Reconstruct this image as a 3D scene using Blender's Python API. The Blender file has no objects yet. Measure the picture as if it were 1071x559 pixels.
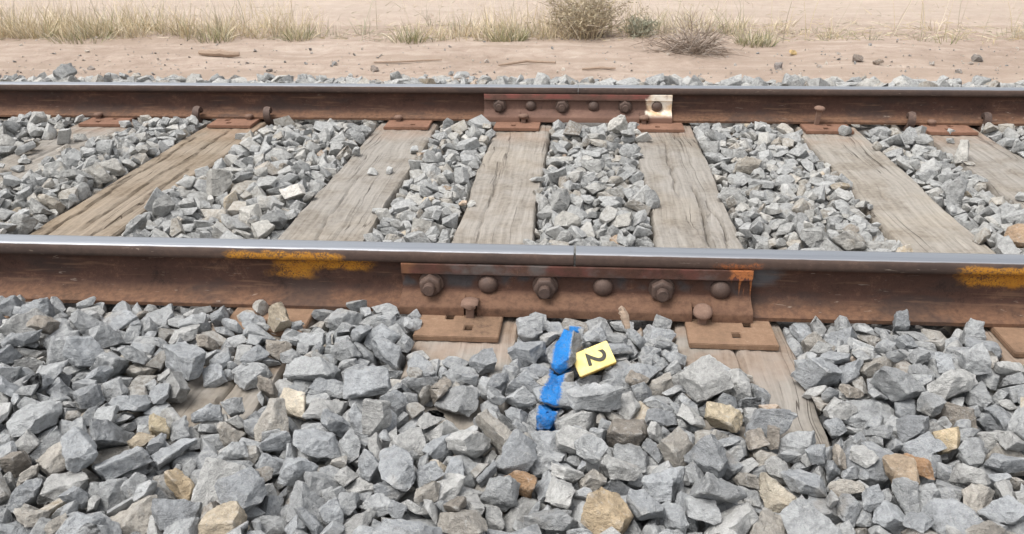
import bpy, bmesh, math, random
from mathutils import Vector, Matrix, Quaternion, noise

# ------------------------------------------------------------------ camera, sky, sun, exposure
scene = bpy.context.scene
C = scene.collection
def camera():
    cd = bpy.data.cameras.new('camera'); co = bpy.data.objects.new('camera', cd); C.objects.link(co)
    p, yw, r = .4059, -.0843, -.0114
    cp, sp, cy, sy = math.cos(p), math.sin(p), math.cos(yw), math.sin(yw)
    fw = Vector((sy*cp, cy*cp, -sp)); rt = Vector((cy, -sy, 0)); up = rt.cross(fw)
    rt, up = math.cos(r)*rt+math.sin(r)*up, -math.sin(r)*rt+math.cos(r)*up
    m = Matrix((rt, up, -fw)).transposed().to_4x4(); m.translation = (.0111, -1.7534, .8534)
    co.matrix_world = m
    cd.sensor_width = 36; cd.sensor_fit = 'HORIZONTAL'; cd.lens = 912.13/1071*36
    cd.clip_start = .05; cd.clip_end = 2000
    scene.camera = co
camera()
SUN_EL, SUN_AZ = math.radians(66), math.radians(240)      # azimuth clockwise from +Y: from the left, a little behind the camera
def light():
    w = bpy.data.worlds.new('World'); scene.world = w; w.use_nodes = True
    nt = w.node_tree; nt.nodes.clear()
    sky = nt.nodes.new('ShaderNodeTexSky'); sky.sky_type = 'NISHITA'; sky.sun_disc = False
    sky.sun_elevation = SUN_EL; sky.sun_rotation = SUN_AZ; sky.air_density = 1.0; sky.dust_density = 4.0; sky.ozone_density = 1.0
    hs = nt.nodes.new('ShaderNodeHueSaturation'); hs.inputs['Saturation'].default_value = .22
    bg = nt.nodes.new('ShaderNodeBackground'); bg.inputs['Strength'].default_value = .15
    out = nt.nodes.new('ShaderNodeOutputWorld')
    nt.links.new(sky.outputs[0], hs.inputs['Color']); nt.links.new(hs.outputs[0], bg.inputs[0]); nt.links.new(bg.outputs[0], out.inputs[0])
    ld = bpy.data.lights.new('sun', 'SUN'); ld.energy = 1.15; ld.angle = math.radians(38); ld.color = (1, .965, .91)
    lo = bpy.data.objects.new('sun', ld); C.objects.link(lo)
    d = Vector((math.sin(SUN_AZ)*math.cos(SUN_EL), math.cos(SUN_AZ)*math.cos(SUN_EL), math.sin(SUN_EL)))
    lo.rotation_euler = d.to_track_quat('Z', 'Y').to_euler(); lo.location = d*20
light()
vs = scene.view_settings; vs.view_transform = 'Standard'; vs.look = 'None'; vs.exposure = .78; vs.gamma = 1; vs.use_curve_mapping = False

# ------------------------------------------------------------------ helpers
RNG = random.Random(5)
def tag(o, label=None, cat=None, group=None, kind=None):
    for k, v in (('label', label), ('category', cat), ('group', group), ('kind', kind)):
        if v: o[k] = v
    return o
def obj(name, me, parent=None, loc=None):
    o = bpy.data.objects.new(name, me); C.objects.link(o)
    if parent is not None: o.parent = parent
    if loc is not None: o.location = loc
    return o
def mesh(name, bm, mat, smooth=None):
    me = bpy.data.meshes.new(name); bm.to_mesh(me); bm.free()
    for m in (mat if isinstance(mat, (list, tuple)) else [mat]): me.materials.append(m)
    if smooth is not None:
        me.polygons.foreach_set('use_smooth', [True]*len(me.polygons)); me.set_sharp_from_angle(angle=math.radians(smooth))
    return me
def empty(name, loc, rz=0):
    e = bpy.data.objects.new(name, None); e.empty_display_size = .03; C.objects.link(e); e.location = loc; e.rotation_euler.z = rz
    return e
def box(bm, x0, x1, y0, y1, z0, z1):
    v = [bm.verts.new((x, y, z)) for z in (z0, z1) for y in (y0, y1) for x in (x0, x1)]
    for f in ((0,2,3,1),(4,5,7,6),(0,1,5,4),(2,6,7,3),(0,4,6,2),(1,3,7,5)): bm.faces.new([v[i] for i in f])
def loft(bm, rings, cap=True):
    """rings: lists of points, joined one to the next, closed round"""
    R = [[bm.verts.new(p) for p in r] for r in rings]
    n = len(R[0])
    for a, b in zip(R, R[1:]):
        for i in range(n): bm.faces.new((a[i], a[(i+1) % n], b[(i+1) % n], b[i]))
    if cap: bm.faces.new(R[0][::-1]); bm.faces.new(R[-1])
    bmesh.ops.recalc_face_normals(bm, faces=bm.faces[:])
def revolve(bm, prof, n=20, axis='y', c=(0, 0, 0)):
    """prof: (radius, height) pairs turned round the axis; height runs along +axis"""
    rings = []
    for rr, h in prof:
        ring = []
        for i in range(n):
            a = 2*math.pi*i/n
            if axis == 'y': ring.append((c[0]+rr*math.cos(a), c[1]+h, c[2]+rr*math.sin(a)))
            else: ring.append((c[0]+rr*math.cos(a), c[1]+rr*math.sin(a), c[2]+h))
        rings.append(ring)
    loft(bm, rings)
def tube(bm, pts, rad, n=6):
    rings = []
    for i, p in enumerate(pts):
        p = Vector(p); t = (Vector(pts[min(i+1, len(pts)-1)])-Vector(pts[max(i-1, 0)])).normalized()
        a = t.cross(Vector((0, 0, 1)));  a = a.normalized() if a.length > 1e-3 else Vector((1, 0, 0)); b = t.cross(a)
        r = rad[i] if isinstance(rad, (list, tuple)) else rad
        rings.append([p+a*(r*math.cos(2*math.pi*k/n))+b*(r*math.sin(2*math.pi*k/n)) for k in range(n)])
    loft(bm, rings)
def nz(x, y=0, z=0): return noise.noise((x, y, z))

# ------------------------------------------------------------------ material helpers
class NT:
    def __init__(s, name):
        s.m = bpy.data.materials.new(name); s.m.use_nodes = True; s.t = s.m.node_tree; s.t.nodes.clear()
        s.out = s.n('OutputMaterial'); s.b = s.n('BsdfPrincipled'); s.l(s.b.outputs[0], s.out.inputs[0])
        s.geo = s.n('NewGeometry'); s.pos = s.geo.outputs['Position']
    def n(s, t): return s.t.nodes.new('ShaderNode'+t)
    def l(s, a, b): s.t.links.new(a, b)
    def put(s, v, inp):
        if isinstance(v, bpy.types.NodeSocket): s.l(v, inp)
        else: inp.default_value = v
    def math(s, op, a, b=0., clamp=False):
        m = s.n('Math'); m.operation = op; m.use_clamp = clamp; s.put(a, m.inputs[0]); s.put(b, m.inputs[1]); return m.outputs[0]
    def vmul(s, v, k):
        m = s.n('VectorMath'); m.operation = 'MULTIPLY'; s.put(v, m.inputs[0]); s.put(k, m.inputs[1]); return m.outputs[0]
    def vadd(s, v, k):
        m = s.n('VectorMath'); m.operation = 'ADD'; s.put(v, m.inputs[0]); s.put(k, m.inputs[1]); return m.outputs[0]
    def noise(s, sc, vec=None, det=4., rough=.55, dist=0.):
        n = s.n('TexNoise'); n.inputs['Scale'].default_value = sc; n.inputs['Detail'].default_value = det
        n.inputs['Roughness'].default_value = rough; n.inputs['Distortion'].default_value = dist
        s.l(vec if vec is not None else s.pos, n.inputs['Vector']); return n.outputs[0]
    def vor(s, sc, vec=None, feat='F1'):
        n = s.n('TexVoronoi'); n.feature = feat; n.inputs['Scale'].default_value = sc; s.l(vec if vec is not None else s.pos, n.inputs['Vector']); return n.outputs['Distance']
    def rng(s, v, a, b, c=0., d=1., smooth=True):
        m = s.n('MapRange'); m.interpolation_type = 'SMOOTHSTEP' if smooth else 'LINEAR'; m.clamp = True
        for i, x in enumerate((v, a, b, c, d)): s.put(x, m.inputs[i])
        return m.outputs[0]
    def mix(s, f, a, b, mode='MIX'):
        m = s.n('Mix'); m.data_type = 'RGBA'; m.blend_type = mode; m.clamp_factor = True
        s.put(f, m.inputs[0])
        for v, i in ((a, 6), (b, 7)): s.put((*v, 1) if isinstance(v, tuple) and len(v) == 3 else v, m.inputs[i])
        return m.outputs[2]
    def ramp(s, f, stops):
        r = s.n('ValToRGB'); s.l(f, r.inputs[0]); e = r.color_ramp.elements
        while len(e) < len(stops): e.new(.5)
        for x, (p, c) in zip(e, stops): x.position = p; x.color = (*c, 1)
        return r.outputs[0]
    def xyz(s, v=None):
        n = s.n('SeparateXYZ'); s.l(v if v is not None else s.pos, n.inputs[0]); return n.outputs
    def bump(s, h, strength=.5, dist=.002, prev=None):
        b = s.n('Bump'); b.inputs['Strength'].default_value = strength; b.inputs['Distance'].default_value = dist
        s.l(h, b.inputs['Height'])
        if prev is not None: s.l(prev, b.inputs['Normal'])
        return b.outputs[0]
    def band(s, v, lo, hi, soft):
        return s.math('MULTIPLY', s.rng(v, lo-soft, lo+soft), s.rng(v, hi-soft, hi+soft, 1., 0.))
    def done(s, col, rough=.85, normal=None, metal=0., spec=.3):
        s.put((*col, 1) if isinstance(col, tuple) else col, s.b.inputs['Base Color']); s.put(rough, s.b.inputs['Roughness'])
        s.put(metal, s.b.inputs['Metallic']); s.b.inputs['Specular IOR Level'].default_value = spec
        if normal is not None: s.l(normal, s.b.inputs['Normal'])
        return s.m

def stone_material(name, per_object):
    t = NT(name)
    if per_object:
        tone = t.n('ObjectInfo').outputs['Color']
    else:
        a = t.n('Attribute'); a.attribute_name = 'tone'; tone = a.outputs['Color']
    big = t.noise(22, det=3.); mid = t.noise(95, det=5., rough=.65); fine = t.noise(520, det=3., rough=.7)
    f = t.math('ADD', t.math('MULTIPLY', big, .55), t.math('ADD', t.math('MULTIPLY', mid, .75), t.math('MULTIPLY', fine, .55)))
    f = t.rng(f, .60, 1.25, .50, 1.48, False)
    col = t.mix(1., tone, t.mix(0., f, f), 'MULTIPLY')
    # iron staining on some faces
    st = t.rng(t.noise(9, det=4., rough=.6), .60, .74, 0., .5)
    col = t.mix(st, col, t.mix(1., col, (1.16, 1.0, .82), 'MULTIPLY'))
    # pale scuffs and veins
    w = t.noise(36, det=2., dist=1.6)
    vein = t.rng(t.math('ABSOLUTE', t.math('SUBTRACT', w, .5)), .0, .010, 1., 0.)
    vein = t.math('MULTIPLY', vein, t.rng(t.noise(17), .46, .60, 0., .6))
    col = t.mix(vein, col, (.52, .52, .50))
    dust = t.math('MULTIPLY', t.rng(t.noise(150, det=4., rough=.7), .54, .68, 0., .5), t.rng(t.noise(28, det=2.), .42, .6))
    col = t.mix(dust, col, (.47, .465, .45))
    edge = t.rng(t.geo.outputs['Pointiness'], .512, .59, 0., .55)
    edge = t.math('MULTIPLY', edge, t.rng(mid, .35, .65))
    col = t.mix(edge, col, (.50, .50, .485))
    # line of sprayed marking paint across the shoulder
    p = t.xyz(); wob = t.math('MULTIPLY', t.math('SUBTRACT', t.noise(40, det=3.), .5), .014)
    cx = t.math('ADD', t.math('MULTIPLY', p[1], .115), .016)
    dx = t.math('ABSOLUTE', t.math('ADD', t.math('SUBTRACT', p[0], cx), wob))
    paint = t.rng(t.math('ADD', dx, t.math('MULTIPLY', t.math('SUBTRACT', t.noise(230, det=4., rough=.7), .5), .016)), .0125, .0185, 1., 0.)
    paint = t.math('MULTIPLY', paint, t.band(t.math('ADD', p[1], wob), -.505, -.150, .005))
    paint = t.math('MULTIPLY', paint, t.rng(t.xyz(t.geo.outputs['Normal'])[2], -.6, -.15))
    paint = t.math('MULTIPLY', paint, t.rng(t.math('ADD', fine, t.math('MULTIPLY', mid, .6)), .55, .80, .45, .97))
    col = t.mix(paint, col, t.mix(big, (.0, .13, .46), (.01, .25, .66)))
    h = t.math('ADD', t.math('MULTIPLY', mid, 1.), t.math('MULTIPLY', fine, .35))
    lam = t.noise(1., t.vmul(t.pos, (60., 45., 190.)), det=3., rough=.6, dist=.5)
    nrm = t.bump(t.math('ADD', h, t.math('MULTIPLY', lam, .5)), .95, .0085)
    return t.done(col, t.rng(paint, 0., 1., .9, .55), nrm, spec=.25)

def wood_material():
    t = NT('weathered_timber')
    oi = t.n('ObjectInfo'); off = t.n('CombineXYZ'); t.l(t.math('MULTIPLY', oi.outputs['Random'], 37.), off.inputs[0]); t.l(t.math('MULTIPLY', oi.outputs['Random'], 91.), off.inputs[1])
    v = t.vadd(t.pos, off.outputs[0])
    # grain runs along the sleeper, swirling a little
    sw = t.n('TexNoise'); sw.inputs['Scale'].default_value = 3.2; sw.inputs['Detail'].default_value = 2; t.l(v, sw.inputs['Vector'])
    swv = t.vmul(t.vadd(sw.outputs['Color'], (-.5, -.5, -.5)), (.05, .0, .0))
    vg = t.vadd(v, swv)
    g1 = t.noise(1., t.vmul(vg, (95., 3.2, 60.)), det=5., rough=.65)
    g2 = t.noise(1., t.vmul(vg, (330., 9., 200.)), det=3., rough=.7)
    patch = t.noise(5.5, v, det=4., rough=.6); spot = t.noise(60, v, det=4.)
    col = t.ramp(g1, [(.20, (.115, .103, .090)), (.36, (.205, .188, .168)), (.56, (.272, .252, .228)), (.8, (.35, .33, .303))])
    col = t.mix(t.rng(patch, .44, .62, 0., .75), col, t.mix(1., col, (.66, .61, .55), 'MULTIPLY'))
    col = t.mix(t.rng(t.noise(2.7, v, det=3.), .5, .65, 0., .5), col, t.mix(1., col, (1.06, .99, .88), 'MULTIPLY'))
    col = t.mix(t.rng(spot, .35, .7, .35, 0.), col, (.34, .312, .275))
    # fine drying cracks
    cr = t.noise(1., t.vmul(vg, (40., .75, 26.)), det=2., rough=.5, dist=.15)
    line = t.rng(t.math('ABSOLUTE', t.math('SUBTRACT', cr, .5)), 0., .010, 1., 0.)
    line = t.math('MULTIPLY', line, t.rng(t.noise(1., t.vmul(v, (9., 1.1, 9.)), det=2.), .49, .57))
    col = t.mix(t.math('MULTIPLY', line, .75), col, (.060, .047, .038))
    # rust washed off the plates on to the timber beside the rails
    y = t.xyz()[1]
    near = t.math('MINIMUM', t.math('ABSOLUTE', y), t.math('ABSOLUTE', t.math('SUBTRACT', y, 1.73)))
    rw = t.math('MULTIPLY', t.rng(near, .20, .40, .30, 0.), t.rng(t.noise(7, v), .35, .6))
    col = t.mix(rw, col, (.30, .17, .10))
    col = t.mix(1., col, oi.outputs['Color'], 'MULTIPLY')
    h = t.math('ADD', t.math('MULTIPLY', g1, .8), t.math('ADD', t.math('MULTIPLY', g2, .35), t.math('MULTIPLY', line, -1.6)))
    return t.done(col, .92, t.bump(h, .8, .0035), spec=.15)

def rust_nodes(t, dark=(.060, .033, .024), mid=(.125, .068, .046), light=(.215, .125, .078), orange=(.30, .125, .050)):
    p = t.pos
    a = t.noise(7, t.vmul(p, (1., 1., 2.2)), det=5., rough=.62); b = t.noise(70, det=5., rough=.7); c = t.noise(420, det=3., rough=.75)
    f = t.math('ADD', t.math('MULTIPLY', a, .55), t.math('ADD', t.math('MULTIPLY', b, .36), t.math('MULTIPLY', c, .30)))
    col = t.ramp(f, [(.44, dark), (.56, mid), (.66, (mid[0]*1.22, mid[1]*1.2, mid[2]*1.2)), (.76, light)])
    return col, a, b, c, f

def rail_material():
    t = NT('rusty_rail_steel'); col, a, b, c, f = rust_nodes(t, dark=(.027, .015, .011), mid=(.068, .035, .025), light=(.16, .085, .054))
    x, y, z = t.xyz()
    # brighter rust on the foot, greyer grime on the head
    foot = t.rng(z, .022, .050, 1., 0.)
    col = t.mix(t.math('MULTIPLY', foot, t.rng(b, .3, .7, .25, .85)), col, (.190, .102, .058))
    head = t.rng(z, .104, .112)
    col = t.mix(t.math('MULTIPLY', head, .62), col, t.mix(b, (.048, .036, .030), (.108, .080, .066)))
    blot = t.rng(t.noise(4.5, t.vmul(t.pos, (1., 1., 3.)), det=5., rough=.65), .50, .64, 0., .6); col = t.mix(blot, col, (.045, .032, .028))
    st2 = t.math('MULTIPLY', t.rng(t.noise(1., t.vmul(t.pos, (6., 20., 90.)), det=4., rough=.6), .56, .70, 0., .55), t.rng(z, .095, .108, 1., 0.)); col = t.mix(st2, col, (.20, .115, .07))
    # dry scratches, dust streaks along the web
    sc = t.noise(1., t.vmul(t.vadd(t.pos, t.vmul(t.pos, (.0, .0, .0))), (26., 40., 210.)), det=3., rough=.6, dist=.8)
    m = t.math('MULTIPLY', t.rng(sc, .665, .70, 0., .55), t.rng(t.noise(3.1), .42, .6))
    col = t.mix(m, col, (.33, .27, .22))
    # yellow-orange marking paint, worn, on head side and web of the near rail
    near = t.rng(y, .30, .40, 1., 0.)
    n1 = t.noise(30, t.vmul(t.pos, (1., 1., 1.6)), det=4.); n2 = t.noise(260, det=3., rough=.7)
    xw = t.math('ADD', x, t.math('MULTIPLY', t.math('SUBTRACT', n1, .5), .07)); zw = t.math('ADD', z, t.math('MULTIPLY', t.math('SUBTRACT', n1, .5), .028))
    h1 = t.math('MULTIPLY', t.band(xw, -.765, -.505, .014), t.band(zw, .108, .133, .004))
    h2 = t.math('MULTIPLY', t.band(xw, -.61, -.455, .022), t.band(zw, .086, .114, .006))
    h3 = t.math('MULTIPLY', t.band(xw, -.668, -.580, .02), t.band(zw, .066, .106, .008))
    h4 = t.math('MULTIPLY', t.band(xw, .80, 1.30, .012), t.band(zw, .108, .133, .004))
    h5 = t.math('MULTIPLY', t.band(xw, .82, 1.30, .02), t.band(zw, .080, .114, .008))
    pm = h1
    for q in (h2, h3, h4, h5): pm = t.math('MAXIMUM', pm, q)
    pm = t.math('MULTIPLY', t.math('MULTIPLY', pm, near), t.rng(t.math('ADD', n2, t.math('MULTIPLY', n1, .5)), .58, .80, .10, .90))
    col = t.mix(pm, col, t.mix(t.noise(90), (.42, .15, .018), (.62, .31, .03)))
    # grey smear beside the joint bar, rusty-red repaint spots
    gm = t.math('MULTIPLY', t.math('MULTIPLY', t.band(xw, .375, .43, .02), t.band(zw, .075, .115, .012)), near)
    col = t.mix(t.math('MULTIPLY', gm, .75), col, (.12, .13, .14))
    om = t.math('MULTIPLY', t.math('MULTIPLY', t.band(xw, .30, .385, .02), t.band(zw, .108, .128, .006)), near)
    col = t.mix(t.math('MULTIPLY', om, t.rng(n2, .4, .6, .1, .75)), col, (.40, .13, .04))
    # polished running surface
    xz = t.noise(1., t.vmul(t.pos, (2.5, 120., 120.)), det=4., rough=.6)
    top = t.rng(t.math('ADD', z, t.math('MULTIPLY', t.math('SUBTRACT', t.noise(14), .5), .0016)), .1392, .1412)
    top = t.math('MULTIPLY', top, t.rng(t.xyz(t.geo.outputs['True Normal'])[2], .3, .6))
    steel = t.mix(xz, (.36, .372, .395), (.49, .503, .525))
    spots = t.math('MULTIPLY', t.rng(t.noise(55, det=4.), .66, .74, 0., .5), t.rng(xz, .4, .6))
    steel = t.mix(spots, steel, (.22, .19, .17))
    col = t.mix(top, col, steel)
    rough = t.math('ADD', t.math('MULTIPLY', top, t.rng(xz, .3, .7, -.50, -.38)), .80)
    nrm = t.bump(t.math('ADD', b, t.math('MULTIPLY', c, .5)), t.rng(top, 0., 1., .45, .03).node.outputs[0] if False else .35, .0012)
    t.l(nrm, t.b.inputs['Normal'])
    return t.done(col, rough, None, metal=t.math('MULTIPLY', top, .92), spec=.3)

def rust_material(name, dark, mid, light, extra=None, rough=.86):
    t = NT(name); col, a, b, c, f = rust_nodes(t, dark, mid, light)
    if extra: col = extra(t, col, b, c)
    return t.done(col, rough, t.bump(t.math('ADD', b, t.math('MULTIPLY', c, .7)), .65, .002), spec=.3)
def near_bar_extra(t, col, b, c):
    x, y, z = t.xyz(); n1 = t.noise(24, det=4.); n2 = t.noise(190, det=3., rough=.7)
    xw = t.math('ADD', x, t.math('MULTIPLY', t.math('SUBTRACT', n1, .5), .06)); zw = t.math('ADD', z, t.math('MULTIPLY', t.math('SUBTRACT', n1, .5), .02))
    # thin old red-grey paint along the top ridge
    r = t.math('MULTIPLY', t.rng(z, .090, .096), t.rng(n1, .36, .62, .1, .8))
    col = t.mix(r, col, t.mix(t.rng(t.noise(11), .42, .6), (.13, .050, .040), (.125, .112, .105)))
    # grey-black smears on the web between bolts
    g = t.math('MULTIPLY', t.band(zw, .060, .092, .008), t.rng(t.noise(10, det=3.), .45, .56, 0., .85))
    col = t.mix(g, col, t.mix(b, (.034, .033, .035), (.088, .086, .088)))
    # rust-orange drips at the right-hand end
    dr = t.noise(1., t.vmul(t.pos, (75., 20., 9.)), det=2.)
    d = t.math('MULTIPLY', t.band(xw, .325, .384, .008), t.math('MULTIPLY', t.rng(z, .045, .075), t.rng(t.math('ADD', dr, t.math('MULTIPLY', t.rng(z, .09, .11), .3)), .50, .58)))
    col = t.mix(t.math('MULTIPLY', t.math('MULTIPLY', d, .95), t.rng(n2, .34, .52, .4, 1.)), col, (.40, .145, .05))
    # grime ringed round each bolt
    bx = t.math('ABSOLUTE', t.math('SUBTRACT', t.math('MODULO', t.math('ADD', x, 1.25), .125), .0625)); bz = t.math('SUBTRACT', z, .067)
    rr = t.math('SQRT', t.math('ADD', t.math('MULTIPLY', bx, bx), t.math('MULTIPLY', bz, bz)))
    col = t.mix(t.math('MULTIPLY', t.rng(t.math('ADD', rr, t.math('MULTIPLY', t.math('SUBTRACT', n1, .5), .03)), .026, .042, 1., 0.), .6), col, t.mix(n2, (.030, .020, .017), (.13, .058, .035)))
    e = t.math('MULTIPLY', t.band(xw, -.38, -.355, .01), t.rng(z, .085, .095)); col = t.mix(t.math('MULTIPLY', e, .35), col, (.34, .16, .07))
    # lighter rust along the toe
    k = t.math('MULTIPLY', t.rng(z, .046, .056, 1., 0.), t.rng(b, .3, .65, .35, .95)); col = t.mix(k, col, (.165, .092, .057))
    return col
def far_bar_extra(t, col, b, c):
    x, y, z = t.xyz(); n1 = t.noise(16, det=4.)
    r = t.math('MULTIPLY', t.band(z, .098, .118, .003), t.rng(n1, .40, .62, .1, .75)); col = t.mix(r, col, (.26, .085, .07))
    xw = t.math('ADD', x, t.math('MULTIPLY', t.math('SUBTRACT', n1, .5), .10))
    rad = t.math('SQRT', t.math('ADD', t.math('POWER', t.math('SUBTRACT', xw, .33), 2.), t.math('MULTIPLY', t.math('POWER', t.math('SUBTRACT', z, .072), 2.), 1.5)))
    w = t.rng(rad, .066, .080, 1., 0.); w = t.math('MULTIPLY', w, t.rng(z, .030, .045)); w = t.math('MULTIPLY', w, t.rng(b, .25, .5, .55, 1.))
    col = t.mix(w, col, t.mix(t.rng(n1, .35, .65), (.62, .42, .24), (.80, .74, .64)))
    k = t.math('MULTIPLY', t.rng(z, .020, .045, 1., 0.), .6); col = t.mix(k, col, (.24, .135, .095))
    return col

def sand_material():
    t = NT('dry_sand'); v = t.pos
    a = t.noise(.9, det=5., rough=.6); b = t.noise(9, det=6., rough=.65); c = t.noise(130, det=3., rough=.7)
    tr = t.noise(1., t.vmul(v, (.35, 4.2, 1.)), det=4., rough=.6)
    f = t.math('ADD', t.math('MULTIPLY', a, .4), t.math('ADD', t.math('MULTIPLY', b, .4), t.math('MULTIPLY', c, .2)))
    col = t.ramp(f, [(.36, (.295, .222, .175)), (.5, (.42, .332, .27)), (.64, (.515, .428, .36))])
    col = t.mix(t.rng(tr, .47, .60, 0., .7), col, (.35, .272, .215))
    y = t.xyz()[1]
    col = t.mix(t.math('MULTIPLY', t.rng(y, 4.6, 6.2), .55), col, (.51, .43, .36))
    sp = t.rng(t.vor(60), .06, .22, .7, 0.); sp = t.math('MULTIPLY', sp, t.rng(t.noise(12), .48, .60))
    col = t.mix(sp, col, (.24, .19, .155))
    h = t.math('ADD', t.math('MULTIPLY', b, 1.), t.math('ADD', t.math('MULTIPLY', c, .35), t.math('MULTIPLY', tr, .6)))
    return t.done(col, .95, t.bump(h, .9, .03), spec=.1)
def grit_material():
    t = NT('ballast_grit'); a = t.noise(14, det=5., rough=.7); c = t.noise(160, det=4., rough=.7); v = t.vor(70)
    col = t.ramp(t.math('ADD', t.math('MULTIPLY', a, .5), t.math('MULTIPLY', c, .5)), [(.3, (.10, .092, .083)), (.55, (.19, .178, .165)), (.75, (.28, .265, .245))])
    return t.done(col, .95, t.bump(t.math('ADD', v, c), .9, .01), spec=.1)
def attr_material(name, rough=.8, trans=False):
    t = NT(name); a = t.n('Attribute'); a.attribute_name = 'tone'
    col = t.mix(t.rng(t.noise(60), .3, .7, .0, .35), a.outputs['Color'], t.mix(1., a.outputs['Color'], (.7, .66, .6), 'MULTIPLY'))
    return t.done(col, rough, spec=.15)

M = {}
M['stone'] = stone_material('crushed_stone', True)
M['stone_mass'] = stone_material('crushed_stone_mass', False)
M['wood'] = wood_material()
M['rail'] = rail_material()
M['near_bar'] = rust_material('near_joint_bar_rust', (.028, .016, .012), (.070, .035, .024), (.175, .090, .055), near_bar_extra)
M['far_bar'] = rust_material('far_joint_bar_rust', (.060, .035, .029), (.120, .070, .053), (.19, .115, .085), far_bar_extra)
M['bolt'] = rust_material('bolt_rust', (.042, .030, .026), (.090, .060, .048), (.18, .120, .088), None, .6)
M['plate'] = rust_material('plate_rust', (.10, .064, .043), (.205, .130, .083), (.31, .215, .145))
M['plate_far'] = rust_material('plate_rust_orange', (.10, .055, .038), (.195, .106, .070), (.28, .165, .112))
M['spike'] = rust_material('spike_rust', (.10, .062, .047), (.17, .108, .080), (.25, .17, .125))
M['sand'] = sand_material(); M['grit'] = grit_material()
M['blade'] = attr_material('dry_blades'); M['twig'] = attr_material('dead_twigs', .9)
t = NT('yellow_card'); M['card'] = t.done(t.mix(t.rng(t.noise(60), .35, .7), (.82, .64, .20), (.85, .71, .30)), .5, t.bump(t.noise(300), .1, .0005), spec=.4)
t = NT('orange_card_edge'); M['card_edge'] = t.done(t.mix(t.noise(80), (.74, .42, .06), (.80, .50, .10)), .5, spec=.4)
t = NT('black_ink'); M['ink'] = t.done(t.mix(t.noise(200), (.035, .032, .025), (.07, .065, .05)), .6)
t = NT('driftwood'); gg = t.noise(1., t.vmul(t.pos, (60., 60., 300.)), det=4.); M['stick'] = t.done(t.mix(gg, (.22, .155, .11), (.44, .34, .26)), .9, t.bump(gg, .5, .002))

# ------------------------------------------------------------------ ground and ballast bed
GAUGE, SEAT, RAIL_H = 1.73, .012, .1318
def ground_z(x, y):
    z = -.10
    if y > 2.3: z += .022*nz(x*1.3, y*1.6, 2)+.012*nz(x*4.2, y*5, 7)+.005*nz(x*15, y*17, 5)
    if y > 5.0:                                                     # wheel ruts of the track behind the grass
        for yr in (5.45, 6.5, 7.3): z -= .035*math.exp(-((y-yr-.12*nz(x*.5, yr, 1))/.16)**2)
        z += .03*min(1, (y-5)/2)
    return z
def grow(lo, hi, fine_lo, fine_hi, step, k=1.35):
    v = []; x = fine_lo
    while x < fine_hi: v.append(x); x += step
    s = step; x = v[-1]
    while x < hi: s *= k; x += s; v.append(x)
    s = step; x = v[0]; left = []
    while x > lo: s *= k; x -= s; left.append(x)
    return left[::-1]+v
def sheet(name, xs, ys, fz, mat, smooth=True):
    bm = bmesh.new(); g = [[bm.verts.new((x, y, fz(x, y))) for x in xs] for y in ys]
    for j in range(len(ys)-1):
        for i in range(len(xs)-1): bm.faces.new((g[j][i], g[j][i+1], g[j+1][i+1], g[j+1][i]))
    me = mesh(name, bm, mat, 180 if smooth else None)
    return obj(name, me)
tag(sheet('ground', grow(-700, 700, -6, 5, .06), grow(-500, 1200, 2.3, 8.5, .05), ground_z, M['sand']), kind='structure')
def bed_z(x, y):
    n = .012*nz(x*14, y*14, 3)
    e = 0
    if y > 2.2: e = -.055*min(1, (y-2.2)/.5)
    if y < -1.2: e = -.06*min(1, (-1.2-y)/.6)
    if y > 2.65: e -= .5*(y-2.65)
    return -.066+n+e
bed_xs = [-6+.05*i for i in range(241)]; bed_ys = [-2+.05*i for i in range(97)]
ballast = tag(sheet('ballast_bed', bed_xs, bed_ys, bed_z, M['grit']), kind='structure')

# ------------------------------------------------------------------ sleepers
SLEEPERS = [  # x0, x1, skew, crack list (offset across, y0, y1, depth), label
    (-2.60, -2.36, 0, [], 'timber sleeper at the far left end of the track, past the rusty plates'),
    (-2.06, -1.80, 0, [(.12, .5, 1.4, .012)], 'weathered timber sleeper at far left, half buried under loose grey stones'),
    (-1.515, -1.27, 0, [(.05, .2, 1.5, .014), (.13, .4, 1.6, .012), (.19, .1, 1.1, .010)], 'brownish split timber sleeper between the two left-hand rail anchors'),
    (-.81, -.565, 0, [(.10, .1, .9, .008), (.16, -.56, -.2, .016)], 'pale timber sleeper left of the joint, strewn with a few loose stones'),
    (-.335, -.115, 0, [(.07, .3, 1.2, .006)], 'smooth pale timber sleeper with one loose stone on it, left of rail gap'),
    (.21, .44, 0, [(.10, .75, 1.45, .012), (.15, .3, .95, .022), (.185, .35, .8, .018), (.11, -.56, -.10, .016)], 'knotty cracked timber sleeper with swirling grain, right of the rail gap'),
    (.84, 1.068, 0, [(.09, .75, .95, .010), (.17, .2, .6, .006)], 'flat pale timber sleeper under the raised mushroom spike'),
    (1.285, 1.515, 0, [(.13, 1.0, 1.3, .012)], 'pale timber sleeper at right between the two right-hand rail anchors'),
    (1.92, 2.15, 0, [], 'timber sleeper at the far right end of the track'),
]
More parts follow.
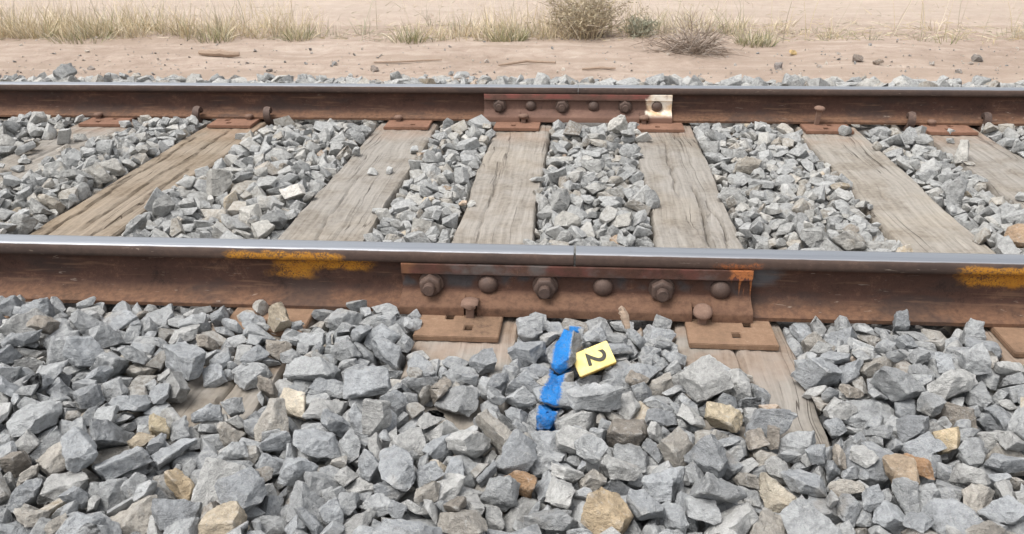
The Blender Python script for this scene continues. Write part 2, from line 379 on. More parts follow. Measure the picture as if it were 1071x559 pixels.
def make_sleeper(k, x0, x1, cracks, label):
    bm = bmesh.new(); w = x1-x0; Y0, Y1 = -.55, GAUGE+.55
    r = random.Random(100+k); nu = 44; ny = 330; dep = .16
    rings = []
    for j in range(ny+1):
        y = Y0+(Y1-Y0)*j/ny; ring = []
        eL = .010*nz(y*2.3, k, 1)+.005*nz(y*11, k, 2); eR = .010*nz(y*2.1, k, 5)+.005*nz(y*12, k, 6)
        endz = -.012*math.exp(-(min(y-Y0, Y1-y))/.012)
        chL = max(.004, .010+.010*nz(y*3, k, 9)); chR = max(.004, .010+.012*nz(y*3.3, k, 12))
        for i in range(nu+1):
            u = i/nu; x = x0+eL+(w-eL+eR)*u; du, dv = u*w, (1-u)*w
            z = .0025*nz(x*55, y*2.2, k)+.0018*nz(x*130, y*5, k+3)+.003*nz(x*7, y*1.5, k+9)
            if du < chL: z -= chL*(1-math.sqrt(max(0, 1-((chL-du)/chL)**2)))
            if dv < chR: z -= chR*(1-math.sqrt(max(0, 1-((chR-dv)/chR)**2)))
            for (o, ya, yb, d) in cracks:
                if ya-.05 < y < yb+.05:
                    cxx = o+.016*nz(y*4, o*30, k)+.006*nz(y*15, o*9, k)
                    e = min(1, max(0, (y-ya)/.1))*min(1, max(0, (yb-y)/.1))
                    z -= d*e*math.exp(-((du-cxx)/.0042)**2)
            if k == 5:                                              # knot
                dd = math.hypot((x-.325)/.07, (y-.42)/.13); z += .006*math.exp(-dd*dd)+.003*math.sin(dd*13)*math.exp(-dd*1.1)
            ring.append((x, y, z-.001+endz))
        ring += [(x1+eR+.001, y, -.05+.004*nz(y*9, k, 20)), (x1+eR, y, -dep), (x0+eL, y, -dep), (x0+eL-.001, y, -.05+.004*nz(y*9, k, 30))]
        rings.append(ring)
    loft(bm, rings)
    o = obj('timber_sleeper', mesh('timber_sleeper', bm, M['wood'], 40))
    o.color = (*{2: (.96, .86, .74), 4: (1.06, 1.05, 1.03), 6: (1.06, 1.05, 1.02)}.get(k, (1., 1., .99)), 1)
    return tag(o, label, 'sleeper', 'timber sleepers under the track')
for k, (a, b, s, cr, lab) in enumerate(SLEEPERS): make_sleeper(k, a, b, cr, lab)

# ------------------------------------------------------------------ rails
def rail_profile():
    h = [(.0635, 0), (.0635, .0085), (.060, .011), (.034, .0175), (.018, .0235), (.0105, .033), (.0082, .045), (.0080, .084), (.0105, .094), (.0145, .0990),
         (.0305, .1045), (.0325, .1075), (.0330, .112), (.0322, .1200), (.0305, .1245), (.0270, .1280), (.0200, .1305), (.0100, .1316), (0, RAIL_H)]
    return h+[(-y, z) for y, z in h[-2::-1]]
def make_rail(y, x0, x1, label):
    bm = bmesh.new(); prof = rail_profile(); xs = []; x = x0
    st = 40; rings = []
    for i in range(st+1):
        x = x0+(x1-x0)*i/st
        rings.append([(x, y+py, SEAT+pz) for py, pz in prof])
    loft(bm, rings)
    e = [ed for ed in bm.edges if len(ed.link_faces) == 2 and any(len(f.verts) > 4 for f in ed.link_faces)]
    bmesh.ops.bevel(bm, geom=e, offset=.0004, segments=1, affect='EDGES')
    return tag(obj('rail', mesh('rail', bm, M['rail'], 35)), label, 'rail', 'rails of the track')
make_rail(0, -7, -.0022, 'nearer rusty rail with polished top, left of its joint gap')
make_rail(0, .0022, 7, 'nearer rusty rail with polished top, right of its joint gap')
make_rail(GAUGE, -9, -.0112, 'farther rusty rail with polished top, left of its joint gap')
make_rail(GAUGE, -.0092, 9, 'farther rusty rail with polished top, right of its joint gap')

# ------------------------------------------------------------------ joint bars (fishplates) with their bolts
BAR = [(-.0150, .0960), (-.0295, .1028), (-.0350, .1012), (-.0358, .0800), (-.0265, .0750), (-.0250, .0470), (-.0280, .0415), (-.0390, .0370), (-.0700, .0240), (-.0745, .0205), (-.0760, .0170), (-.0760, .0005), (-.0645, .0005),
       (-.0645, .0120), (-.0600, .0142), (-.0340, .0205), (-.0205, .0262), (-.0130, .0345), (-.0125, .0800)]
BARCUT = [(y, z) if y > -.052 else (-.052+.00001*i, max(z, .0175)) for i, (y, z) in enumerate(BAR)]
def make_bar(name, y0, x0, x1, notches, mat, label):
    bm = bmesh.new(); cuts = [x0]
    for a, b in notches: cuts += [a, b]
    cuts.append(x1)
    for i in range(len(cuts)-1):
        a, b = cuts[i], cuts[i+1]; prof = BAR if i % 2 == 0 else BARCUT
        n = max(1, int((b-a)/.03)); b2 = bmesh.new()
        loft(b2, [[(a+(b-a)*j/n+.0012*nz(py*90, pz*90, a*9)*(j in (0, n)), py, pz) for py, pz in prof] for j in range(n+1)])
        me = bpy.data.meshes.new('tmp'); b2.to_mesh(me); b2.free(); bm.from_mesh(me); bpy.data.meshes.remove(me)
    return tag(obj(name, mesh(name, bm, mat, 35), loc=(0, y0, SEAT)), label, 'fishplate', 'bolted fishplates over the rail joints')
def dome_mesh():
    bm = bmesh.new(); R0 = .0215
    revolve(bm, [(R0*.97, .004), (R0, .001), (R0*.99, -.003), (R0*.93, -.0075), (R0*.80, -.0125), (R0*.60, -.0165), (R0*.36, -.0190), (.0015, -.0200)], 24)
    return mesh('bolt_head', bm, M['bolt'], 60)
def washer_mesh():
    bm = bmesh.new(); revolve(bm, [(.0205, .003), (.0212, 0), (.0205, -.0045), (.013, -.0050)], 24); return mesh('washer', bm, M['bolt'], 40)
def nut_mesh():
    bm = bmesh.new(); rings = []
    for rr, h in ((.0182, -.0045), (.0190, -.0065), (.0190, -.0200), (.0160, -.0225), (.0105, -.0225)):
        rings.append([(rr*math.cos(math.pi/3*i+.3), h, rr*math.sin(math.pi/3*i+.3)) for i in range(6)])
    loft(bm, rings); bmesh.ops.bevel(bm, geom=bm.edges[:], offset=.0012, segments=1, affect='EDGES'); return mesh('nut', bm, M['bolt'], 30)
def stub_mesh():
    bm = bmesh.new(); pr = []
    for i in range(9): pr.append((.0100 if i % 2 else .0092, -.018-.0022*i))
    pr += [(.0088, -.0372), (.0025, -.0376)]
    revolve(bm, pr, 18); return mesh('threaded_end', bm, M['bolt'], 40)
DOME, WASHER, NUT, STUB = dome_mesh(), washer_mesh(), nut_mesh(), stub_mesh()
def bolts(bar, xs):
    for i, x in enumerate(xs):
        if i % 2:
            o = obj('bolt_head', DOME, bar, (x, -.0262, .0550)); o.rotation_euler.y = x*20
        else:
            o = obj('bolt', WASHER, bar, (x, -.0262, .0550)); o.scale = (1.32, 1.2, 1.32)
            n = obj('nut', NUT, o, (0, 0, 0)); n.rotation_euler.y = x*11+i
            obj('threaded_end', STUB, o, (0, 0, 0))
nb = make_bar('fishplate', 0, -.377, .377, [(-.236, -.208), (.250, .292)], M['near_bar'], 'big rusty fishplate bolted to the nearer rail, orange drips at its right end')
bolts(nb, [.125*(i-2.5) for i in range(6)])
fb = make_bar('fishplate', GAUGE, -.385, .360, [(-.240, -.208), (.232, .268)], M['far_bar'], 'rusty fishplate on the farther rail with white paint around its right-hand bolt')
bolts(fb, [.125*(i-2.5)-.0105 for i in range(6)])

# ------------------------------------------------------------------ base plates and spikes
def make_plate(x0, x1, yc, flip, mat, label, holes):
    """rusty sole plate; rail side towards yc, spike holes cut through"""
    w = x1-x0; bm = bmesh.new()
    ys = sorted(set([-.173, -.142, -.120, -.094, -.0705, .0705, .094, .173] ))
    xs = sorted(set([0, w]+[q for h in holes for q in (h[0]-.0085, h[0]+.0085)]))
    def hole(xa, xb, ya, yb):
        cx, cy = (xa+xb)/2, (ya+yb)/2
        return any(abs(cx-h[0]) < .009 and ((h[1] == 1 and -.142 < cy < -.120) or (h[1] == 0 and -.094 < cy < -.0705)) for h in holes)
    tz, bz = .0125, .0005
    def zt(y): return tz if abs(y) > .068 else .0115
    vt, vb = {}, {}
    def V(d, i, j, z):
        if (i, j) not in d: d[i, j] = bm.verts.new((xs[i], ys[j], z))
        return d[i, j]
    cells = [(i, j) for i in range(len(xs)-1) for j in range(len(ys)-1) if not hole(xs[i], xs[i+1], ys[j], ys[j+1])]
    S = set(cells)
    for i, j in cells:
        q = [(i, j), (i+1, j), (i+1, j+1), (i, j+1)]
        bm.faces.new([V(vt, a, b, tz if -.07 > ys[b] or ys[b] > .07 else .0112) for a, b in q])
        bm.faces.new([V(vb, a, b, bz) for a, b in q[::-1]])
        for (di, dj), (p1, p2) in (((0, -1), (0, 1)), ((1, 0), (1, 2)), ((0, 1), (2, 3)), ((-1, 0), (3, 0))):
            if (i+di, j+dj) not in S:
                a, b = q[p1], q[p2]; bm.faces.new((vt[b], vt[a], vb[a], vb[b]))
    bmesh.ops.recalc_face_normals(bm, faces=bm.faces[:])
    for v in bm.verts: v.co.z += .0009*nz(v.co.x*20+x0*7, v.co.y*20, 1); v.co.x += .002*nz(v.co.y*17, x0*5, 3)
    e = [ed for ed in bm.edges if len(ed.link_faces) == 2 and ed.calc_face_angle() > .8]
    bmesh.ops.bevel(bm, geom=e, offset=.0016, segments=2, affect='EDGES')
    o = obj('baseplate', mesh('baseplate', bm, mat, 30), loc=(x0, yc, 0))
    return tag(o, label, 'baseplate', 'rusty baseplates between rail and sleepers')
def h2(w, a, b): return [(a*w, 0), (b*w, 1)]
W = .178
PL = [  # x0, yc, mat, holes, label
    (-2.02, GAUGE, 'plate_far', [(.62*W, 0), (.36*W, 1)], 'orange rusty baseplate under the farther rail at far left'),
    (-1.485, GAUGE, 'plate_far', [(.30*W, 0), (.42*W, 1)], 'orange rusty baseplate under the farther rail between two left-hand anchors'),
    (-.77, GAUGE, 'plate_far', [(.62*W, 1)], 'rusty baseplate under the farther rail, third from the left edge'),
    (-.335, GAUGE, 'plate_far', [(.42*W, 1)], 'rusty baseplate under the left half of the farther fishplate'),
    (.222, GAUGE, 'plate_far', [(.44*W, 1)], 'rusty baseplate under the white-painted end of the farther fishplate'),
    (.855, GAUGE, 'plate_far', [(.60*W, 0), (.46*W, 1)], 'orange baseplate with the raised mushroom spike beside the farther rail'),
    (1.305, GAUGE, 'plate_far', [(.60*W, 0), (.46*W, 1)], 'orange baseplate under the farther rail between two right-hand anchors'),
    (-1.41, 0, 'plate', [(.4*W, 1)], 'rusty baseplate under the nearer rail at the left picture edge'),
    (-.745, 0, 'plate', [(.5*W, 1)], 'rusty baseplate under the nearer rail, mostly hidden behind grey stones'),
    (-.330, 0, 'plate', [(.36*W, 0), (.62*W, 1)], 'tan baseplate below the left half of the nearer fishplate'),
    (.236, 0, 'plate', [(.72*W, 0), (.56*W, 1)], 'tan baseplate below the right end of the nearer fishplate'),
    (.868, 0, 'plate', [(.5*W, 1)], 'rusty baseplate under the nearer rail at the right picture edge'),
]
for x0, yc, m, hs, lab in PL: make_plate(x0, x0+W, yc, False, M[m], lab, hs)

def spike_meshes():
    bm = bmesh.new(); box(bm, -.0085, .0085, -.0085, .0085, -.06, .0)
    bmesh.ops.bevel(bm, geom=bm.edges[:], offset=.001, segments=1, affect='EDGES'); shank = mesh('shank', bm, M['spike'], 30)
    # dog head: oval cap with a lip reaching over the rail foot
    bm = bmesh.new(); rings = []
    for z, a, b0, b1 in ((-.006, .0095, .0095, .012), (-.002, .0150, .0125, .022), (.004, .0168, .0145, .0255), (.009, .0140, .0125, .0200), (.0115, .0075, .0070, .0100)):
        ring = []
        for i in range(18):
            th = 2*math.pi*i/18; s = math.sin(th); ring.append((a*math.cos(th), (b1 if s > 0 else b0)*s, z+.002*(s > .3)*(z < 0)))
        rings.append(ring)
    loft(bm, rings); dog = mesh('head', bm, M['spike'], 50)
    bm = bmesh.new(); revolve(bm, [(.010, -.008), (.0165, -.0035), (.0205, .001), (.0200, .006), (.0150, .0095), (.006, .0108)], 22, 'z'); mush = mesh('head', bm, M['spike'], 55)
    bm = bmesh.new(); rings = []                                    # bent flat head of a battered spike
    for x, z0, z1, ya, yb in ((-.019, .004, .009, -.012, .018), (-.013, .001, .013, -.015, .022), (.0, -.004, .014, -.016, .024), (.013, -.001, .0125, -.015, .022), (.0185, .007, .0105, -.010, .016)):
        rings.append([(x, ya, z0), (x, yb, z0+.002), (x, yb, z1-.004), (x, (ya+yb)/2, z1), (x, ya, z1-.005)])
    loft(bm, rings); bmesh.ops.bevel(bm, geom=bm.edges[:], offset=.001, segments=1, affect='EDGES'); flat = mesh('head', bm, M['spike'], 40)
    return shank, dog, mush, flat
SHANK, DOG, MUSH, FLAT = spike_meshes()
SPK = [  # x, y, head z, head, tilt, label
    (-.222, -.0775, .0380, FLAT, 0, 'dog spike with a battered flat head in the nearer fishplate\'s left notch'),
    (.271, -.0800, .0370, MUSH, 1, 'round-headed dog spike in the nearer fishplate\'s right notch'),
    (-1.985, GAUGE-.076, .0240, DOG, 0, 'dog spike gripping the farther rail at the leftmost baseplate'),
    (-1.345, GAUGE-.076, .0230, DOG, 0, 'dog spike on the farther baseplate between the two left-hand anchors'),
    (-.728, GAUGE-.078, .0240, DOG, 0, 'dog spike just left of the farther fishplate on a plain baseplate'),
    (-.224, GAUGE-.082, .0360, MUSH, 0, 'pale round-headed dog spike in the farther fishplate\'s left notch'),
    (.250, GAUGE-.082, .0330, MUSH, 0, 'dark round-headed dog spike below the white paint on the farther fishplate'),
    (.918, GAUGE-.078, .0740, MUSH, 2, 'dog spike pulled up high like a mushroom beside the farther rail'),
    (1.345, GAUGE-.076, .0240, DOG, 0, 'dog spike on the farther baseplate between the two right-hand anchors'),
]
for x, y, z, hd, tilt, lab in SPK:
    e = empty('dog_spike', (x, y, z)); tag(e, lab, 'spike', 'dog spikes holding the rails')
    s = obj('shank', SHANK, e, (0, 0, 0)); h = obj('head', hd, e, (0, 0, 0))
    if z > .06: s.scale = (1, 1, 1.25)
    if tilt == 1: h.rotation_euler.x = math.radians(30)
    if tilt == 2: e.rotation_euler = (math.radians(6), math.radians(3), 0)

# rail anchors: thick spring-steel hooks clipped round the rail foot
def anchor_mesh():
    bm = bmesh.new(); rings = []
    ctr = []
    pts = [(.055, -.006), (.0, -.016), (-.050, -.017), (-.074, -.010), (-.090, .006), (-.094, .024), (-.087, .039), (-.074, .045), (-.062, .040), (-.056, .029)]
    for i, (y, z) in enumerate(pts):
        a = pts[max(0, i-1)]; b = pts[min(len(pts)-1, i+1)]; d = Vector((b[0]-a[0], b[1]-a[1])).normalized(); n = Vector((-d.y, d.x)); th = .0085 if i < 8 else .0065; hw = .0125 if i > 3 else .0115
        rings.append([(sx*hw+.004*(i > 4)*(i-4)/5, y+n.x*s*th, z+n.y*s*th) for sx, s in ((-1, -1), (1, -1), (1.0, -.4), (1, .4), (1, 1), (-1, 1), (-1, .4), (-1, -.4))])
    loft(bm, rings); bmesh.ops.subdivide_edges(bm, edges=bm.edges[:], cuts=1, smooth=.4)
    return mesh('rail_anchor', bm, M['bolt'], 50)
ANCH = anchor_mesh()
for x, s, lab in ((-1.560, 1, 'rusty hooked rail anchor left of the split brownish sleeper'), (-1.262, -1, 'rusty hooked rail anchor right of the split brownish sleeper'),
               (1.262, 1, 'rusty hooked rail anchor left of the rightmost farther baseplate'), (1.540, 1, 'rusty hooked rail anchor right of the rightmost farther baseplate')):
    o = obj('rail_anchor', ANCH, None, (x, GAUGE, SEAT-.001)); o.scale.x = s
    tag(o, lab, 'rail anchor', 'rail anchors on the farther rail')

# ------------------------------------------------------------------ ballast: crushed stones
NSHAPE=56
def stone_hull(k):
    """faceted crushed stone, long axis about 1 unit, made by knocking planes off a block"""
    r=random.Random(7000+k)
    kind=k%7
    ax=(.5,.5*r.uniform(.60,.88),.5*r.uniform(.42,.64))
    if kind in (1,3): ax=(.5,.5*r.uniform(.55,.85),.5*r.uniform(.26,.38))      # slab
    if kind==5: ax=(.5,.5*r.uniform(.38,.50),.5*r.uniform(.30,.42))            # splinter
    if kind==6: ax=(.5,.5*r.uniform(.78,.95),.5*r.uniform(.60,.80))            # blocky
    bm=bmesh.new(); bmesh.ops.create_cube(bm,size=2)
    for v in bm.verts: v.co=Vector((v.co.x*ax[0],v.co.y*ax[1],v.co.z*ax[2]))
    sh=Matrix(((1,r.uniform(-.5,.5),r.uniform(-.4,.4)),(0,1,r.uniform(-.4,.4)),(0,0,1)))
    for v in bm.verts: v.co=sh@v.co
    for i in range(r.randint(5,9)):
        n=Vector((r.gauss(0,1)/ax[0]**.5,r.gauss(0,1)/ax[1]**.5,r.gauss(0,1)/ax[2]**.5)).normalized()
        d=r.uniform(.62,1.08)*math.sqrt(sum((n[j]*ax[j])**2 for j in range(3)))
        bmesh.ops.bisect_plane(bm,geom=bm.verts[:]+bm.edges[:]+bm.faces[:],dist=1e-5,plane_co=n*d,plane_no=n,clear_outer=True)
        e=[x for x in bm.edges if len(x.link_faces)<2]
        if e: bmesh.ops.holes_fill(bm,edges=e,sides=0)
    bmesh.ops.remove_doubles(bm,verts=bm.verts,dist=.035)
    bmesh.ops.dissolve_degenerate(bm,edges=bm.edges,dist=.01)
    h=bmesh.ops.convex_hull(bm,input=bm.verts[:])
    bmesh.ops.delete(bm,geom=[g for g in h['geom_interior'] if isinstance(g,bmesh.types.BMVert)],context='VERTS')
    bmesh.ops.dissolve_limit(bm,angle_limit=math.radians(7),verts=bm.verts[:],edges=bm.edges[:])
    c=sum((v.co for v in bm.verts),Vector())/len(bm.verts)
    L=max((a.co-b.co).length for a in bm.verts for b in bm.verts)
    for v in bm.verts: v.co=(v.co-c)/L
    bmesh.ops.recalc_face_normals(bm,faces=bm.faces[:])
    return bm

def stone_render_bm(k, fine):
    bm = stone_hull(k); r = random.Random(k)
    bmesh.ops.bevel(bm, geom=bm.edges[:], offset=.012, segments=1, affect='EDGES', clamp_overlap=True)
    bmesh.ops.triangulate(bm, faces=bm.faces[:])
    if fine:
        for lim in (.22, .12, .065):
            bmesh.ops.subdivide_edges(bm, edges=[e for e in bm.edges if e.calc_length() > lim], cuts=1)
            bmesh.ops.triangulate(bm, faces=bm.faces[:])
    bm.normal_update()
    amp = .042 if fine else .014
    co = [v.co+v.normal*(amp*nz(v.co.x*4+k, v.co.y*4, v.co.z*4)+amp*.6*nz(v.co.x*9, v.co.y*9+k, v.co.z*9)+amp*.35*nz(v.co.x*21, v.co.y*21+k, v.co.z*21)*fine) for v in bm.verts]
    for v, c in zip(bm.verts, co): v.co = c
    return bm
# resting places of the stones, found by letting them fall and settle between sleepers and rails:
# shape*32+size step, x, y, z in millimetres, rotation x, y, z in fortieths; largest in view first
BALLAST = [
    311,240,-389,59,5,2,-20,1587,66,-743,39,-34,-19,7,657,-471,-756,53,-34,11,19,1171,340,-751,30,6,-5,36,22,534,-741,37,-7,-2,39,
    22,-895,-568,45,5,-2,-24,468,-366,-420,39,1,14,-37,18,-252,-680,59,11,0,-10,758,35,-467,55,38,12,1,1554,-85,-616,34,28,-9,16,
    1774,-763,-669,55,-12,-37,6,1658,578,-368,45,10,-9,37,1714,213,-620,52,17,-19,1,1755,-728,-362,41,-2,0,-14,19,-402,-598,38,-12,-36,10,
    149,-707,-654,24,-9,38,-6,656,-473,-813,52,-1,-2,28,248,-516,-736,28,12,-3,27,559,-554,-799,45,-35,-1,3,1589,464,-305,21,-21,1,11,
    1366,221,-701,53,-16,6,7,1262,137,-681,44,2,2,-35,1647,-99,-702,30,7,-14,-1,16,-141,-783,45,21,33,-9,91,229,-758,30,7,-7,-38,
    302,-163,-589,40,15,-33,13,631,-17,-295,46,30,24,12,857,-487,-351,23,7,35,-18,496,-774,-719,21,2,4,-36,207,95,-538,32,30,1,0,
    1231,-20,-761,39,38,-10,3,1133,613,-711,40,-39,-8,-1,210,-939,-345,43,18,-35,2,1435,-635,-783,10,-38,8,-10,15,362,-634,26,0,3,-5,
    439,-368,-770,32,12,-8,37,758,-760,-586,24,-2,-17,-31,1497,679,-349,39,3,-18,-32,1620,-502,-561,37,3,-17,28,1396,-199,-432,24,-36,13,-8,
    379,521,-411,6,10,0,38,236,-314,-553,56,10,-21,19,1773,254,-474,36,-9,-1,-10,1775,315,-661,16,8,1,26,1195,110,-729,42,34,-9,-11,
    303,174,-582,37,-10,-31,-10,1210,-209,-843,49,-7,1,-11,756,325,-501,35,-30,-15,-13,1396,-21,-425,36,3,3,6,1771,499,-633,45,10,-18,23,
    1103,459,-709,17,5,-38,0,428,192,-737,46,-12,3,-6,138,490,-676,37,-3,-24,15,431,73,-639,40,29,-22,2,659,-693,-705,3,-11,-5,-7,
    1367,-367,-255,13,-12,-16,-35,1708,-816,-734,19,18,29,10,1101,573,-486,30,36,15,-1,212,460,-592,20,31,-17,-7,118,-122,-558,39,5,24,27,
    301,729,-295,60,-28,26,5,203,-417,-665,35,-8,-8,-35,658,-91,-273,36,8,37,-1,1320,29,-606,49,3,-32,22,1065,597,-631,43,5,21,29,
    1143,-421,-499,32,26,28,-10,269,563,-535,27,6,7,-38,428,597,-668,35,5,-31,-20,1520,-640,-621,24,-13,32,-16,784,-584,-713,27,-20,18,2,
    1193,-9,-703,37,-27,28,9,1357,365,-540,24,-4,-25,31,245,19,-482,21,-10,37,-9,1419,639,-538,25,0,-13,26,20,288,-756,15,6,8,-24,
    306,-264,-599,32,33,-22,-7,367,98,-591,28,-5,-5,-31,714,148,-730,22,-25,23,-5,75,669,-575,32,4,-40,3,248,-1112,766,16,20,-5,29,
    1716,-810,-650,32,-9,-11,16,1583,-90,-160,22,-25,25,11,651,-848,-486,41,-2,-5,15,491,-178,-711,40,6,4,-33,1771,-605,-372,17,-29,-17,5,
    71,407,-687,23,-1,-17,13,1319,-859,-681,38,5,23,-2,1201,-874,-368,32,27,-27,2,819,654,-431,10,-2,-20,34,1320,611,-422,34,-14,-25,25,
    564,-776,-480,24,28,-26,9,814,-482,-493,38,-1,-14,37,1371,-1124,-218,28,-2,11,2,363,-669,-840,49,13,3,-3,1750,-69,-726,-4,19,-34,-11,
    1581,-174,-311,29,3,4,-39,1581,-718,-436,21,18,12,-32,1774,301,-365,30,18,27,14,1614,16,-566,39,-2,-39,-6,1616,-935,-252,30,-17,8,-28,
    11,-355,-601,32,-16,30,-3,1707,-390,-551,46,-14,-9,-35,1103,-610,-159,34,-25,16,-5,430,-438,-282,34,-14,-25,-28,305,-487,-120,13,35,18,7,
    1193,463,-425,26,-3,-11,5,1422,719,-366,26,15,-37,-1,1674,-266,-745,40,-8,-39,-3,1233,-201,-591,30,22,9,19,1522,-365,-687,22,10,-37,9,
    147,-1001,-224,36,38,3,-12,525,-89,-428,23,21,27,-21,813,-212,-676,44,18,33,0,1355,-307,-662,38,-8,33,12,521,-474,-603,40,-9,25,30,
    566,-300,-804,34,28,28,4,1045,1125,833,19,19,-11,-29,456,-621,-524,37,-39,-3,-1,1381,452,-599,54,-2,-4,36,358,485,-743,47,-1,-9,-37,
    1165,-967,-168,22,8,0,21,1108,-516,-847,48,17,4,28,1682,-1093,-300,47,-6,-3,11,1097,611,-518,28,-36,0,-9,787,-75,-389,13,-14,-23,-28,
    655,809,-108,14,-8,26,-9,1414,-772,-794,29,38,-4,-2,455,-533,-637,41,-38,-3,-6,181,-413,-775,8,31,10,-6,1000,412,-655,34,-2,36,15,
    649,-673,-364,15,-39,-7,0,1349,-327,-785,48,-31,19,8,1670,443,-685,38,-37,-10,-6,1709,-1063,-265,62,-4,-38,10,655,160,-366,22,-30,26,-4,
    489,155,-488,35,-39,2,4,783,-34,-554,22,-3,-7,31,1108,-850,-618,4,-27,-22,5,492,97,-454,35,-28,26,-3,807,-731,-745,24,-35,-2,19,
    1556,567,-273,25,-7,37,-7,492,-823,-456,29,-32,21,2,1161,-298,-484,39,-16,-31,-16,677,-203,-725,49,-7,38,7,874,703,-531,44,5,5,28,
    299,-66,-668,26,-7,-37,12,251,-981,-325,18,-21,15,29,560,83,-247,34,40,2,4,21,-44,633,31,-30,-14,10,1356,-570,-557,20,-15,1,-37,
    776,-321,-751,43,-7,-8,27,170,-351,-806,47,15,20,31,1068,-109,-732,12,16,-22,-11,590,730,-432,23,-27,-28,8,1320,31,-657,25,-13,-13,30,
    1720,-908,-114,0,-5,-5,27,1256,566,-772,60,-34,2,12,108,-839,-340,39,-7,15,6,1326,-1201,553,18,-14,32,-13,808,1,-654,38,-10,7,7,
    367,-386,-217,25,20,-1,-14,210,-1158,-148,20,39,-3,6,234,-444,-744,2,27,22,19,1711,-788,-179,21,-24,-7,2,554,-650,-573,32,-6,-6,32,
    1777,-1543,408,7,-25,-23,-7,1454,511,-303,28,9,-10,-33,1205,626,433,12,1,0,-4,103,-736,-455,32,-37,3,-11,1426,377,-674,0,-7,2,16,
    1543,300,-541,33,-6,-13,-22,1035,-472,-646,22,-16,-36,9,1608,333,-604,18,9,-6,38,751,-882,-634,32,-15,-6,33,1420,-585,-265,17,-6,22,-32,
    13,-785,-237,32,-39,-3,-7,1355,208,-483,34,31,-20,-5,1520,-693,-557,23,-19,-8,-18,1548,-214,-529,15,-15,3,-28,291,385,-597,49,12,27,-27,
    1294,-235,-522,39,32,18,5,821,545,-138,-12,18,4,-31,713,-623,-305,24,-38,-8,-3,110,-206,-344,19,4,-5,39,684,-234,-415,32,29,20,10,
    1064,-957,-468,48,20,-8,11,563,-1557,857,20,8,-12,35,196,448,-459,11,0,-11,31,1775,-21,518,11,12,-19,33,293,-585,-501,33,-36,-6,-4,
    176,-349,-542,26,-14,-34,-12,885,696,377,20,37,-3,-13,12,42,-243,-2,-13,-9,30,201,-266,-705,24,26,-27,14,331,-552,-418,25,-10,-29,25,
    181,808,-282,33,-3,-19,-34,1679,526,-597,38,27,-29,5,918,553,1066,15,24,-18,14,211,1146,464,11,-14,-12,33,844,-271,-404,31,-10,16,-34,
    1717,100,-316,8,-15,-36,-7,137,683,-292,47,5,-9,27,1193,679,-84,26,23,-23,19,1743,-542,-214,14,0,9,-39,777,-656,-712,18,-36,8,15,
    1575,-45,-618,19,7,16,-31,454,-37,-490,25,9,-27,-24,1705,522,-672,38,-3,-14,-1,400,-26,-669,18,22,29,9,1040,175,-120,-7,-1,-9,36,
    1557,-867,446,-8,-1,-19,-15,1316,268,-637,28,-2,5,32,1188,-623,-747,46,-12,-23,5,1559,-1720,882,19,-3,-7,9,681,-877,-412,35,34,-4,10,
    1233,-285,-337,32,23,31,11,1585,-848,520,2,37,-5,-13,1229,-784,-809,13,-2,7,20,79,127,-339,39,18,-34,-9,50,-963,-421,41,-27,29,-4,
    1587,-855,720,19,28,26,-1,1073,-635,-883,49,15,-1,26,1136,662,-639,9,-23,4,-32,1331,810,-177,11,33,19,-8,1711,-1239,-120,14,2,32,-23,
    395,510,-483,21,-13,-6,-27,392,-666,-623,30,-20,-19,-16,682,471,-112,13,-32,20,4,1478,-340,-676,33,23,-30,-2,14,-831,-348,12,-1,13,31,
    757,-1550,936,19,2,-6,39,1734,327,-535,33,19,15,-25,1480,706,-443,14,-5,-35,9,1366,-1116,-357,24,6,-6,-27,1255,-319,-690,18,10,37,7,
    1078,81,-682,7,2,-7,39,1324,704,-546,15,-4,2,-21,401,330,-573,4,-9,-34,-20,1211,-2484,2291,75,-28,-23,10,459,-433,-214,32,34,-10,18,
    266,-800,-539,36,4,9,-39,1639,-706,-592,24,-12,35,15,1609,493,-259,31,36,-17,6,1563,-949,565,-19,1,-1,-12,714,-1034,-370,23,0,27,-29,
    1738,-132,-743,36,33,-22,1,140,239,-607,29,-9,-20,29,1462,-1200,379,18,15,-15,-32,528,-748,-616,1,34,21,-3,1322,172,-714,13,36,-4,-17,
    1153,-239,-764,44,-1,-18,35,84,1084,386,5,-19,-28,12,240,-1555,576,19,-10,12,23,361,280,-659,7,17,7,29,850,584,-400,8,-26,-17,17,
    758,1298,1236,31,28,-12,-26,1732,-724,-816,30,11,-17,-28,211,140,1458,48,32,-21,3,1092,-372,-809,38,-36,-10,-14,293,650,-257,42,-6,39,-1,
    646,659,-171,25,-33,0,-16,1673,-160,-758,52,-11,4,33,580,420,-588,40,25,15,24,23,-1715,998,28,-28,-24,4,998,135,-565,24,16,36,8,
    44,-995,-487,43,9,-35,5,1767,48,-221,46,5,36,-7,774,-123,-663,37,34,4,17,1747,-935,-444,16,3,21,29,1701,500,-368,26,38,10,-6,
    1317,116,-387,49,13,-11,36,1197,692,-492,10,25,-7,1,1297,-677,-147,18,35,-16,-10,808,197,-645,32,4,18,3,1062,-134,-388,39,-16,36,6,
    1076,497,-168,-6,-22,12,6,1063,320,-402,14,7,20,-34,691,-449,-401,9,-4,-27,-30,678,405,-609,29,1,-34,-10,277,115,543,6,-8,-8,38,
    939,-1041,-439,33,16,-6,24,394,-684,-319,19,2,-7,17,1196,-754,-131,20,-32,21,-9,650,-92,-463,9,9,35,-14,744,-176,-657,36,-32,23,9,
    1062,-135,-433,34,6,7,35,1028,140,-538,42,17,16,22,758,-401,468,2,15,-35,8,1455,-303,-615,28,24,-20,-16,789,464,761,10,3,-10,38,
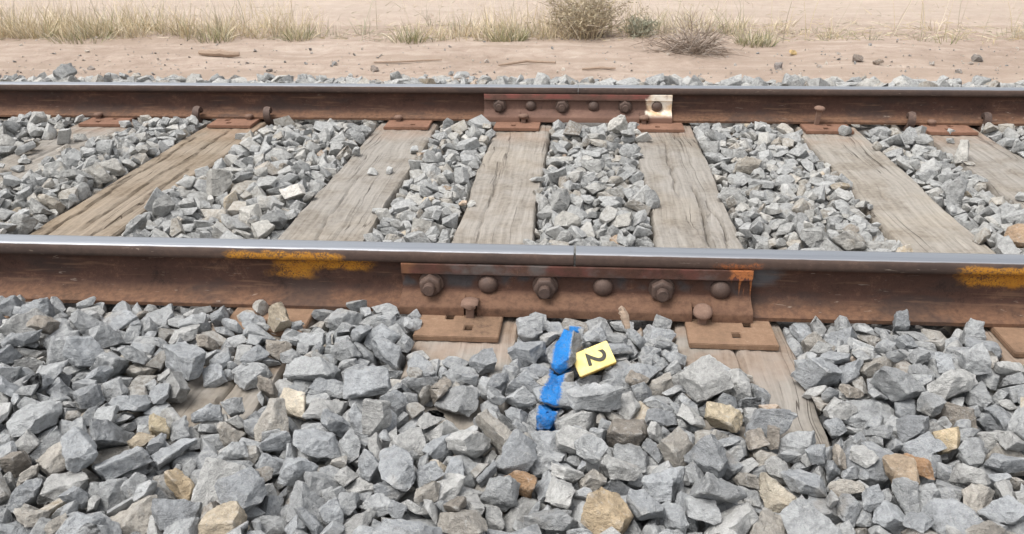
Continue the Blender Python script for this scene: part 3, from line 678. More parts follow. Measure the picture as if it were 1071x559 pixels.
    1354,-731,-248,18,34,13,-11,465,-1560,527,19,-12,10,-6,518,793,-316,30,-12,6,30,1071,-1079,-301,10,-4,-10,-38,1480,-336,-138,16,-39,-7,7,
    591,-166,-625,20,39,-3,-6,1013,48,1064,12,-31,6,-9,5,-832,-705,33,13,-17,-24,1067,-65,-333,27,-1,40,2,7,640,-305,33,-31,22,-3,
    1416,155,-446,29,-10,13,5,429,269,-410,24,-11,7,27,1331,-1670,1110,37,-19,23,22,241,-845,1414,6,-11,-36,-6,631,-411,1313,7,36,17,4,
    210,-611,-615,-7,-2,-4,-40,1163,220,688,21,-21,-29,-7,1193,-395,-151,29,4,37,-9,691,-258,-520,14,-19,35,0,1709,736,-495,54,-17,32,-13,
    371,-646,-201,20,37,4,-13,790,-981,795,17,-28,29,1,141,36,-307,-13,13,-33,19,1008,-948,475,2,8,-8,38,307,-377,947,-6,-26,9,-25,
    617,87,-206,31,11,-38,2,678,347,-573,28,-14,33,-17,1317,430,-690,13,5,-3,-32,949,1110,1389,14,16,-5,-4,1483,130,-164,14,-1,17,15,
    397,758,-291,28,34,-20,-5,1525,-569,-656,7,-29,18,5,1527,95,-381,22,5,-35,-19,558,-714,-172,23,36,-7,-3,1189,-56,-477,19,-35,-17,-5,
    39,-916,-211,14,-23,-28,-4,234,-150,-384,15,4,0,-6,1451,-692,-528,23,11,19,-33,1091,581,-589,15,-29,9,26,1350,-324,-822,48,11,-7,-36,
    74,-226,-308,23,7,-10,38,1559,-31,1480,22,-9,-5,-25,581,-420,-424,27,-3,-38,-12,238,-410,-258,6,-4,-37,10,421,-189,-373,33,-7,-39,3,
    846,-802,-318,24,12,-19,-18,1699,-263,-504,46,-5,7,-36,45,-595,-570,-4,23,16,-17,1512,105,-82,0,-36,-2,5,901,609,-195,28,17,-10,17,
    947,-921,640,8,-32,8,4,79,780,793,2,-10,-31,20,968,441,-353,17,17,33,5,326,-219,-754,43,32,-18,-2,715,83,563,16,5,-8,24,
    630,1189,1435,23,-27,-28,-2,37,-188,-767,49,10,18,27,280,-1601,822,31,-10,4,23,208,175,1265,0,38,-5,-5,1255,-635,-243,27,-7,-5,-35,
    1175,26,-172,6,-38,3,-13,198,-681,-86,21,8,26,9,1483,183,-82,1,-23,25,19,422,-888,-664,46,-15,-34,-15,1777,-739,-833,5,9,-7,20,
    559,459,1281,18,-29,5,-11,1450,-797,-438,16,-5,5,-39,106,-657,-749,8,-19,16,30,1381,-546,-300,25,19,-35,-2,1257,506,-100,15,19,-29,-19,
    1030,202,-239,11,-37,-11,9,1711,-1086,390,13,-25,-20,23,566,-1057,1150,3,-2,-4,39,1266,-358,556,-8,-1,-2,31,629,801,413,-12,5,-18,34,
    1610,265,-594,13,-11,-10,10,806,482,-217,27,12,19,-30,1090,-502,-625,31,-26,-29,-9,746,130,-411,27,21,4,33,1187,-958,-494,50,38,8,2,
    19,37,-743,9,-31,-23,3,18,-509,664,1,5,1,16,1770,457,-137,-23,16,11,25,586,-742,-213,14,-39,-1,9,524,756,-81,-8,7,9,1,
    406,-1073,599,-14,39,3,-1,1203,-1016,-274,26,11,4,19,1704,262,-572,28,-11,-11,-4,489,-951,-355,13,-2,2,20,1421,-337,-219,15,-1,-14,-8,
    1743,810,-339,20,-12,-3,5,1252,604,-263,46,-10,-24,-30,1323,-898,-171,-5,6,28,-23,1036,-56,-813,37,34,21,-3,1583,-423,364,16,17,36,0,
    872,-550,-79,3,-2,-29,-27,1351,-260,-423,29,25,-20,24,247,-392,1561,14,8,3,20,564,-963,-585,53,12,-4,-33,70,646,-493,22,-18,-8,33,
    144,-1928,1308,27,-16,-18,-13,1577,1062,462,20,-11,-20,-13,199,569,-569,15,-10,20,-33,1556,-2131,1483,45,-1,-1,-40,656,-876,-743,33,18,34,11,
    11,-688,-225,12,-5,6,39,1388,-2,-122,9,0,-20,35,297,560,-92,11,-19,9,-34,1099,-1244,820,4,-9,23,-25,1131,-803,-402,8,-29,-28,2,
    1537,427,-616,33,35,-12,7,1165,-1015,653,-7,4,0,-28,748,-653,-273,13,-27,15,-20,817,561,-196,6,-4,-19,33,423,-829,-533,21,-33,-17,9,
    1326,-63,950,9,-26,-13,9,1718,-178,-787,11,35,17,-7,998,527,-515,14,-31,10,-22,1490,548,-662,7,13,27,-27,693,1093,643,-18,29,25,7,
    721,174,566,9,12,-8,-30,695,1155,1089,2,-32,-22,2,202,630,628,29,20,2,22,12,-405,-81,16,-17,9,4,1764,457,-388,32,25,-29,11,
    171,-772,-759,12,36,17,4,1126,-640,-823,30,18,6,31,617,-110,-344,21,-26,20,3,902,339,-383,20,28,-4,-11,206,-1562,742,5,7,-6,-26,
    74,-929,-518,31,-15,9,6,457,635,-325,20,-23,2,-12,229,-373,-656,16,30,3,-6,1382,-473,-73,28,-6,25,31,421,-47,-174,16,-25,-4,12,
    1392,177,661,7,38,1,-8,583,-474,-687,36,13,-9,-5,296,-1147,-97,14,-27,20,-1,1748,-512,-375,-11,26,23,17,1783,-12,601,-9,-11,33,8,
    3,-710,-742,17,13,-19,-3,7,-816,-801,24,-33,4,23,551,-861,-275,18,-39,-2,0,200,-614,-729,22,0,15,36,1263,705,-115,-1,35,-15,-12,
    530,53,819,12,3,-11,-32,1639,-570,-521,17,19,-27,-6,1108,-1045,984,-9,-37,1,15,1337,-1247,632,3,-22,-29,15,1584,-474,977,-9,-34,1,12,
    1234,572,923,3,-1,-2,-40,391,526,-337,17,26,30,6,204,-2035,1382,19,-26,-28,-10,1076,615,-257,14,24,28,9,1775,-2090,1380,29,10,8,33,
    1111,-1191,1608,-5,-13,36,-10,814,184,504,-7,39,7,-5,1228,-820,-101,13,1,-13,-27,226,-607,-552,26,-3,38,-13,297,-48,-370,19,-18,-7,19,
    2,386,-680,28,-23,-4,26,419,518,-455,18,5,14,-32,473,-987,1522,10,9,4,5,1589,125,819,-26,23,9,-20,239,194,708,15,17,-3,18,
    817,532,992,-6,11,-11,-18,1099,581,-630,7,-28,9,-13,1091,651,-607,26,-23,-6,0,232,-1763,728,41,-8,3,-38,364,564,508,7,-3,2,39,
    1713,695,-281,21,0,-39,-10,623,-1992,1151,24,-3,-8,12,1237,-578,-822,8,-16,-23,20,1510,-600,-657,18,-29,0,-17,1129,211,-430,19,-2,-37,10,
    689,405,-567,19,-15,-13,18,745,557,636,18,-8,-3,32,1030,-536,-532,15,-3,13,-10,1170,-1059,791,7,-23,32,1,469,713,800,1,9,-16,-9,
    613,-1075,-90,27,-10,38,-4,75,-81,606,4,-34,-16,-4,684,2,444,11,14,4,34,1774,610,536,11,8,5,-37,1250,-441,-850,63,4,-9,-30,
    1162,621,-727,15,10,-11,5,230,482,-503,9,13,-35,-13,918,1232,640,5,0,-14,-35,1059,-727,-776,23,-15,-23,15,1650,126,-463,17,-12,7,-19,
    232,-1155,615,8,33,2,5,1096,-879,-450,30,5,-39,6,1676,-475,-755,14,36,-13,11,1322,-918,995,18,9,10,-4,681,163,-263,17,36,-2,-14,
    710,254,-557,40,1,38,-11,597,596,658,3,-17,35,-3,528,750,1227,16,-16,-34,12,458,-152,-705,20,-36,3,4,1123,756,-393,24,-37,-9,11,
    1454,-1049,680,-2,20,-25,-22,1162,-877,-242,11,6,0,2,1394,49,-106,1,-21,-33,1,100,-38,-140,19,-6,-38,-8,233,-1677,658,16,18,-21,-25,
    488,-733,-473,8,0,0,28,195,121,-783,36,32,-24,-4,646,191,-290,17,-31,23,-8,1610,450,-379,8,11,-38,3,1196,-51,455,5,12,4,38,
    1494,473,1254,-12,0,10,38,1777,508,1420,13,7,-38,-6,1420,-538,-388,6,24,22,22,1772,-2184,1387,43,-11,-8,-37,374,-1570,689,1,8,-14,29,
    195,-506,-784,41,-11,28,-9,1192,48,-533,24,24,-30,7,654,-881,1258,0,3,-34,21,1776,-1226,1246,-12,5,20,33,590,648,946,6,-34,-15,4,
    1195,465,508,-2,21,-29,-15,12,1125,1036,-1,-32,1,5,13,27,471,0,-7,-10,35,1636,545,-265,44,1,-17,34,1583,-969,404,-4,19,24,-24,
    817,-65,1292,2,7,8,5,55,1079,1136,5,-13,-34,6,1329,1121,1535,13,36,-1,-7,1636,-867,-709,18,5,30,-20,583,-362,-639,26,10,34,-12,
    226,-281,-377,39,5,3,36,37,-830,-566,26,-36,16,4,558,-1083,874,13,32,19,7,1409,27,-692,30,-2,1,8,771,393,-722,5,9,-13,1,
    1126,446,-728,8,-23,-5,-24,1423,532,766,10,-4,8,36,581,-25,-602,30,39,-7,0,527,-468,1548,13,-4,32,22,145,-843,-201,1,-19,-2,25,
    453,-433,-314,21,3,38,11,1764,-12,-377,37,15,2,3,236,1231,1258,-5,-14,-7,-36,89,-419,-537,5,-4,-37,-13,967,-737,-516,8,0,11,-37,
    834,-137,-654,36,-14,30,-18,460,705,564,10,34,19,8,1708,-502,1076,29,-14,12,-34,1154,-268,-828,53,-11,-38,-5,10,-306,-268,11,-5,6,39,
    261,89,-757,11,-8,35,12,907,1222,1387,28,20,-6,9,102,-997,-93,13,0,9,-29,487,-724,-189,14,-17,5,-6,1132,-1641,475,13,-33,-22,3,
    1030,-30,416,5,2,-28,-29,1518,-617,-528,11,-38,-8,1,1294,-114,-490,21,19,-17,-11,218,-171,2136,65,-20,16,-14,773,598,-109,21,-9,7,5,
    430,-959,1384,11,4,-22,25,534,666,360,-6,-37,-9,12,1202,-7,-242,-2,5,-15,24,578,762,-353,17,-1,34,4,1073,-944,890,-4,-8,-14,13,
    206,-397,1443,9,32,-18,14,1046,1871,2516,-1,-12,33,4,1680,-380,-428,12,33,22,-1,1442,10,-604,24,6,-38,-7,1250,540,-375,29,9,0,39,
    393,713,-165,18,23,-21,-8,16,-2077,1167,12,-39,4,-8,1490,-376,1141,3,1,8,-39,299,-12,924,16,36,-4,16,1704,40,-591,7,-25,-29,1,
    679,152,-224,10,-30,-9,9,556,496,-755,31,-6,-3,-25,782,1160,971,10,31,-7,2,329,-698,-654,3,3,39,-4,1325,-2113,1230,14,-37,-2,14,
    809,-550,556,5,-22,18,8,1489,635,807,7,30,-20,-14,1540,715,-532,69,-36,-14,8,1463,-71,1130,-1,31,-23,0,1289,-877,-582,20,22,-30,-12,
    653,-524,-611,15,-24,29,13,645,-139,-445,12,40,4,0,134,142,-289,37,1,-8,-25,1142,772,1124,-14,-15,-33,12,1017,-1162,730,-15,16,-35,-10,
    279,-934,770,-3,-9,37,-11,494,672,1425,9,-19,30,2,1103,1580,1528,9,21,-33,-7,680,-571,-684,18,7,-20,17,325,-127,-596,18,4,-15,-18,
    938,-1044,474,-2,-11,26,-28,630,782,1550,7,-11,-29,15,569,1282,2292,39,-10,37,8,1157,484,-550,33,-2,3,-16,750,107,664,6,18,-24,26,
    73,486,491,12,-30,-20,10,1786,681,2361,12,-35,-11,4,291,-899,-508,39,-2,-18,34,1411,-853,-545,32,-7,16,36,770,-445,-620,32,28,-15,-19,
    1737,-538,-247,2,-11,15,27,3,180,-389,28,6,36,-15,784,773,1429,18,-4,-9,27,784,-836,-132,-4,-16,1,-32,674,-85,-519,26,18,-3,33,
    1352,-470,-173,17,25,22,6,919,71,-211,-10,-23,-13,27,300,1218,696,2,12,4,-19,1284,628,-458,27,17,-34,-11,50,689,-176,3,8,32,20,
    1740,191,977,-1,24,1,14,201,995,1551,15,-34,21,0,1706,1521,1321,23,25,-20,12,70,-848,-564,17,2,13,-18,962,688,-599,12,-1,-33,22,
    805,-287,-504,16,13,27,-10,198,348,-434,17,35,10,-15,1096,555,-463,10,36,14,10,750,-773,-681,6,-6,-5,39,1647,-831,838,-9,-14,-32,-19,
    918,-1189,821,-3,26,-29,-5,1287,-595,-292,9,31,-4,-3,938,-301,-425,30,20,-28,17,1398,-1198,1264,9,-4,-38,4,434,154,1026,4,3,5,22,
    1739,824,901,11,11,11,-9,11,768,705,7,11,0,-16,1077,544,1270,-11,-1,14,35,431,630,1204,5,-4,-11,23,523,232,1422,16,-6,21,32,
    1131,795,872,12,-13,-11,-14,1772,1537,1595,19,-25,31,2,1319,-286,-453,32,-3,-20,-33,209,1215,819,-14,-30,23,3,12,-302,-568,20,16,-11,-30,
    111,1100,1295,1,-18,35,-6,1109,1015,2112,63,-31,-4,14,233,-967,-392,12,37,3,-4,559,-314,-524,40,-13,-37,-7,1420,0,666,15,-6,-7,32,
    1037,-366,-119,-1,-1,4,-38,1315,100,-636,16,-13,-19,20,1297,-1143,536,-13,-1,37,-13,1776,-545,1055,0,-25,-8,-28,1615,-376,794,-14,-31,-3,18,
    357,-832,-249,17,-9,7,-8,772,-999,-290,50,10,6,10,326,-779,-528,16,6,37,-3,780,-1560,364,26,16,-36,4,110,-1539,1092,3,-4,12,-34,
    936,-1050,944,10,-31,-3,-3,1670,587,-153,17,-14,14,-8,1334,339,2281,48,-3,18,-34,1449,83,-473,22,32,-21,-5,459,-1241,945,10,24,-7,2,
    1196,-834,655,-6,20,31,9,710,-499,486,4,-21,9,1,171,554,541,6,30,10,7,1008,1219,754,12,0,-12,-36,1291,-586,-609,20,12,11,35,
    656,-978,718,-5,-30,13,10,912,97,696,13,-6,4,20,204,1117,1180,-8,7,30,22,1292,-649,-565,9,0,-9,4,641,-765,-535,9,-20,34,-1,
    482,-352,-724,27,-2,14,-13,68,368,-582,14,-10,-1,-35,784,-521,1441,5,-2,-4,36,794,207,2258,42,-39,-10,-4,708,-764,-376,22,6,-9,-16,
    1457,-1058,-112,12,-2,-4,-9,933,181,-199,19,5,-21,-33,1352,434,-647,16,8,-23,-32,962,523,-769,47,-21,21,13,1007,44,1210,6,-39,4,1,
    1326,55,1392,16,18,-35,4,6,190,-444,20,3,10,-12,338,500,-341,5,-4,1,11,1320,-457,740,14,29,24,-13,1014,118,1367,-9,1,9,39,
    1199,714,423,5,10,-11,4,1772,-1070,-237,32,1,-10,-4,548,-338,-715,30,20,-28,-10,35,-487,-588,38,30,4,5,934,-478,-204,16,29,-7,20,
    833,-301,-577,43,13,15,30,517,505,-504,13,26,-26,2,297,-510,462,-8,-5,-38,5,206,-93,675,-7,28,23,17,1710,-1034,-183,26,-19,35,-2,
    1067,-835,1210,1,-3,23,-24,692,-901,1368,5,37,12,10,1156,142,-625,28,-2,-14,3,420,656,-463,22,40,1,0,1706,-1535,1018,11,4,-36,10,
    1325,-1614,933,33,20,12,6,1033,-439,930,-6,5,24,26,1031,115,909,12,-1,-7,3,1494,181,1443,4,0,3,-30,553,1148,653,11,25,27,-15,
    1715,-367,-514,9,31,-22,-12,933,-336,-333,10,-1,-1,-37,565,-290,-658,8,-39,-1,-5,1736,428,-709,-8,-11,1,16,1386,-1137,580,5,-3,2,40,
    810,771,574,8,-35,15,0,1408,-440,-793,31,17,20,29,916,-392,-347,4,15,2,13,1600,-226,-640,38,-26,28,-6,1512,677,-374,6,-13,32,-13,
    742,-398,563,18,-26,23,-12,940,-429,-613,14,-15,-17,31,807,-78,-82,12,6,-10,38,488,-1894,1351,11,-34,-11,11,199,-1655,732,20,32,-10,13,
    521,-394,412,5,-17,34,-1,943,77,1350,11,-14,-37,3,1094,490,468,-7,-15,-1,3,743,-585,-189,10,-28,-15,2,1640,386,-615,16,-17,25,5,
    1704,224,-810,43,-36,12,-5,198,608,760,7,-19,-9,-13,1158,-266,-333,21,3,-12,25,1007,-4,-268,26,-37,-10,-11,1013,-1082,1423,8,-9,6,-37,
    1781,411,2318,39,-9,36,-16,775,-158,-666,18,24,-27,15,4,296,-596,13,8,-13,-33,1548,-1210,1101,2,4,-17,-9,1068,169,1163,-5,6,10,38,
    1195,-373,-186,18,-4,3,-35,730,-674,3154,-88,-18,36,0,297,-1034,-409,25,-19,-3,29,584,-1005,-443,33,-1,4,-33,1191,226,-512,14,32,14,-17,
    1710,-961,1253,-2,-4,22,-22,1163,-454,841,-1,-9,-2,-38,582,-694,-251,12,30,-14,-9,427,-522,-668,28,39,4,-2,1545,-1617,1282,30,9,28,25,
    1578,-1105,1095,-2,15,6,-25,697,70,1458,3,26,22,21,236,-71,1539,13,5,-35,-10,1474,63,-791,36,13,26,-26,1314,63,-513,26,15,21,-23,
    1742,536,-602,15,39,-9,3,193,524,-225,33,9,1,-31,1606,634,-155,14,-20,-31,4,644,449,724,7,10,23,-30,1771,467,1577,9,10,-14,-18,
    1491,141,-578,-3,2,14,-36,917,-1030,1079,-10,-35,8,1,88,1429,2262,48,-10,13,-27,1220,-172,-744,34,-36,11,13,322,-250,-628,36,-3,21,-32,
    34,481,-452,-2,35,-2,-2,1323,-1542,489,-3,31,-4,-2,494,-1749,637,22,3,-3,24,973,-930,447,-13,17,35,-10,1257,-895,922,2,-11,-21,-31,
    242,-521,1012,-19,-4,8,-38,1191,-380,578,10,32,22,5,427,-542,874,-13,24,-14,26,712,27,723,8,1,-1,34,1104,-71,1504,-8,5,39,8,
    1770,681,469,2,10,22,6,1612,753,1371,8,-31,-25,-2,1331,-1012,-513,26,-16,1,-22,519,-709,-291,14,-11,19,33,1179,-408,-711,-5,-37,11,-2,
    1644,-429,-115,10,-16,36,4,1702,461,-668,22,20,-29,19,1095,-440,623,18,12,19,-32,1670,733,489,16,3,20,-33,1667,-868,-519,43,23,31,-8,
    820,681,-687,23,-21,27,-5,918,925,2273,57,10,-20,-18,1161,-410,-584,11,11,-9,30,79,-545,-110,-15,6,29,6,839,-308,-714,16,11,35,-10,
    1033,558,-233,23,22,-28,8,651,-357,1061,5,-36,14,-11,437,1093,895,-21,-16,-6,24,654,1604,1612,11,9,-27,18,996,-566,-240,30,39,-5,-6,
    1159,-228,-747,23,36,-16,-6,1670,16,-695,18,4,0,22,774,-92,-778,18,-8,-38,10,232,606,-482,5,13,-6,20,11,-831,1270,14,-9,-31,24,
    301,-832,1478,9,6,-35,17,907,-545,380,-1,-27,-24,-17,1711,-356,405,-9,9,-27,-6,1031,-478,553,5,19,0,17,69,-629,-585,13,12,-37,11,
    1633,-729,-544,8,1,-19,27,642,-579,-157,17,-15,-23,-17,899,-455,-666,0,16,34,11,1035,-1204,985,14,-11,26,-19,1554,-1135,1221,3,27,21,15,
    1669,123,418,-3,6,-11,37,1385,723,523,14,-2,6,39,882,752,948,-3,10,0,21,1575,1251,943,-6,-38,14,-1,1702,-456,-713,25,11,37,-7,
    1185,-447,-91,23,-34,18,8,1604,-343,-83,6,15,24,-28,460,-225,-701,2,4,-4,-15,1219,-62,-752,9,-9,9,-38,1154,245,-539,31,14,-16,34,
    1778,-877,959,-18,-6,-5,-21,1320,650,595,8,-6,22,-6,11,671,804,16,25,-2,31,294,1519,1398,19,29,-2,0,968,-599,-334,13,0,-30,27,
    328,25,-787,27,9,28,-27,1067,108,-210,11,-29,22,-4,195,102,481,3,20,14,-3,1351,511,1251,10,-3,-34,-17,64,-957,-529,54,8,3,-26,
    1315,-508,-249,14,29,19,18,297,753,-147,4,13,-4,6,1065,-1537,626,3,-6,-23,32,809,161,796,6,-13,-35,1,1094,488,709,-11,-38,-7,8,
    1228,504,1099,-6,2,9,9,995,-658,-344,7,6,-4,-20,1512,-331,-575,24,-21,27,-18,742,-482,-536,23,-27,2,-2,518,190,-172,6,34,2,-11,
    81,229,-693,11,-13,-3,7,135,691,-404,10,-30,21,-17,364,570,-354,-3,-37,-10,0,1765,-1796,968,29,-25,-23,6,1484,-476,733,-2,-4,13,-11,
    593,-470,1321,-6,-5,-15,-34,916,805,935,-1,-26,-30,-2,43,-485,-284,9,3,0,-2,964,-245,-337,20,29,19,19,393,-64,-259,7,-35,-9,-7,
    1549,-1155,1079,0,-29,-7,6,301,-1209,1465,7,20,-33,-1,1093,658,1008,10,-37,7,7,214,806,2302,30,32,20,5,710,97,-247,18,1,-5,-26,
    1418,-109,-311,19,-22,29,-17,11,-1660,576,5,-16,6,34,1608,-1085,436,0,8,10,-38,1315,514,708,8,8,33,-21,1121,-563,-424,5,-3,-35,9,
    1542,-1705,742,21,-11,-34,-10,103,-1687,1050,41,4,-2,12,1652,-1228,726,-11,8,9,10,1270,-376,686,-21,-9,-15,-28,1416,542,450,-17,-22,3,20,
    1714,956,2207,59,32,23,2,1510,-928,-490,29,-15,6,0,387,-917,-399,25,26,-26,-11,267,-749,-744,4,-15,-7,23,68,-408,-749,15,21,10,31,
    846,659,-564,6,9,17,28,233,-1817,1568,11,0,0,39,522,173,1416,34,-21,33,-10,1224,7,-153,26,27,-29,3,231,736,-216,21,23,-3,-3,
    593,458,996,-10,31,-24,-3,428,696,1528,23,31,-16,-1,891,1471,2294,34,19,-6,-18,650,-144,-499,19,-9,-26,27,1191,197,-397,9,11,-16,-17,
    167,625,-503,-5,-29,0,-26,194,-1106,628,3,-32,-2,9,1710,-479,364,9,1,12,30,1126,163,-404,21,-3,-5,-23,336,785,-241,29,-1,-10,-20,
    196,-1568,777,31,38,-12,-3,1062,-979,1160,8,-34,-19,1,1542,577,434,-7,7,29,-24,969,1120,957,-4,0,4,-10,1450,-486,-316,16,-25,23,19,
    1554,-1588,801,-7,-6,-19,-26,1738,152,958,13,-10,-10,11,713,577,993,12,-24,28,13,1733,1125,621,1,-25,5,10,722,-862,2307,48,-14,-13,-23,
    1413,-925,-632,38,-3,-4,40,1056,191,-491,26,-34,-4,20,1029,-1680,557,20,-16,32,-4,598,-1164,976,-5,4,-20,-34,1352,-817,707,7,15,-7,-33,
    682,-840,983,1,-12,8,-10,103,-827,571,2,-7,-7,34,1092,-1011,708,5,-36,12,4,9,-431,960,-3,-23,1,1,1637,142,437,-6,29,20,15,
    1193,785,1156,15,-17,34,13,1067,1217,962,-6,-30,-7,-2,1095,273,-545,15,32,-3,-3,908,-1528,1166,10,2,-13,0,646,-1707,1106,54,16,22,-29,
    1668,20,-628,32,21,24,12,1413,379,-579,30,-4,-14,-21,196,-1527,648,9,-7,22,1,1738,-1095,716,-12,12,-14,-31,787,-521,1606,0,-25,23,-20,
    1550,-43,912,-6,-9,-5,-15,1158,637,1081,7,17,36,6,199,767,-284,-4,-27,17,23,436,-1127,363,-4,4,-6,39,1614,-1045,1379,2,-18,1,18,
    1317,-1166,1231,7,-28,-27,-5,1199,-400,1263,-17,39,6,0,740,16,24,-35,-1,-2,35,1549,503,571,-9,-6,11,-23,1766,494,441,-18,39,4,-5,
    1193,757,629,4,-6,-37,-12,1549,658,1358,-13,7,-13,27,392,-1086,-286,31,-7,-8,34,229,-880,-517,28,38,-8,-1,652,-208,-646,21,-1,-11,24,
    1478,-1895,949,10,40,-5,1,1161,-1938,1057,7,-34,21,-2,691,-1601,1487,4,12,33,-16,1703,-1519,1395,10,10,35,-3,869,62,481,-3,36,17,1,
    1228,765,897,7,1,-2,12,330,1252,979,12,33,-20,-4,227,1051,1338,10,-10,-31,-21,1334,547,2454,0,-31,-21,13,1575,-671,-651,-13,39,-8,4,
    706,-656,-631,2,-1,-2,-14,212,-493,-524,-10,-28,-18,10,1316,798,-366,30,-20,30,0,915,-914,343,8,-34,19,5,102,-1025,427,3,-3,-1,-2,
    661,-865,1157,-25,-14,1,-24,207,-959,655,-10,20,-35,1,1480,827,729,4,17,-35,8,1638,498,610,10,-13,-11,32,196,-839,-407,16,-38,-11,7,
    41,-969,-86,-5,21,29,18,1443,-777,-411,19,3,-7,-18,1251,26,-237,17,-25,26,-14,1557,809,-287,3,28,26,-11,1540,448,-96,-6,28,5,27,
    1061,-1643,669,20,17,-7,11,1190,-389,727,12,-35,5,-7,199,-353,1383,8,-33,10,-6,1321,715,1412,1,-11,3,38,1330,1262,1561,-4,-11,28,5,
    1434,1208,2338,17,14,34,-15,236,-1100,-157,11,12,-4,-38,1026,-939,-77,3,-14,30,21,1544,754,-239,39,5,21,-33,137,46,599,6,23,-32,5,
    1580,802,657,-9,-18,9,-23,231,526,609,3,-8,6,-9,1653,1095,728,-21,-22,10,-30,1594,-71,2500,-24,1,20,-19,1189,-926,-600,22,4,-39,4,
    1737,-445,-451,18,2,-1,6,677,-81,-361,31,-35,7,6,1168,-2147,1367,5,-1,-14,7,111,617,592,4,-38,-7,10,333,536,859,0,7,-6,-38,
    1451,592,1362,11,-13,16,-31,218,-852,2247,27,-36,-16,5,1283,-18,-635,35,11,35,16,35,-11,-583,20,-32,23,8,1159,125,-817,42,-31,-12,5,
    746,602,-126,5,15,-7,-20,879,-1155,473,-12,-3,14,37,777,-982,986,1,39,4,9,205,-833,1590,-3,-24,-17,-20,1615,-516,939,-10,-30,24,-8,
    470,18,328,-6,-17,-9,-15,1747,77,1255,-2,34,2,10,428,-69,1344,1,7,-9,15,1386,1093,765,-5,-8,-6,-39,1546,1204,1361,-8,9,5,39,
    758,122,2385,14,-39,0,-7,1115,1468,2057,53,20,19,-22,106,-413,-860,53,-1,5,21,1030,798,-78,-13,19,24,-2,684,-1119,593,-21,-12,-5,-38,
    967,-130,918,8,0,0,-39,713,697,1091,6,6,33,21,1702,1311,808,12,0,0,37,213,1231,1394,-23,-37,14,0,512,-658,-324,13,30,-9,23,
    934,203,-312,13,-21,30,16,203,-1613,1140,11,11,-8,15,1003,-1615,746,20,-26,29,-7,904,-915,506,2,-31,22,-12,1360,-530,538,-19,-13,17,31,
    691,-691,2168,60,-5,32,-23,993,-647,-172,24,31,0,-11,904,133,-612,6,12,-8,25,6,310,-439,19,20,-33,10,611,628,-116,21,35,-17,0,
    817,-1593,476,13,-4,-2,38,616,-1551,1234,14,13,-8,36,293,-788,1196,12,-21,-18,19,1654,-1250,1377,-4,-9,-14,-21,1606,608,488,6,-22,-30,-7,
    488,1165,621,-5,11,7,-23,39,1145,602,7,7,6,29,243,-348,2240,29,12,-32,-10,250,1568,2161,25,-9,-31,-21,1634,-628,-353,21,-34,-21,1,
    709,-495,-215,11,-29,-4,-27,555,-541,505,-14,-3,-14,-20,370,658,761,-5,0,16,29,1673,1172,669,12,7,-4,34,713,1140,758,-1,20,-31,12,
    248,-1411,2277,28,0,-10,-15,312,1900,2469,-19,-26,6,19,1516,-669,-799,22,-6,-3,-23,617,314,-476,15,34,-7,-14,806,609,-516,-4,-33,-6,20,
    1093,441,-269,15,-7,25,-30,1035,745,-188,14,-6,12,-36,1362,-1534,1269,-9,2,-30,-4,1547,-995,511,-11,26,4,27,231,-445,1145,-5,25,6,20,
    1260,-469,1433,7,-25,30,8,1787,-473,2525,-15,8,26,-26,1385,-1821,1119,29,15,8,23,1395,-1186,626,-5,-15,2,-37,1317,-887,612,7,-25,-2,19,
    1062,-6,847,11,17,-36,7,1322,642,1470,13,-21,7,-24,589,166,-191,-11,23,23,23,674,232,-422,11,-6,36,6,1770,-1091,25,-35,0,-33,21,
    1379,-1212,660,21,-9,27,26,1206,-490,1147,-10,-34,16,-12,1352,24,1334,10,20,27,6,557,791,512,-2,7,-20,-31,1761,611,465,37,-18,-3,-12,
    1448,717,998,12,-4,2,-6,1351,1177,789,2,-4,-7,33,36,-945,-108,9,6,-17,-25,1157,-514,-428,20,36,-9,15,1225,-1648,1274,28,-14,-27,-26,
    690,-945,1161,-6,12,-14,-15,655,-71,455,-26,20,32,-12,130,513,428,-3,-27,28,2,1163,452,565,-11,10,-32,-2,1027,578,452,1,-28,9,11,
    566,682,1483,-1,-34,13,-11,752,1104,1340,-12,-36,-8,-7,1722,-2307,2251,34,0,37,10,684,-475,-592,-2,-38,-9,9,262,-546,-490,1,-39,4,9,
    1602,-391,-113,28,-40,-6,2,1445,-48,-727,23,30,15,14,553,288,-692,3,3,-31,24,211,-926,718,-25,-40,2,-3,197,-379,751,-2,-18,23,28,
    1544,-425,571,-2,-2,17,35,295,826,357,4,-6,-19,11,107,473,1176,-15,37,9,11,1222,757,510,10,6,37,12,239,800,1338,-15,12,9,36,
    1679,-839,-80,-17,-14,7,-35,1484,-328,-391,13,0,0,26,419,192,-541,29,-14,35,5,427,460,-493,-24,-32,-21,5,87,-2118,1588,-2,-5,-18,34,
    1361,-1566,1363,3,4,-39,4,75,-1752,1257,29,7,15,13,843,-1631,1441,15,-2,31,-25,293,-585,1234,13,0,0,-24,179,-58,1227,-16,1,-39,10,
    429,767,1035,-6,34,17,-13,803,1184,599,4,34,-1,-18,967,149,-767,17,2,28,-28,1125,53,-476,24,21,-23,-23,457,689,-215,19,36,-6,-8,
    107,-1999,1201,27,-5,-12,-17,241,-1537,1538,-17,11,23,20,394,-891,1126,0,-4,33,-16,1512,-1154,1050,3,0,-38,6,392,-475,501,-3,-8,-21,27,
    273,-488,820,-1,-10,5,-2,1682,706,634,-5,2,14,-34,1698,691,763,14,-17,27,22,210,-1569,2552,5,1,8,35,1162,-624,-668,-1,8,-38,-4,
    899,65,-578,20,-6,17,-13,395,-1554,1162,26,-5,15,-35,118,128,1487,-3,9,-9,-37,706,1121,729,-2,-21,8,-23,325,1297,1169,6,0,0,5,
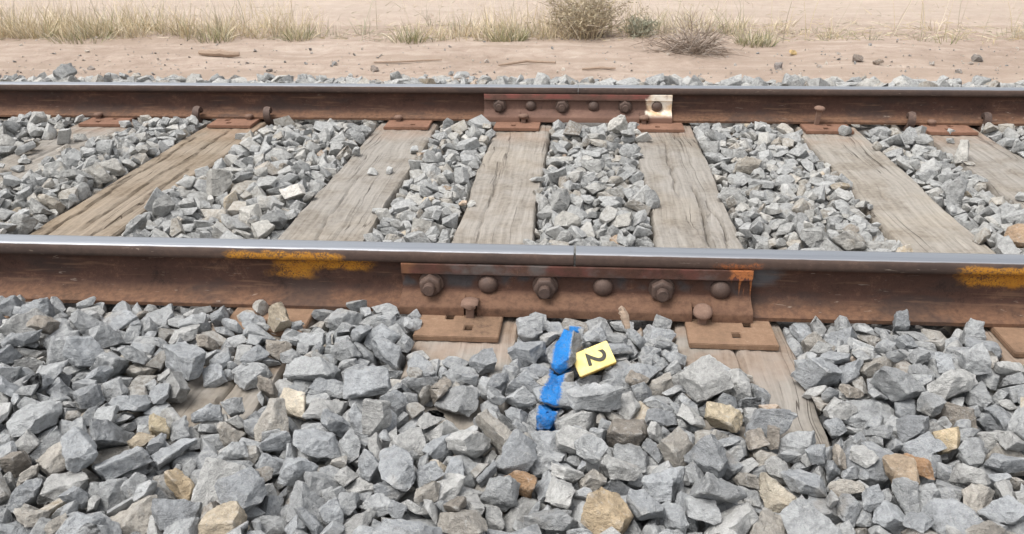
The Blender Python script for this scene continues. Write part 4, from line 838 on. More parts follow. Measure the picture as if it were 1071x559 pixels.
    1255,-926,-178,13,4,-22,10,100,-460,-432,14,-11,32,21,391,289,-516,9,0,0,36,1133,-2062,1632,8,-39,-8,-7,649,-1708,792,16,0,-3,7,
    460,-1547,1322,-10,0,10,-38,455,-1042,1440,16,-7,0,24,493,-541,464,-17,-12,-36,7,426,117,1148,-13,-13,-38,2,1030,-28,864,-1,20,-30,-17,
    846,88,789,-10,39,-5,-9,783,196,1621,6,-5,-9,18,1776,584,1098,7,4,-9,-25,1384,505,1211,-9,6,-22,-32,1434,-2450,2235,34,-11,29,-13,
    650,-2235,2226,62,-3,27,6,1403,-1480,2489,11,37,15,-1,551,-632,-154,8,0,2,32,1090,-408,-299,10,-24,31,8,1352,-168,-541,23,14,36,7,
    1026,175,-634,24,2,-39,7,813,-2047,1451,18,15,0,-34,136,-1012,753,17,3,-11,9,652,-437,1001,2,-36,8,-15,1158,-679,979,6,-27,-29,4,
    680,-540,1386,-2,2,-35,19,428,507,520,-7,25,1,-31,1349,-785,-499,8,-10,2,33,1384,-63,-506,9,6,14,34,1484,347,-639,-9,-40,5,-3,
    1063,211,-545,22,-35,0,-13,1192,-1626,1502,42,-6,-2,-23,233,-1192,1351,2,22,-23,22,39,-34,1066,-4,10,-35,-17,494,513,641,-7,-28,-20,-7,
    9,762,483,-6,-14,16,-3,1288,693,1229,14,1,13,-36,903,1148,686,-1,-28,-20,-5,1545,1158,548,-3,-6,-15,-28,743,1532,1521,4,12,37,-2,
    1314,-1057,-77,3,2,33,-22,227,-1560,1101,29,0,-18,-23,1575,-1546,1492,7,-18,13,20,9,-1779,1645,9,-23,13,6,1642,-451,1235,-2,-12,25,-28,
    347,123,577,-7,-16,35,3,426,822,385,-6,10,-21,28,1574,476,598,-10,30,-1,-25,743,802,1140,-1,28,-27,10,308,1122,575,-17,33,-21,-5,
    1218,459,-239,26,-20,34,-4,311,-2222,1338,11,-29,22,12,1549,-1779,840,16,-20,-27,21,1422,-1141,657,-14,-21,-28,18,1702,-979,1200,11,21,-25,21,
    874,-1279,1407,12,40,-5,-1,836,-471,614,8,-9,1,-38,1042,22,733,-22,0,-40,-2,1589,-1362,2434,-5,-26,-10,28,321,-879,-210,13,-7,37,13,
    457,199,-198,-11,-28,3,-28,809,552,-350,23,3,4,-30,1191,-1742,749,25,-28,27,-2,299,-1650,1230,9,32,-17,-14,108,-984,352,2,-10,22,14,
    300,-855,1064,-16,18,-4,0,333,-1210,524,-14,18,35,4,453,-1124,1365,23,19,-10,3,1164,-1150,1301,6,30,3,26,526,21,966,-6,-9,38,-5,
    839,181,429,-17,4,-23,32,1062,632,395,5,4,7,-39,1522,452,1523,0,23,-16,-23,1580,1165,1006,0,-27,24,-1,809,-607,-683,5,15,9,10,
    1065,-331,-606,9,-12,0,33,1600,-431,-706,15,-26,24,-16,939,162,-530,21,-6,8,-25,1287,-1533,1556,32,6,-20,33,838,-1588,1499,39,-38,-2,-5,
    35,-1160,553,4,-36,-9,0,425,-355,1524,25,-12,4,-8,900,21,854,14,-28,11,27,301,-843,-691,-2,16,-36,2,1766,210,-686,-28,10,-5,-14,
    1707,-123,-674,11,6,-9,18,577,121,-744,20,-20,-9,21,1256,-46,-448,14,26,-27,-2,1026,211,-473,10,27,29,-2,227,597,-736,36,-13,37,-8,
    743,-1784,1587,4,-2,-32,-23,1324,-861,692,-28,-1,-36,16,272,-1102,1597,-7,5,39,-4,812,-348,1480,4,-7,38,-2,1704,194,921,-11,7,4,-31,
    1253,758,854,3,12,-14,-30,1033,717,1341,-2,-7,-7,-36,201,1174,1554,4,29,-21,-14,723,-1952,2386,7,-19,-3,-10,531,-1580,2476,15,-8,-4,-30,
    395,-810,-752,-4,30,-19,5,886,-24,-180,-16,13,1,18,402,239,-373,14,-16,-10,7,490,732,-257,24,-17,13,-8,1577,-1789,720,23,24,-25,-4,
    708,-1627,771,20,-19,9,-33,1423,-1788,1095,16,-20,-4,28,1030,-56,44,-39,-38,2,11,1608,76,442,-6,2,1,29,458,-75,528,-11,29,26,-10,
    1287,1076,446,0,-10,7,21,886,-1110,2416,5,19,-10,-16,39,527,-185,19,19,23,7,199,-2218,1509,42,14,34,9,909,-370,608,-7,-18,1,9,
    489,-497,1018,13,16,3,8,361,-106,725,4,-3,8,-24,814,5,1242,-7,3,-4,-14,103,710,1147,8,-30,-25,-5,1251,664,573,15,-15,1,24,
    870,1240,1029,11,-16,-24,25,197,1097,447,6,-33,-2,22,774,17,-212,27,-11,24,-11,1638,601,-78,9,-12,5,-37,561,-861,503,-36,-13,38,-3,
    1740,-846,1022,-6,-3,24,-32,586,-413,606,9,-8,-5,7,105,-344,869,-22,-32,4,23,1682,-41,550,-9,-12,4,-38,1092,50,920,6,37,14,-5,
    1033,816,1103,-20,-23,26,0,652,677,983,-8,-14,34,12,1448,631,1006,5,-8,9,-29,840,1079,1471,4,-4,-4,30,313,512,2525,-29,-16,-23,9,
    1027,-1109,-97,0,31,11,-1,1523,-78,-114,7,2,38,-11,1060,254,-488,8,3,9,39,1700,-1118,695,-3,17,26,21,1451,-891,1039,-4,-8,4,26,
    6,-396,711,-5,-14,13,15,908,-419,659,1,23,22,13,1573,555,527,-15,-6,-9,-3,1712,1247,739,-22,-17,35,-3,873,1152,1239,0,-16,-33,17,
    806,-534,-178,11,17,-13,16,1129,-144,-324,7,-38,11,6,1451,99,-710,23,7,0,3,226,-1035,507,2,-35,-15,12,293,-418,795,0,-18,20,-12,
    939,-106,349,6,-17,-35,5,102,108,433,-7,-1,10,-35,1063,-10,1465,-5,38,11,-8,1259,494,1108,-28,24,6,23,516,460,1114,-21,-31,20,-7,
    1228,1274,1269,-12,27,13,24,1137,-2305,2526,14,-14,-6,-28,1734,-1203,-127,18,28,25,-10,1350,-352,-828,36,35,14,-12,67,-459,-608,16,-34,20,1,
    1604,-10,-756,9,-31,-6,-2,1543,-1704,696,32,22,31,-10,35,-1752,1403,13,-14,35,15,1156,-1081,633,-14,14,-8,25,1124,-343,684,3,-40,5,0,
    1699,-119,797,9,37,11,7,1029,-355,1325,-11,4,-4,-27,746,-98,598,-32,30,-23,9,912,66,569,-12,-36,-12,10,101,676,603,16,-35,-1,19,
    443,1101,2261,37,-15,-22,-29,392,-1598,732,13,33,-18,7,247,-1598,1297,-19,12,-23,-29,1506,-315,674,7,17,2,18,1545,-448,593,-13,-3,-34,-12,
    179,-516,599,-21,33,-3,7,1761,56,702,7,31,22,5,1770,453,1354,7,23,14,30,884,-2800,2591,-27,-11,25,27,1400,-1761,2626,-30,2,3,19,
    422,-1004,1039,3,12,-14,-23,1005,-531,703,-8,-1,34,18,642,-464,530,7,5,9,-24,469,131,924,-19,-32,22,-3,1158,140,517,-8,-7,-9,-14,
    1510,802,475,-9,-20,31,-5,171,722,607,4,-3,23,32,1029,608,1274,-2,0,-19,-27,1209,-1911,2438,2,-26,-30,-2,1344,-921,-273,13,-17,-34,11,
    1154,-256,-412,5,-35,-20,0,693,480,-373,-22,37,15,-1,70,707,-326,1,16,32,10,1766,-1752,815,12,15,-15,14,1678,-885,1092,-20,3,-15,31,
    1618,-871,788,5,33,15,14,740,-628,993,8,0,0,24,296,-506,1519,5,20,34,5,74,81,959,-10,37,-7,11,1636,136,488,-7,2,-37,-1,
    655,1545,1483,-16,12,-4,-38,303,-2427,2593,-5,-12,4,20,1560,-1799,2158,39,-10,-1,-4,665,-1003,2207,29,-7,-32,19,1325,-320,2422,17,-25,-6,-21,
    200,-974,-580,17,31,-24,-4,1318,-708,-108,13,-3,-9,14,804,-360,-599,-16,19,25,-24,1193,-288,-382,16,-33,12,17,969,-2118,1544,19,-5,-9,-39,
    1539,-1154,337,18,-30,-21,5,227,-383,380,11,27,29,-1,1575,-428,418,-3,1,21,-25,338,20,1504,1,-36,-15,9,1386,824,761,-17,25,-2,28,
    131,719,617,16,34,15,-1,1282,1076,702,6,-5,19,-24,1130,1218,1146,-3,-9,-11,-4,68,1387,1569,10,-13,24,-29,213,-1724,2306,11,-26,-15,-1,
    1395,1745,2543,-23,20,-7,-29,296,-361,-298,-8,-11,6,-29,484,-506,-296,25,15,3,21,1642,-464,-228,13,-14,22,27,1415,-266,-805,33,-23,30,-7,
    520,160,-670,24,14,1,-27,1068,614,-341,-3,-7,-5,-22,108,-2116,1463,25,0,-7,-25,553,-2183,1451,39,-8,2,-15,134,-1567,846,-18,-2,-24,32,
    901,-1086,942,18,11,4,35,1765,-547,789,-18,1,-19,-34,615,807,549,-11,1,-19,35,35,1123,547,9,-38,11,7,551,1113,646,7,-34,-18,8,
    102,1239,1116,-5,4,-11,-15,210,-537,-288,-15,-28,29,-1,1423,467,-222,-9,-28,9,19,712,538,-69,-21,-30,13,-23,1256,-1649,636,11,18,32,15,
    580,-923,1113,0,-12,22,9,1507,-1181,426,8,10,-1,0,1105,-1141,1483,-12,-3,-27,26,1391,-510,1253,-17,16,-31,-13,939,13,822,-8,-16,-18,30,
    939,51,398,-10,-8,-34,-9,1060,567,966,3,9,6,-37,485,619,1452,13,35,-2,-12,901,545,1505,19,-26,8,4,1641,686,1563,23,-33,-17,-8,
    1028,1110,1477,14,24,-6,-9,74,-289,2398,33,-24,-25,5,1338,1276,2457,9,17,32,1,549,-1044,-323,7,26,-19,23,259,-560,-163,11,4,14,37,
    743,-119,-783,19,-23,-25,19,513,72,-271,4,27,-21,-13,1157,-23,-447,7,25,26,2,1538,183,-213,3,-18,10,-3,1699,-1631,1115,23,-7,-28,12,
    99,-1528,1053,11,30,21,-14,455,-1209,480,-15,15,-1,37,1264,-510,749,-15,-18,-14,22,35,188,513,11,-5,2,-20,1250,1167,842,5,-10,-38,-3,
    216,729,2463,4,-7,33,-9,1034,-869,-481,6,-29,3,21,1479,-932,-209,4,-9,15,-36,900,-864,-176,10,25,24,3,717,-187,-398,13,7,-8,-13,
    1379,-6,-730,20,10,-18,-16,513,-65,-555,25,-7,13,-21,215,-1593,1542,4,-9,24,-1,105,-1720,1598,17,-38,8,-7,1091,-1672,1481,28,-26,29,-5,
    80,-1064,868,-10,24,-27,-16,752,-463,1378,-12,-20,29,-15,139,108,983,-8,-27,-16,24,1353,1093,1021,-22,34,-13,0,610,1127,520,-2,-13,-21,-18,
    803,1103,493,0,-13,36,6,1637,-1241,-90,19,9,-10,9,1640,-736,-662,-13,-11,-8,18,370,779,-457,49,10,0,20,1424,-1560,1596,22,26,29,8,
    1010,-1149,1441,5,35,-13,-1,708,-107,491,-16,-19,11,-22,1223,773,51,-38,24,32,0,38,641,1124,9,-32,-22,-1,1114,-745,2092,44,-15,24,-25,
    199,-124,2365,28,0,39,-1,1713,33,2592,-22,-29,-1,-18,933,328,-534,7,-40,0,0,1232,-2255,1511,26,-33,-9,9,775,-1541,1131,21,5,38,0,
    1482,-1719,1083,27,-2,-26,30,881,-1732,1287,7,20,31,7,941,-1243,528,-7,12,-9,-14,747,-885,1565,1,13,-34,-13,880,-416,775,-27,34,-2,-11,
    359,-107,942,-16,9,29,4,275,68,1520,12,8,9,-38,37,-22,1255,6,2,-5,-2,1707,809,57,-30,-34,19,4,1060,471,954,-16,-23,12,-30,
    838,826,596,-12,0,16,23,1666,524,640,22,9,33,-6,1411,448,634,-2,-21,26,-14,131,507,1304,27,6,-4,26,265,1128,1009,-8,27,17,3,
    291,1104,528,6,33,13,-3,1537,1340,1449,6,0,-5,7,711,1195,1312,5,-4,39,-7,597,-1252,-147,-2,24,-25,5,1772,-461,-315,-17,-8,9,-28,
    1162,-475,-252,7,31,-3,-9,1026,0,-625,20,11,5,37,808,488,-534,15,11,9,0,1162,-2190,1387,9,17,2,36,227,-1613,674,12,-14,31,-18,
    1771,-1614,1403,-4,10,-34,14,1572,-354,1000,-7,31,22,3,1481,-469,1485,3,12,-1,14,904,-498,1352,3,10,-30,-15,228,62,976,-1,-7,-14,-6,
    357,204,1211,7,-3,-9,-5,1350,115,1423,4,37,10,-8,1706,558,377,-6,12,-2,-34,300,754,456,-12,6,15,-28,1454,468,532,-37,39,8,-2,
    1319,655,883,-6,-34,14,-8,1198,1884,2992,-80,-5,35,3,1266,-1,-642,-16,-13,-37,-9,909,-1544,561,-15,14,20,31,1760,-38,14,-42,-8,36,9,
    644,485,496,-25,-26,-22,-21,840,501,950,-22,-30,0,-20,554,551,1474,10,0,9,-17,1044,-2191,2387,14,11,-21,-29,299,-1752,2334,37,23,-21,24,
    462,-849,-375,-12,-24,-14,25,389,-462,-485,4,1,-33,-10,1094,326,-354,12,14,34,13,937,659,-520,12,1,-33,-22,1456,-984,906,-13,11,-14,-27,
    900,-1080,1316,9,-21,34,0,903,-440,1077,4,12,-31,9,1610,178,452,-33,-33,-10,9,992,435,466,5,10,-37,-10,328,717,962,-10,-7,20,-31,
    1603,506,484,-16,-32,-17,-8,389,725,1212,8,-18,10,-4,1755,-189,2233,38,-10,3,7,1269,610,1879,-17,-31,-5,4,1197,494,-641,-14,-10,-17,-35,
    563,719,-59,-26,-2,1,18,835,-1895,885,9,0,-1,-38,707,-1622,697,17,0,2,27,262,-1765,873,11,-23,16,14,774,-1114,939,7,0,-6,9,
    1350,-1262,719,10,0,-1,-7,357,-931,1469,28,29,-25,-9,1651,-87,1008,-8,-27,13,-5,554,22,555,-4,10,-9,-37,5,1,1117,-4,9,38,10,
    453,215,1531,9,-40,-4,0,105,697,69,-40,7,1,-37,3,500,1022,-19,21,-4,1,361,542,564,-2,-8,-19,11,868,594,1529,21,-20,29,19,
    905,-1280,2485,10,-16,-8,15,266,-541,2508,7,-22,31,5,1201,-83,2395,9,0,-26,-19,608,-619,-653,17,-16,-11,28,194,-284,-739,23,-10,-9,-14,
    645,-17,-297,0,-6,9,33,613,614,-540,-9,-34,-8,-17,804,640,-206,20,-24,-32,4,1589,-1169,368,-24,-6,15,-6,1671,-955,48,-44,-4,6,-32,
    203,86,348,-1,-28,-13,-20,615,-80,1055,-6,11,14,-1,330,-5,758,9,12,-36,-11,423,63,897,-4,-32,5,17,1067,-45,1367,-10,6,-10,17,
    680,-61,1448,0,5,-39,-4,647,724,698,-9,-3,38,6,1092,685,778,7,-6,29,-19,171,466,626,-15,-27,-23,-7,833,751,599,12,-35,1,8,
    781,557,1351,-2,7,3,-32,1732,573,1450,19,21,29,9,842,1212,925,-17,-36,5,12,294,1204,1286,-11,10,-34,6,262,1071,1542,4,-28,-25,13,
    1083,-2038,2170,36,15,10,23,1709,-1160,1880,-38,-39,-4,5,1738,56,2417,17,-22,13,18,471,1782,2630,-26,-3,15,37,1670,-855,-742,3,3,11,-7,
    294,-829,-266,0,37,-2,-8,364,-1074,-253,5,-9,-8,-17,1219,-449,-690,7,13,6,37,524,-59,-631,-27,1,0,24,1348,-51,-636,-3,-11,-8,37,
    1705,142,-295,15,-16,-5,30,133,531,-489,10,10,27,22,179,-1735,1423,4,-27,25,-7,1192,-1642,1387,15,-3,-17,27,8,-1555,1425,10,-4,38,-8,
    368,-1012,51,-30,-21,-32,10,584,-1247,562,-7,-6,-37,14,549,-1056,1114,-2,-20,14,-1,994,-1053,1322,7,9,-32,21,1574,-912,1510,2,-6,26,13,
    1416,-546,819,-26,-24,23,17,1196,-547,1136,-4,16,23,16,1512,183,836,-6,1,-10,35,516,30,642,-5,-9,0,37,1418,180,882,-13,-13,9,15,
    1292,175,1086,-5,-28,-26,-12,1156,92,1207,-10,13,-18,24,1096,617,1521,2,-13,36,-10,193,1145,786,1,-34,10,16,1131,1142,932,5,-25,29,-7,
    1145,-2926,2682,-60,-37,0,-8,571,1159,1903,-24,-14,6,-12,603,1510,2324,29,-35,3,-7,496,1813,2515,-9,-25,29,-9,11,-822,-505,7,-30,5,-18,
    67,-551,-443,-8,-2,-1,12,1700,760,-379,11,-31,-24,0,292,-2069,1236,13,-22,29,17,1428,-1581,1091,-5,15,-1,32,1232,-1659,935,11,-19,-13,6,
    1324,-1141,444,-21,-22,-13,-1,553,-1114,1316,8,25,-28,13,1317,-944,1426,25,31,23,10,1452,-1156,1465,18,-15,2,-10,294,-491,870,-7,-34,-4,-17,
    1738,-442,677,10,25,21,12,466,-35,293,11,0,3,-27,80,158,670,-15,-5,6,0,1638,136,1404,5,3,-6,-34,896,846,712,6,-9,39,0,
    451,827,1142,-1,-27,25,-14,802,717,727,-8,-27,0,22,330,609,1432,7,-4,3,-2,1413,657,1604,15,31,21,-4,1782,1224,551,23,21,-19,-4,
    1286,1092,950,-13,-16,3,-21,294,1086,839,-17,17,-25,-22,915,-2528,2596,-23,33,-19,-12,1275,-943,2840,-74,29,-10,8,1412,-204,-740,30,-26,27,-3,
    234,108,-748,-10,14,6,34,672,-51,-666,-7,-17,23,24,944,-2258,1589,20,-10,-13,26,337,-1723,726,4,37,-1,-5,1349,-1582,1392,11,30,-13,8,
    1478,-931,1502,20,-37,-9,-11,1097,-407,991,-28,-30,-21,15,968,-546,590,1,-6,38,2,963,62,533,-5,-34,0,17,1476,-3,1190,-7,-11,36,13,
    966,661,558,-4,7,23,-31,135,695,1230,-12,-14,13,-32,996,552,1395,13,4,25,22,1572,1102,1055,-4,-20,-35,-2,334,1219,1194,-7,38,-9,0,
    1446,1246,1218,0,32,22,-7,1555,1247,1427,2,-5,8,18,1396,1558,1638,-9,27,7,1,1699,1619,1516,26,7,9,9,1787,490,2761,-53,-15,-35,10,
    949,923,2633,-35,24,-28,9,1425,-1165,-229,9,-9,14,-15,1766,-616,-819,-2,21,-10,10,264,-771,-91,6,-7,39,-1,966,320,-293,7,0,0,40,
    3,507,-552,19,-35,17,1,291,-1254,1223,-6,25,4,-20,1448,-1664,1398,27,1,-13,-11,309,-1163,301,-5,17,-26,23,1482,-940,1442,9,33,-22,-4,
    1232,-410,1391,-3,-11,18,3,495,185,590,-10,-25,31,5,1604,129,1085,-12,-37,-4,5,34,-90,576,-16,24,-19,-25,743,150,1204,-3,3,-9,-39,
    1353,549,890,-17,-23,26,13,947,653,672,6,-21,28,-13,708,580,737,4,32,-13,20,1128,564,780,-11,-38,-5,2,1414,710,894,-1,22,0,30,
    235,544,1542,-1,8,14,33,39,568,1536,14,27,-21,-6,1034,537,1618,-4,15,16,10,291,1170,1269,-1,31,-5,8,1720,-2892,2457,-23,-25,4,19,
    1739,-2930,2569,-2,-38,6,-11,1581,-1053,2327,26,11,-4,-26,1643,-29,-735,10,10,-1,-34,37,137,-110,-13,30,17,18,517,611,-745,23,-1,7,33,
    1031,-843,908,-17,38,7,-9,900,-819,1179,3,-20,-9,31,490,-956,1326,-4,-5,0,17,870,-920,1214,-11,7,6,-16,1381,-413,865,-11,33,-20,4,
    245,-29,757,-18,-1,-36,-11,1480,-92,968,-6,19,13,33,1581,-59,672,13,-11,16,-28,1545,587,833,-27,27,-23,17,809,453,719,-27,-19,1,32,
    649,676,1043,3,-19,-6,13,394,824,1031,-11,-25,-26,-7,1587,708,1604,1,33,19,-11,529,1145,1402,-8,-1,14,37,213,-749,2841,-75,3,23,-33,
    250,1191,2482,-24,24,-24,-6,554,177,-655,7,11,6,0,875,21,-808,34,7,26,30,685,-112,-597,8,-12,-10,20,708,-1672,592,13,35,3,13,
    1544,-1792,1355,7,-9,10,-19,1382,-1250,754,3,-8,-20,-29,551,-1033,1207,10,-8,5,32,47,-379,880,-13,-2,5,-27,327,140,1331,-19,23,19,-27,
    552,680,719,4,16,15,16,1058,601,1294,7,13,-36,-9,878,1159,866,-13,10,36,4,840,1107,1442,12,-16,-21,26,165,1147,1279,-4,5,-17,29,
    241,-2540,2229,42,-7,0,39,882,-2163,2298,17,3,27,17,1206,-673,2524,-18,-4,30,-19,1138,-568,2497,-21,-17,-31,5,465,967,2359,48,-39,4,-2,
    288,-103,-649,19,-20,9,7,1479,135,-699,-6,-14,-6,4,690,112,-271,-3,-11,37,10,645,22,-276,-19,-32,22,-8,1255,-57,-297,15,37,-12,-1,
    1092,284,-274,8,-15,35,11,867,-1776,1606,13,32,-8,-23,1064,-875,573,2,30,24,11,1324,-1147,857,16,9,-31,23,1585,-1024,1361,-29,-18,-10,34,
    738,-473,421,0,1,-24,-29,343,169,508,-33,23,32,-3,112,75,505,-22,2,-6,-2,514,74,516,0,-5,-8,22,269,10,1067,-7,9,-3,28,
    423,502,1499,21,6,-25,-7,166,1193,662,2,0,9,-32,1170,1551,1290,3,-39,-5,2,769,-848,-763,12,-20,34,-7,933,-924,-367,13,-14,36,-11,
    586,-1123,-292,30,-22,31,11,747,-871,-322,6,-8,-26,4,551,-737,-728,-18,-6,1,23,1505,-154,-592,6,-35,1,0,1344,-211,-388,18,-8,36,7,
    741,205,-734,-15,27,17,22,1266,-1750,655,-5,-2,-13,-30,618,-1665,1021,25,-31,24,-5,1383,-1688,1440,18,9,0,33,886,-1187,572,-20,9,3,39,
    650,-1220,1038,-1,-4,34,-15,1302,-1219,682,-1,-10,-7,-38,1162,-88,406,-14,-4,31,0,1351,-4,397,-1,-2,-3,-36,137,193,1203,-13,5,2,29,
    779,19,1153,-8,-35,-10,-16,580,98,882,1,39,-4,0,1258,-96,1541,-2,-15,7,-36,1414,560,50,-36,8,-39,-4,453,661,834,9,-33,-14,17,
    97,561,469,-9,28,19,-20,769,696,1388,-8,-37,11,-8,104,820,1565,-5,-3,38,-3,676,1080,1096,-13,21,28,-7,1622,-2136,2363,31,-4,-3,16,
    539,-1881,2863,-75,-3,21,31,585,-1275,-92,19,-35,-5,17,45,-659,-587,-17,34,18,3,616,621,-597,-3,14,4,37,1602,687,-622,8,-14,22,-26,
    517,471,-429,-12,-4,19,33,1350,-1635,1027,17,3,25,21,518,-1537,1654,-14,8,35,-10,423,-1026,386,-2,-13,5,17,1740,-1079,1312,-18,5,28,28,
    1011,-410,603,-23,36,-15,-2,1769,-356,990,-34,15,3,6,1024,-455,432,2,22,-16,-28,1251,-22,1164,-12,36,-11,-8,1219,-101,798,-1,-11,-8,34,
    1551,533,740,-14,-9,-11,36,1633,553,729,6,31,19,-1,1140,478,861,-15,23,32,-8,264,1118,859,-9,-21,-34,-3,1258,1235,1066,-7,15,0,18,
    1494,-396,2350,24,-7,4,-3,1724,823,2576,-29,-39,-1,6,219,1264,2729,-54,11,-14,17,1363,-1024,-123,-6,-6,9,-35,1186,-993,-390,27,28,14,-5,
    968,-594,-138,8,0,0,-39,1100,-473,-635,-25,-32,23,-2,1542,-88,-704,-18,-9,-38,-7,1093,185,-243,-4,14,-9,36,646,61,-432,22,-8,-18,-1,
    355,537,-254,29,-1,-9,-13,1574,-1815,989,11,31,25,0,708,-1610,1077,15,-8,-7,-23,462,-1708,541,30,-3,6,39,519,-1703,1524,16,1,10,14,
    466,-830,433,-30,-29,-27,3,1767,-1201,1512,9,35,-3,-19,752,-426,539,-19,-30,0,-26,1445,-348,1220,-12,2,13,16,834,90,1050,5,-32,19,-11,
    1637,-90,1317,-15,17,-33,11,1670,-21,1286,6,36,-13,11,1314,-1,1304,8,-30,10,3,232,508,1064,-23,-11,0,-15,450,832,679,-20,29,21,-16,
    964,534,1216,-6,34,9,13,1714,-1812,2255,31,-19,-17,15,241,-1241,2643,-44,7,-1,16,1615,-689,2240,58,-1,-5,33,1651,-988,-436,-2,-6,-8,30,
    1195,-906,-61,-24,31,1,-5,1733,-756,-243,10,-31,-25,0,884,17,-681,-1,-38,8,9,132,206,-372,23,39,-3,3,836,483,-432,-32,3,1,-14,
    433,-1552,894,-15,2,17,-35,581,-1688,722,12,-21,22,-20,1507,-1647,547,2,-7,17,-27,452,-1567,1557,24,27,-22,-10,745,-1534,1430,1,36,10,14,
    647,-1093,1057,-4,-16,1,-36,360,-1036,1241,-1,-35,-7,14,115,-1141,1368,-2,-25,31,-6,1127,-1095,1493,-6,11,-30,15,1056,-968,1325,13,-26,-14,17,
    904,-374,1029,-1,26,22,20,579,-547,1374,-15,1,-34,-20,839,35,1133,9,15,32,-19,810,615,1004,-6,9,5,27,131,739,730,-8,-21,-19,28,
    1096,-1012,1880,-35,-30,-23,2,820,-477,2385,3,-16,30,-12,11,-959,-503,21,29,21,-6,1250,-1063,-275,28,-7,-9,-18,1092,195,-671,22,-4,-10,-16,
    99,510,-243,17,3,-6,-34,1124,-1951,944,22,8,1,31,1128,-1540,1600,-2,5,-2,39,1222,-1689,1282,7,23,4,-20,520,-848,1106,-9,-28,8,-24,
    42,-824,1158,-25,12,-29,-9,307,-841,1642,-9,-25,-31,6,1193,-472,1096,-12,29,16,10,1067,-386,1481,10,-11,-4,-8,1568,103,1190,-9,-20,22,13,
    658,731,571,-17,-2,-8,17,1520,703,521,-12,36,-16,5,1189,827,455,-17,17,9,-27,1639,1191,1074,-2,1,-7,6,870,1124,1260,-9,15,3,15,
    1041,-1912,2121,53,-29,-27,4,625,-1351,2559,-11,2,25,6,1139,-1294,2240,26,-33,-8,-9,333,473,1883,-46,0,-40,-2,1788,794,2448,-16,34,-16,-14,
    1078,573,2688,-37,-8,-10,15,1077,1280,2110,51,-5,27,-26,1778,1078,2609,-19,0,22,-32,913,1375,2268,34,35,16,6,1042,1946,2381,7,-1,8,10,
    967,-1067,-397,32,10,11,34,804,-904,-195,-1,7,-22,22,40,-707,-832,31,30,21,14,6,-450,-78,5,-11,-38,1,961,404,-630,19,9,-9,-34,
    1511,473,-496,-5,-6,9,-35,834,553,-514,14,-39,-6,-3,1571,-1539,467,-20,-20,-3,34,582,-1527,528,-18,-29,14,22,323,-1743,688,14,5,13,31,
    1411,-1658,1261,21,10,28,-27,1095,-1594,1463,-1,-6,8,38,453,-1643,1513,23,30,-22,-6,359,-936,812,-1,9,9,-20,1766,-1149,1737,-32,11,-5,-6,
    681,-1105,1264,3,8,-32,-6,1029,29,875,-3,14,10,-21,432,56,1298,-8,-4,39,-7,967,33,1311,-3,24,3,23,692,631,432,-34,-15,-37,-1,
    199,712,752,-20,33,12,-1,968,585,877,-16,4,0,11,167,746,1158,10,-23,-6,12,806,705,1284,6,-7,-23,-13,1765,1270,778,-11,26,-6,23,
    301,-2754,2342,7,10,-18,19,1530,-2681,2352,-6,-25,-18,5,212,-2041,2509,-11,-39,10,0,21,-587,2208,28,-22,4,17,165,-898,-488,34,-18,4,-11,
    1386,-997,-167,7,32,-16,-13,1411,-1206,-179,16,7,-23,1,421,-754,-424,11,8,-36,15,1550,169,-297,-11,7,-31,-17,1676,13,-422,8,-24,-7,16,
    1733,-42,-421,-1,-19,24,23,354,14,-527,27,23,-3,-30,1553,496,-293,-26,-4,-4,-25,1772,-2112,1341,-12,-29,12,24,722,-854,587,-19,-35,17,8,
    839,-1210,861,9,-36,15,-7,937,-900,1006,-10,-39,3,0,1035,-1094,1527,-8,23,-30,11,518,-1142,1536,8,-7,16,30,1220,-1088,1248,6,-2,23,-29,
    489,-348,518,-33,-18,-13,26,395,-359,1271,-22,-7,-7,11,43,-356,1368,-11,-15,-8,-32,642,29,1577,2,-7,38,-4,802,675,582,-4,5,-22,-33,
    1458,803,493,-25,5,-10,38,1733,501,842,-20,22,16,-29,643,747,998,-5,-3,22,32,1219,1552,1583,1,9,35,16,550,-1644,1872,-43,-2,-28,27,
    1481,-1230,2386,14,-13,-5,16,486,1625,1878,-42,6,-18,-32,1032,-706,-765,-2,19,33,-7,1544,-695,-585,-8,-8,-10,29,1124,-374,-608,8,32,22,-8,
    102,89,-42,-26,22,-12,-8,1510,293,-608,-3,15,-15,-5,359,667,-119,-3,-35,-4,19,644,-2154,1408,21,-25,3,-29,1605,-1552,315,24,8,-7,25,
    1076,-1586,1003,-6,-1,35,0,3,-994,1379,9,18,9,32,1317,-505,1312,-18,23,30,-13,1256,-92,556,-38,19,35,0,518,543,1305,6,-26,-24,15,
    1288,1082,570,-24,-10,-21,-8,1282,1203,771,3,0,7,7,134,1561,1562,-3,11,-35,6,1040,-2505,2273,28,3,-39,2,1755,-2710,2778,-73,9,35,15,
    780,339,2230,44,-26,-10,20,969,528,2407,6,-35,-10,-2,680,1132,1893,-41,-4,-22,32,234,-869,-437,-5,21,19,25,1733,-787,-226,8,10,27,26,
    1036,92,-617,-8,-1,8,-38,1161,369,-733,16,9,39,-3,103,729,-400,3,7,-39,3,683,624,-386,16,-26,4,26,357,622,-445,6,-1,24,15,
    1000,601,-85,-9,-8,5,-39,611,-1633,1057,16,21,18,-17,294,-1628,610,-1,-14,-11,-28,1102,-1781,1255,6,-32,-17,14,1160,-1218,1190,-9,3,-6,-39,
    1696,-1136,1340,15,2,-4,15,1706,-999,1620,-4,-33,1,17,640,-1181,1305,12,-21,4,11,610,-576,598,7,6,-40,0,873,171,989,-30,19,-10,-12,
    1642,162,757,-8,-17,-13,-18,36,51,690,-11,-14,-2,35,72,-10,705,11,-27,-28,3,291,123,1201,-15,11,7,-38,681,-5,1355,0,38,10,-1,
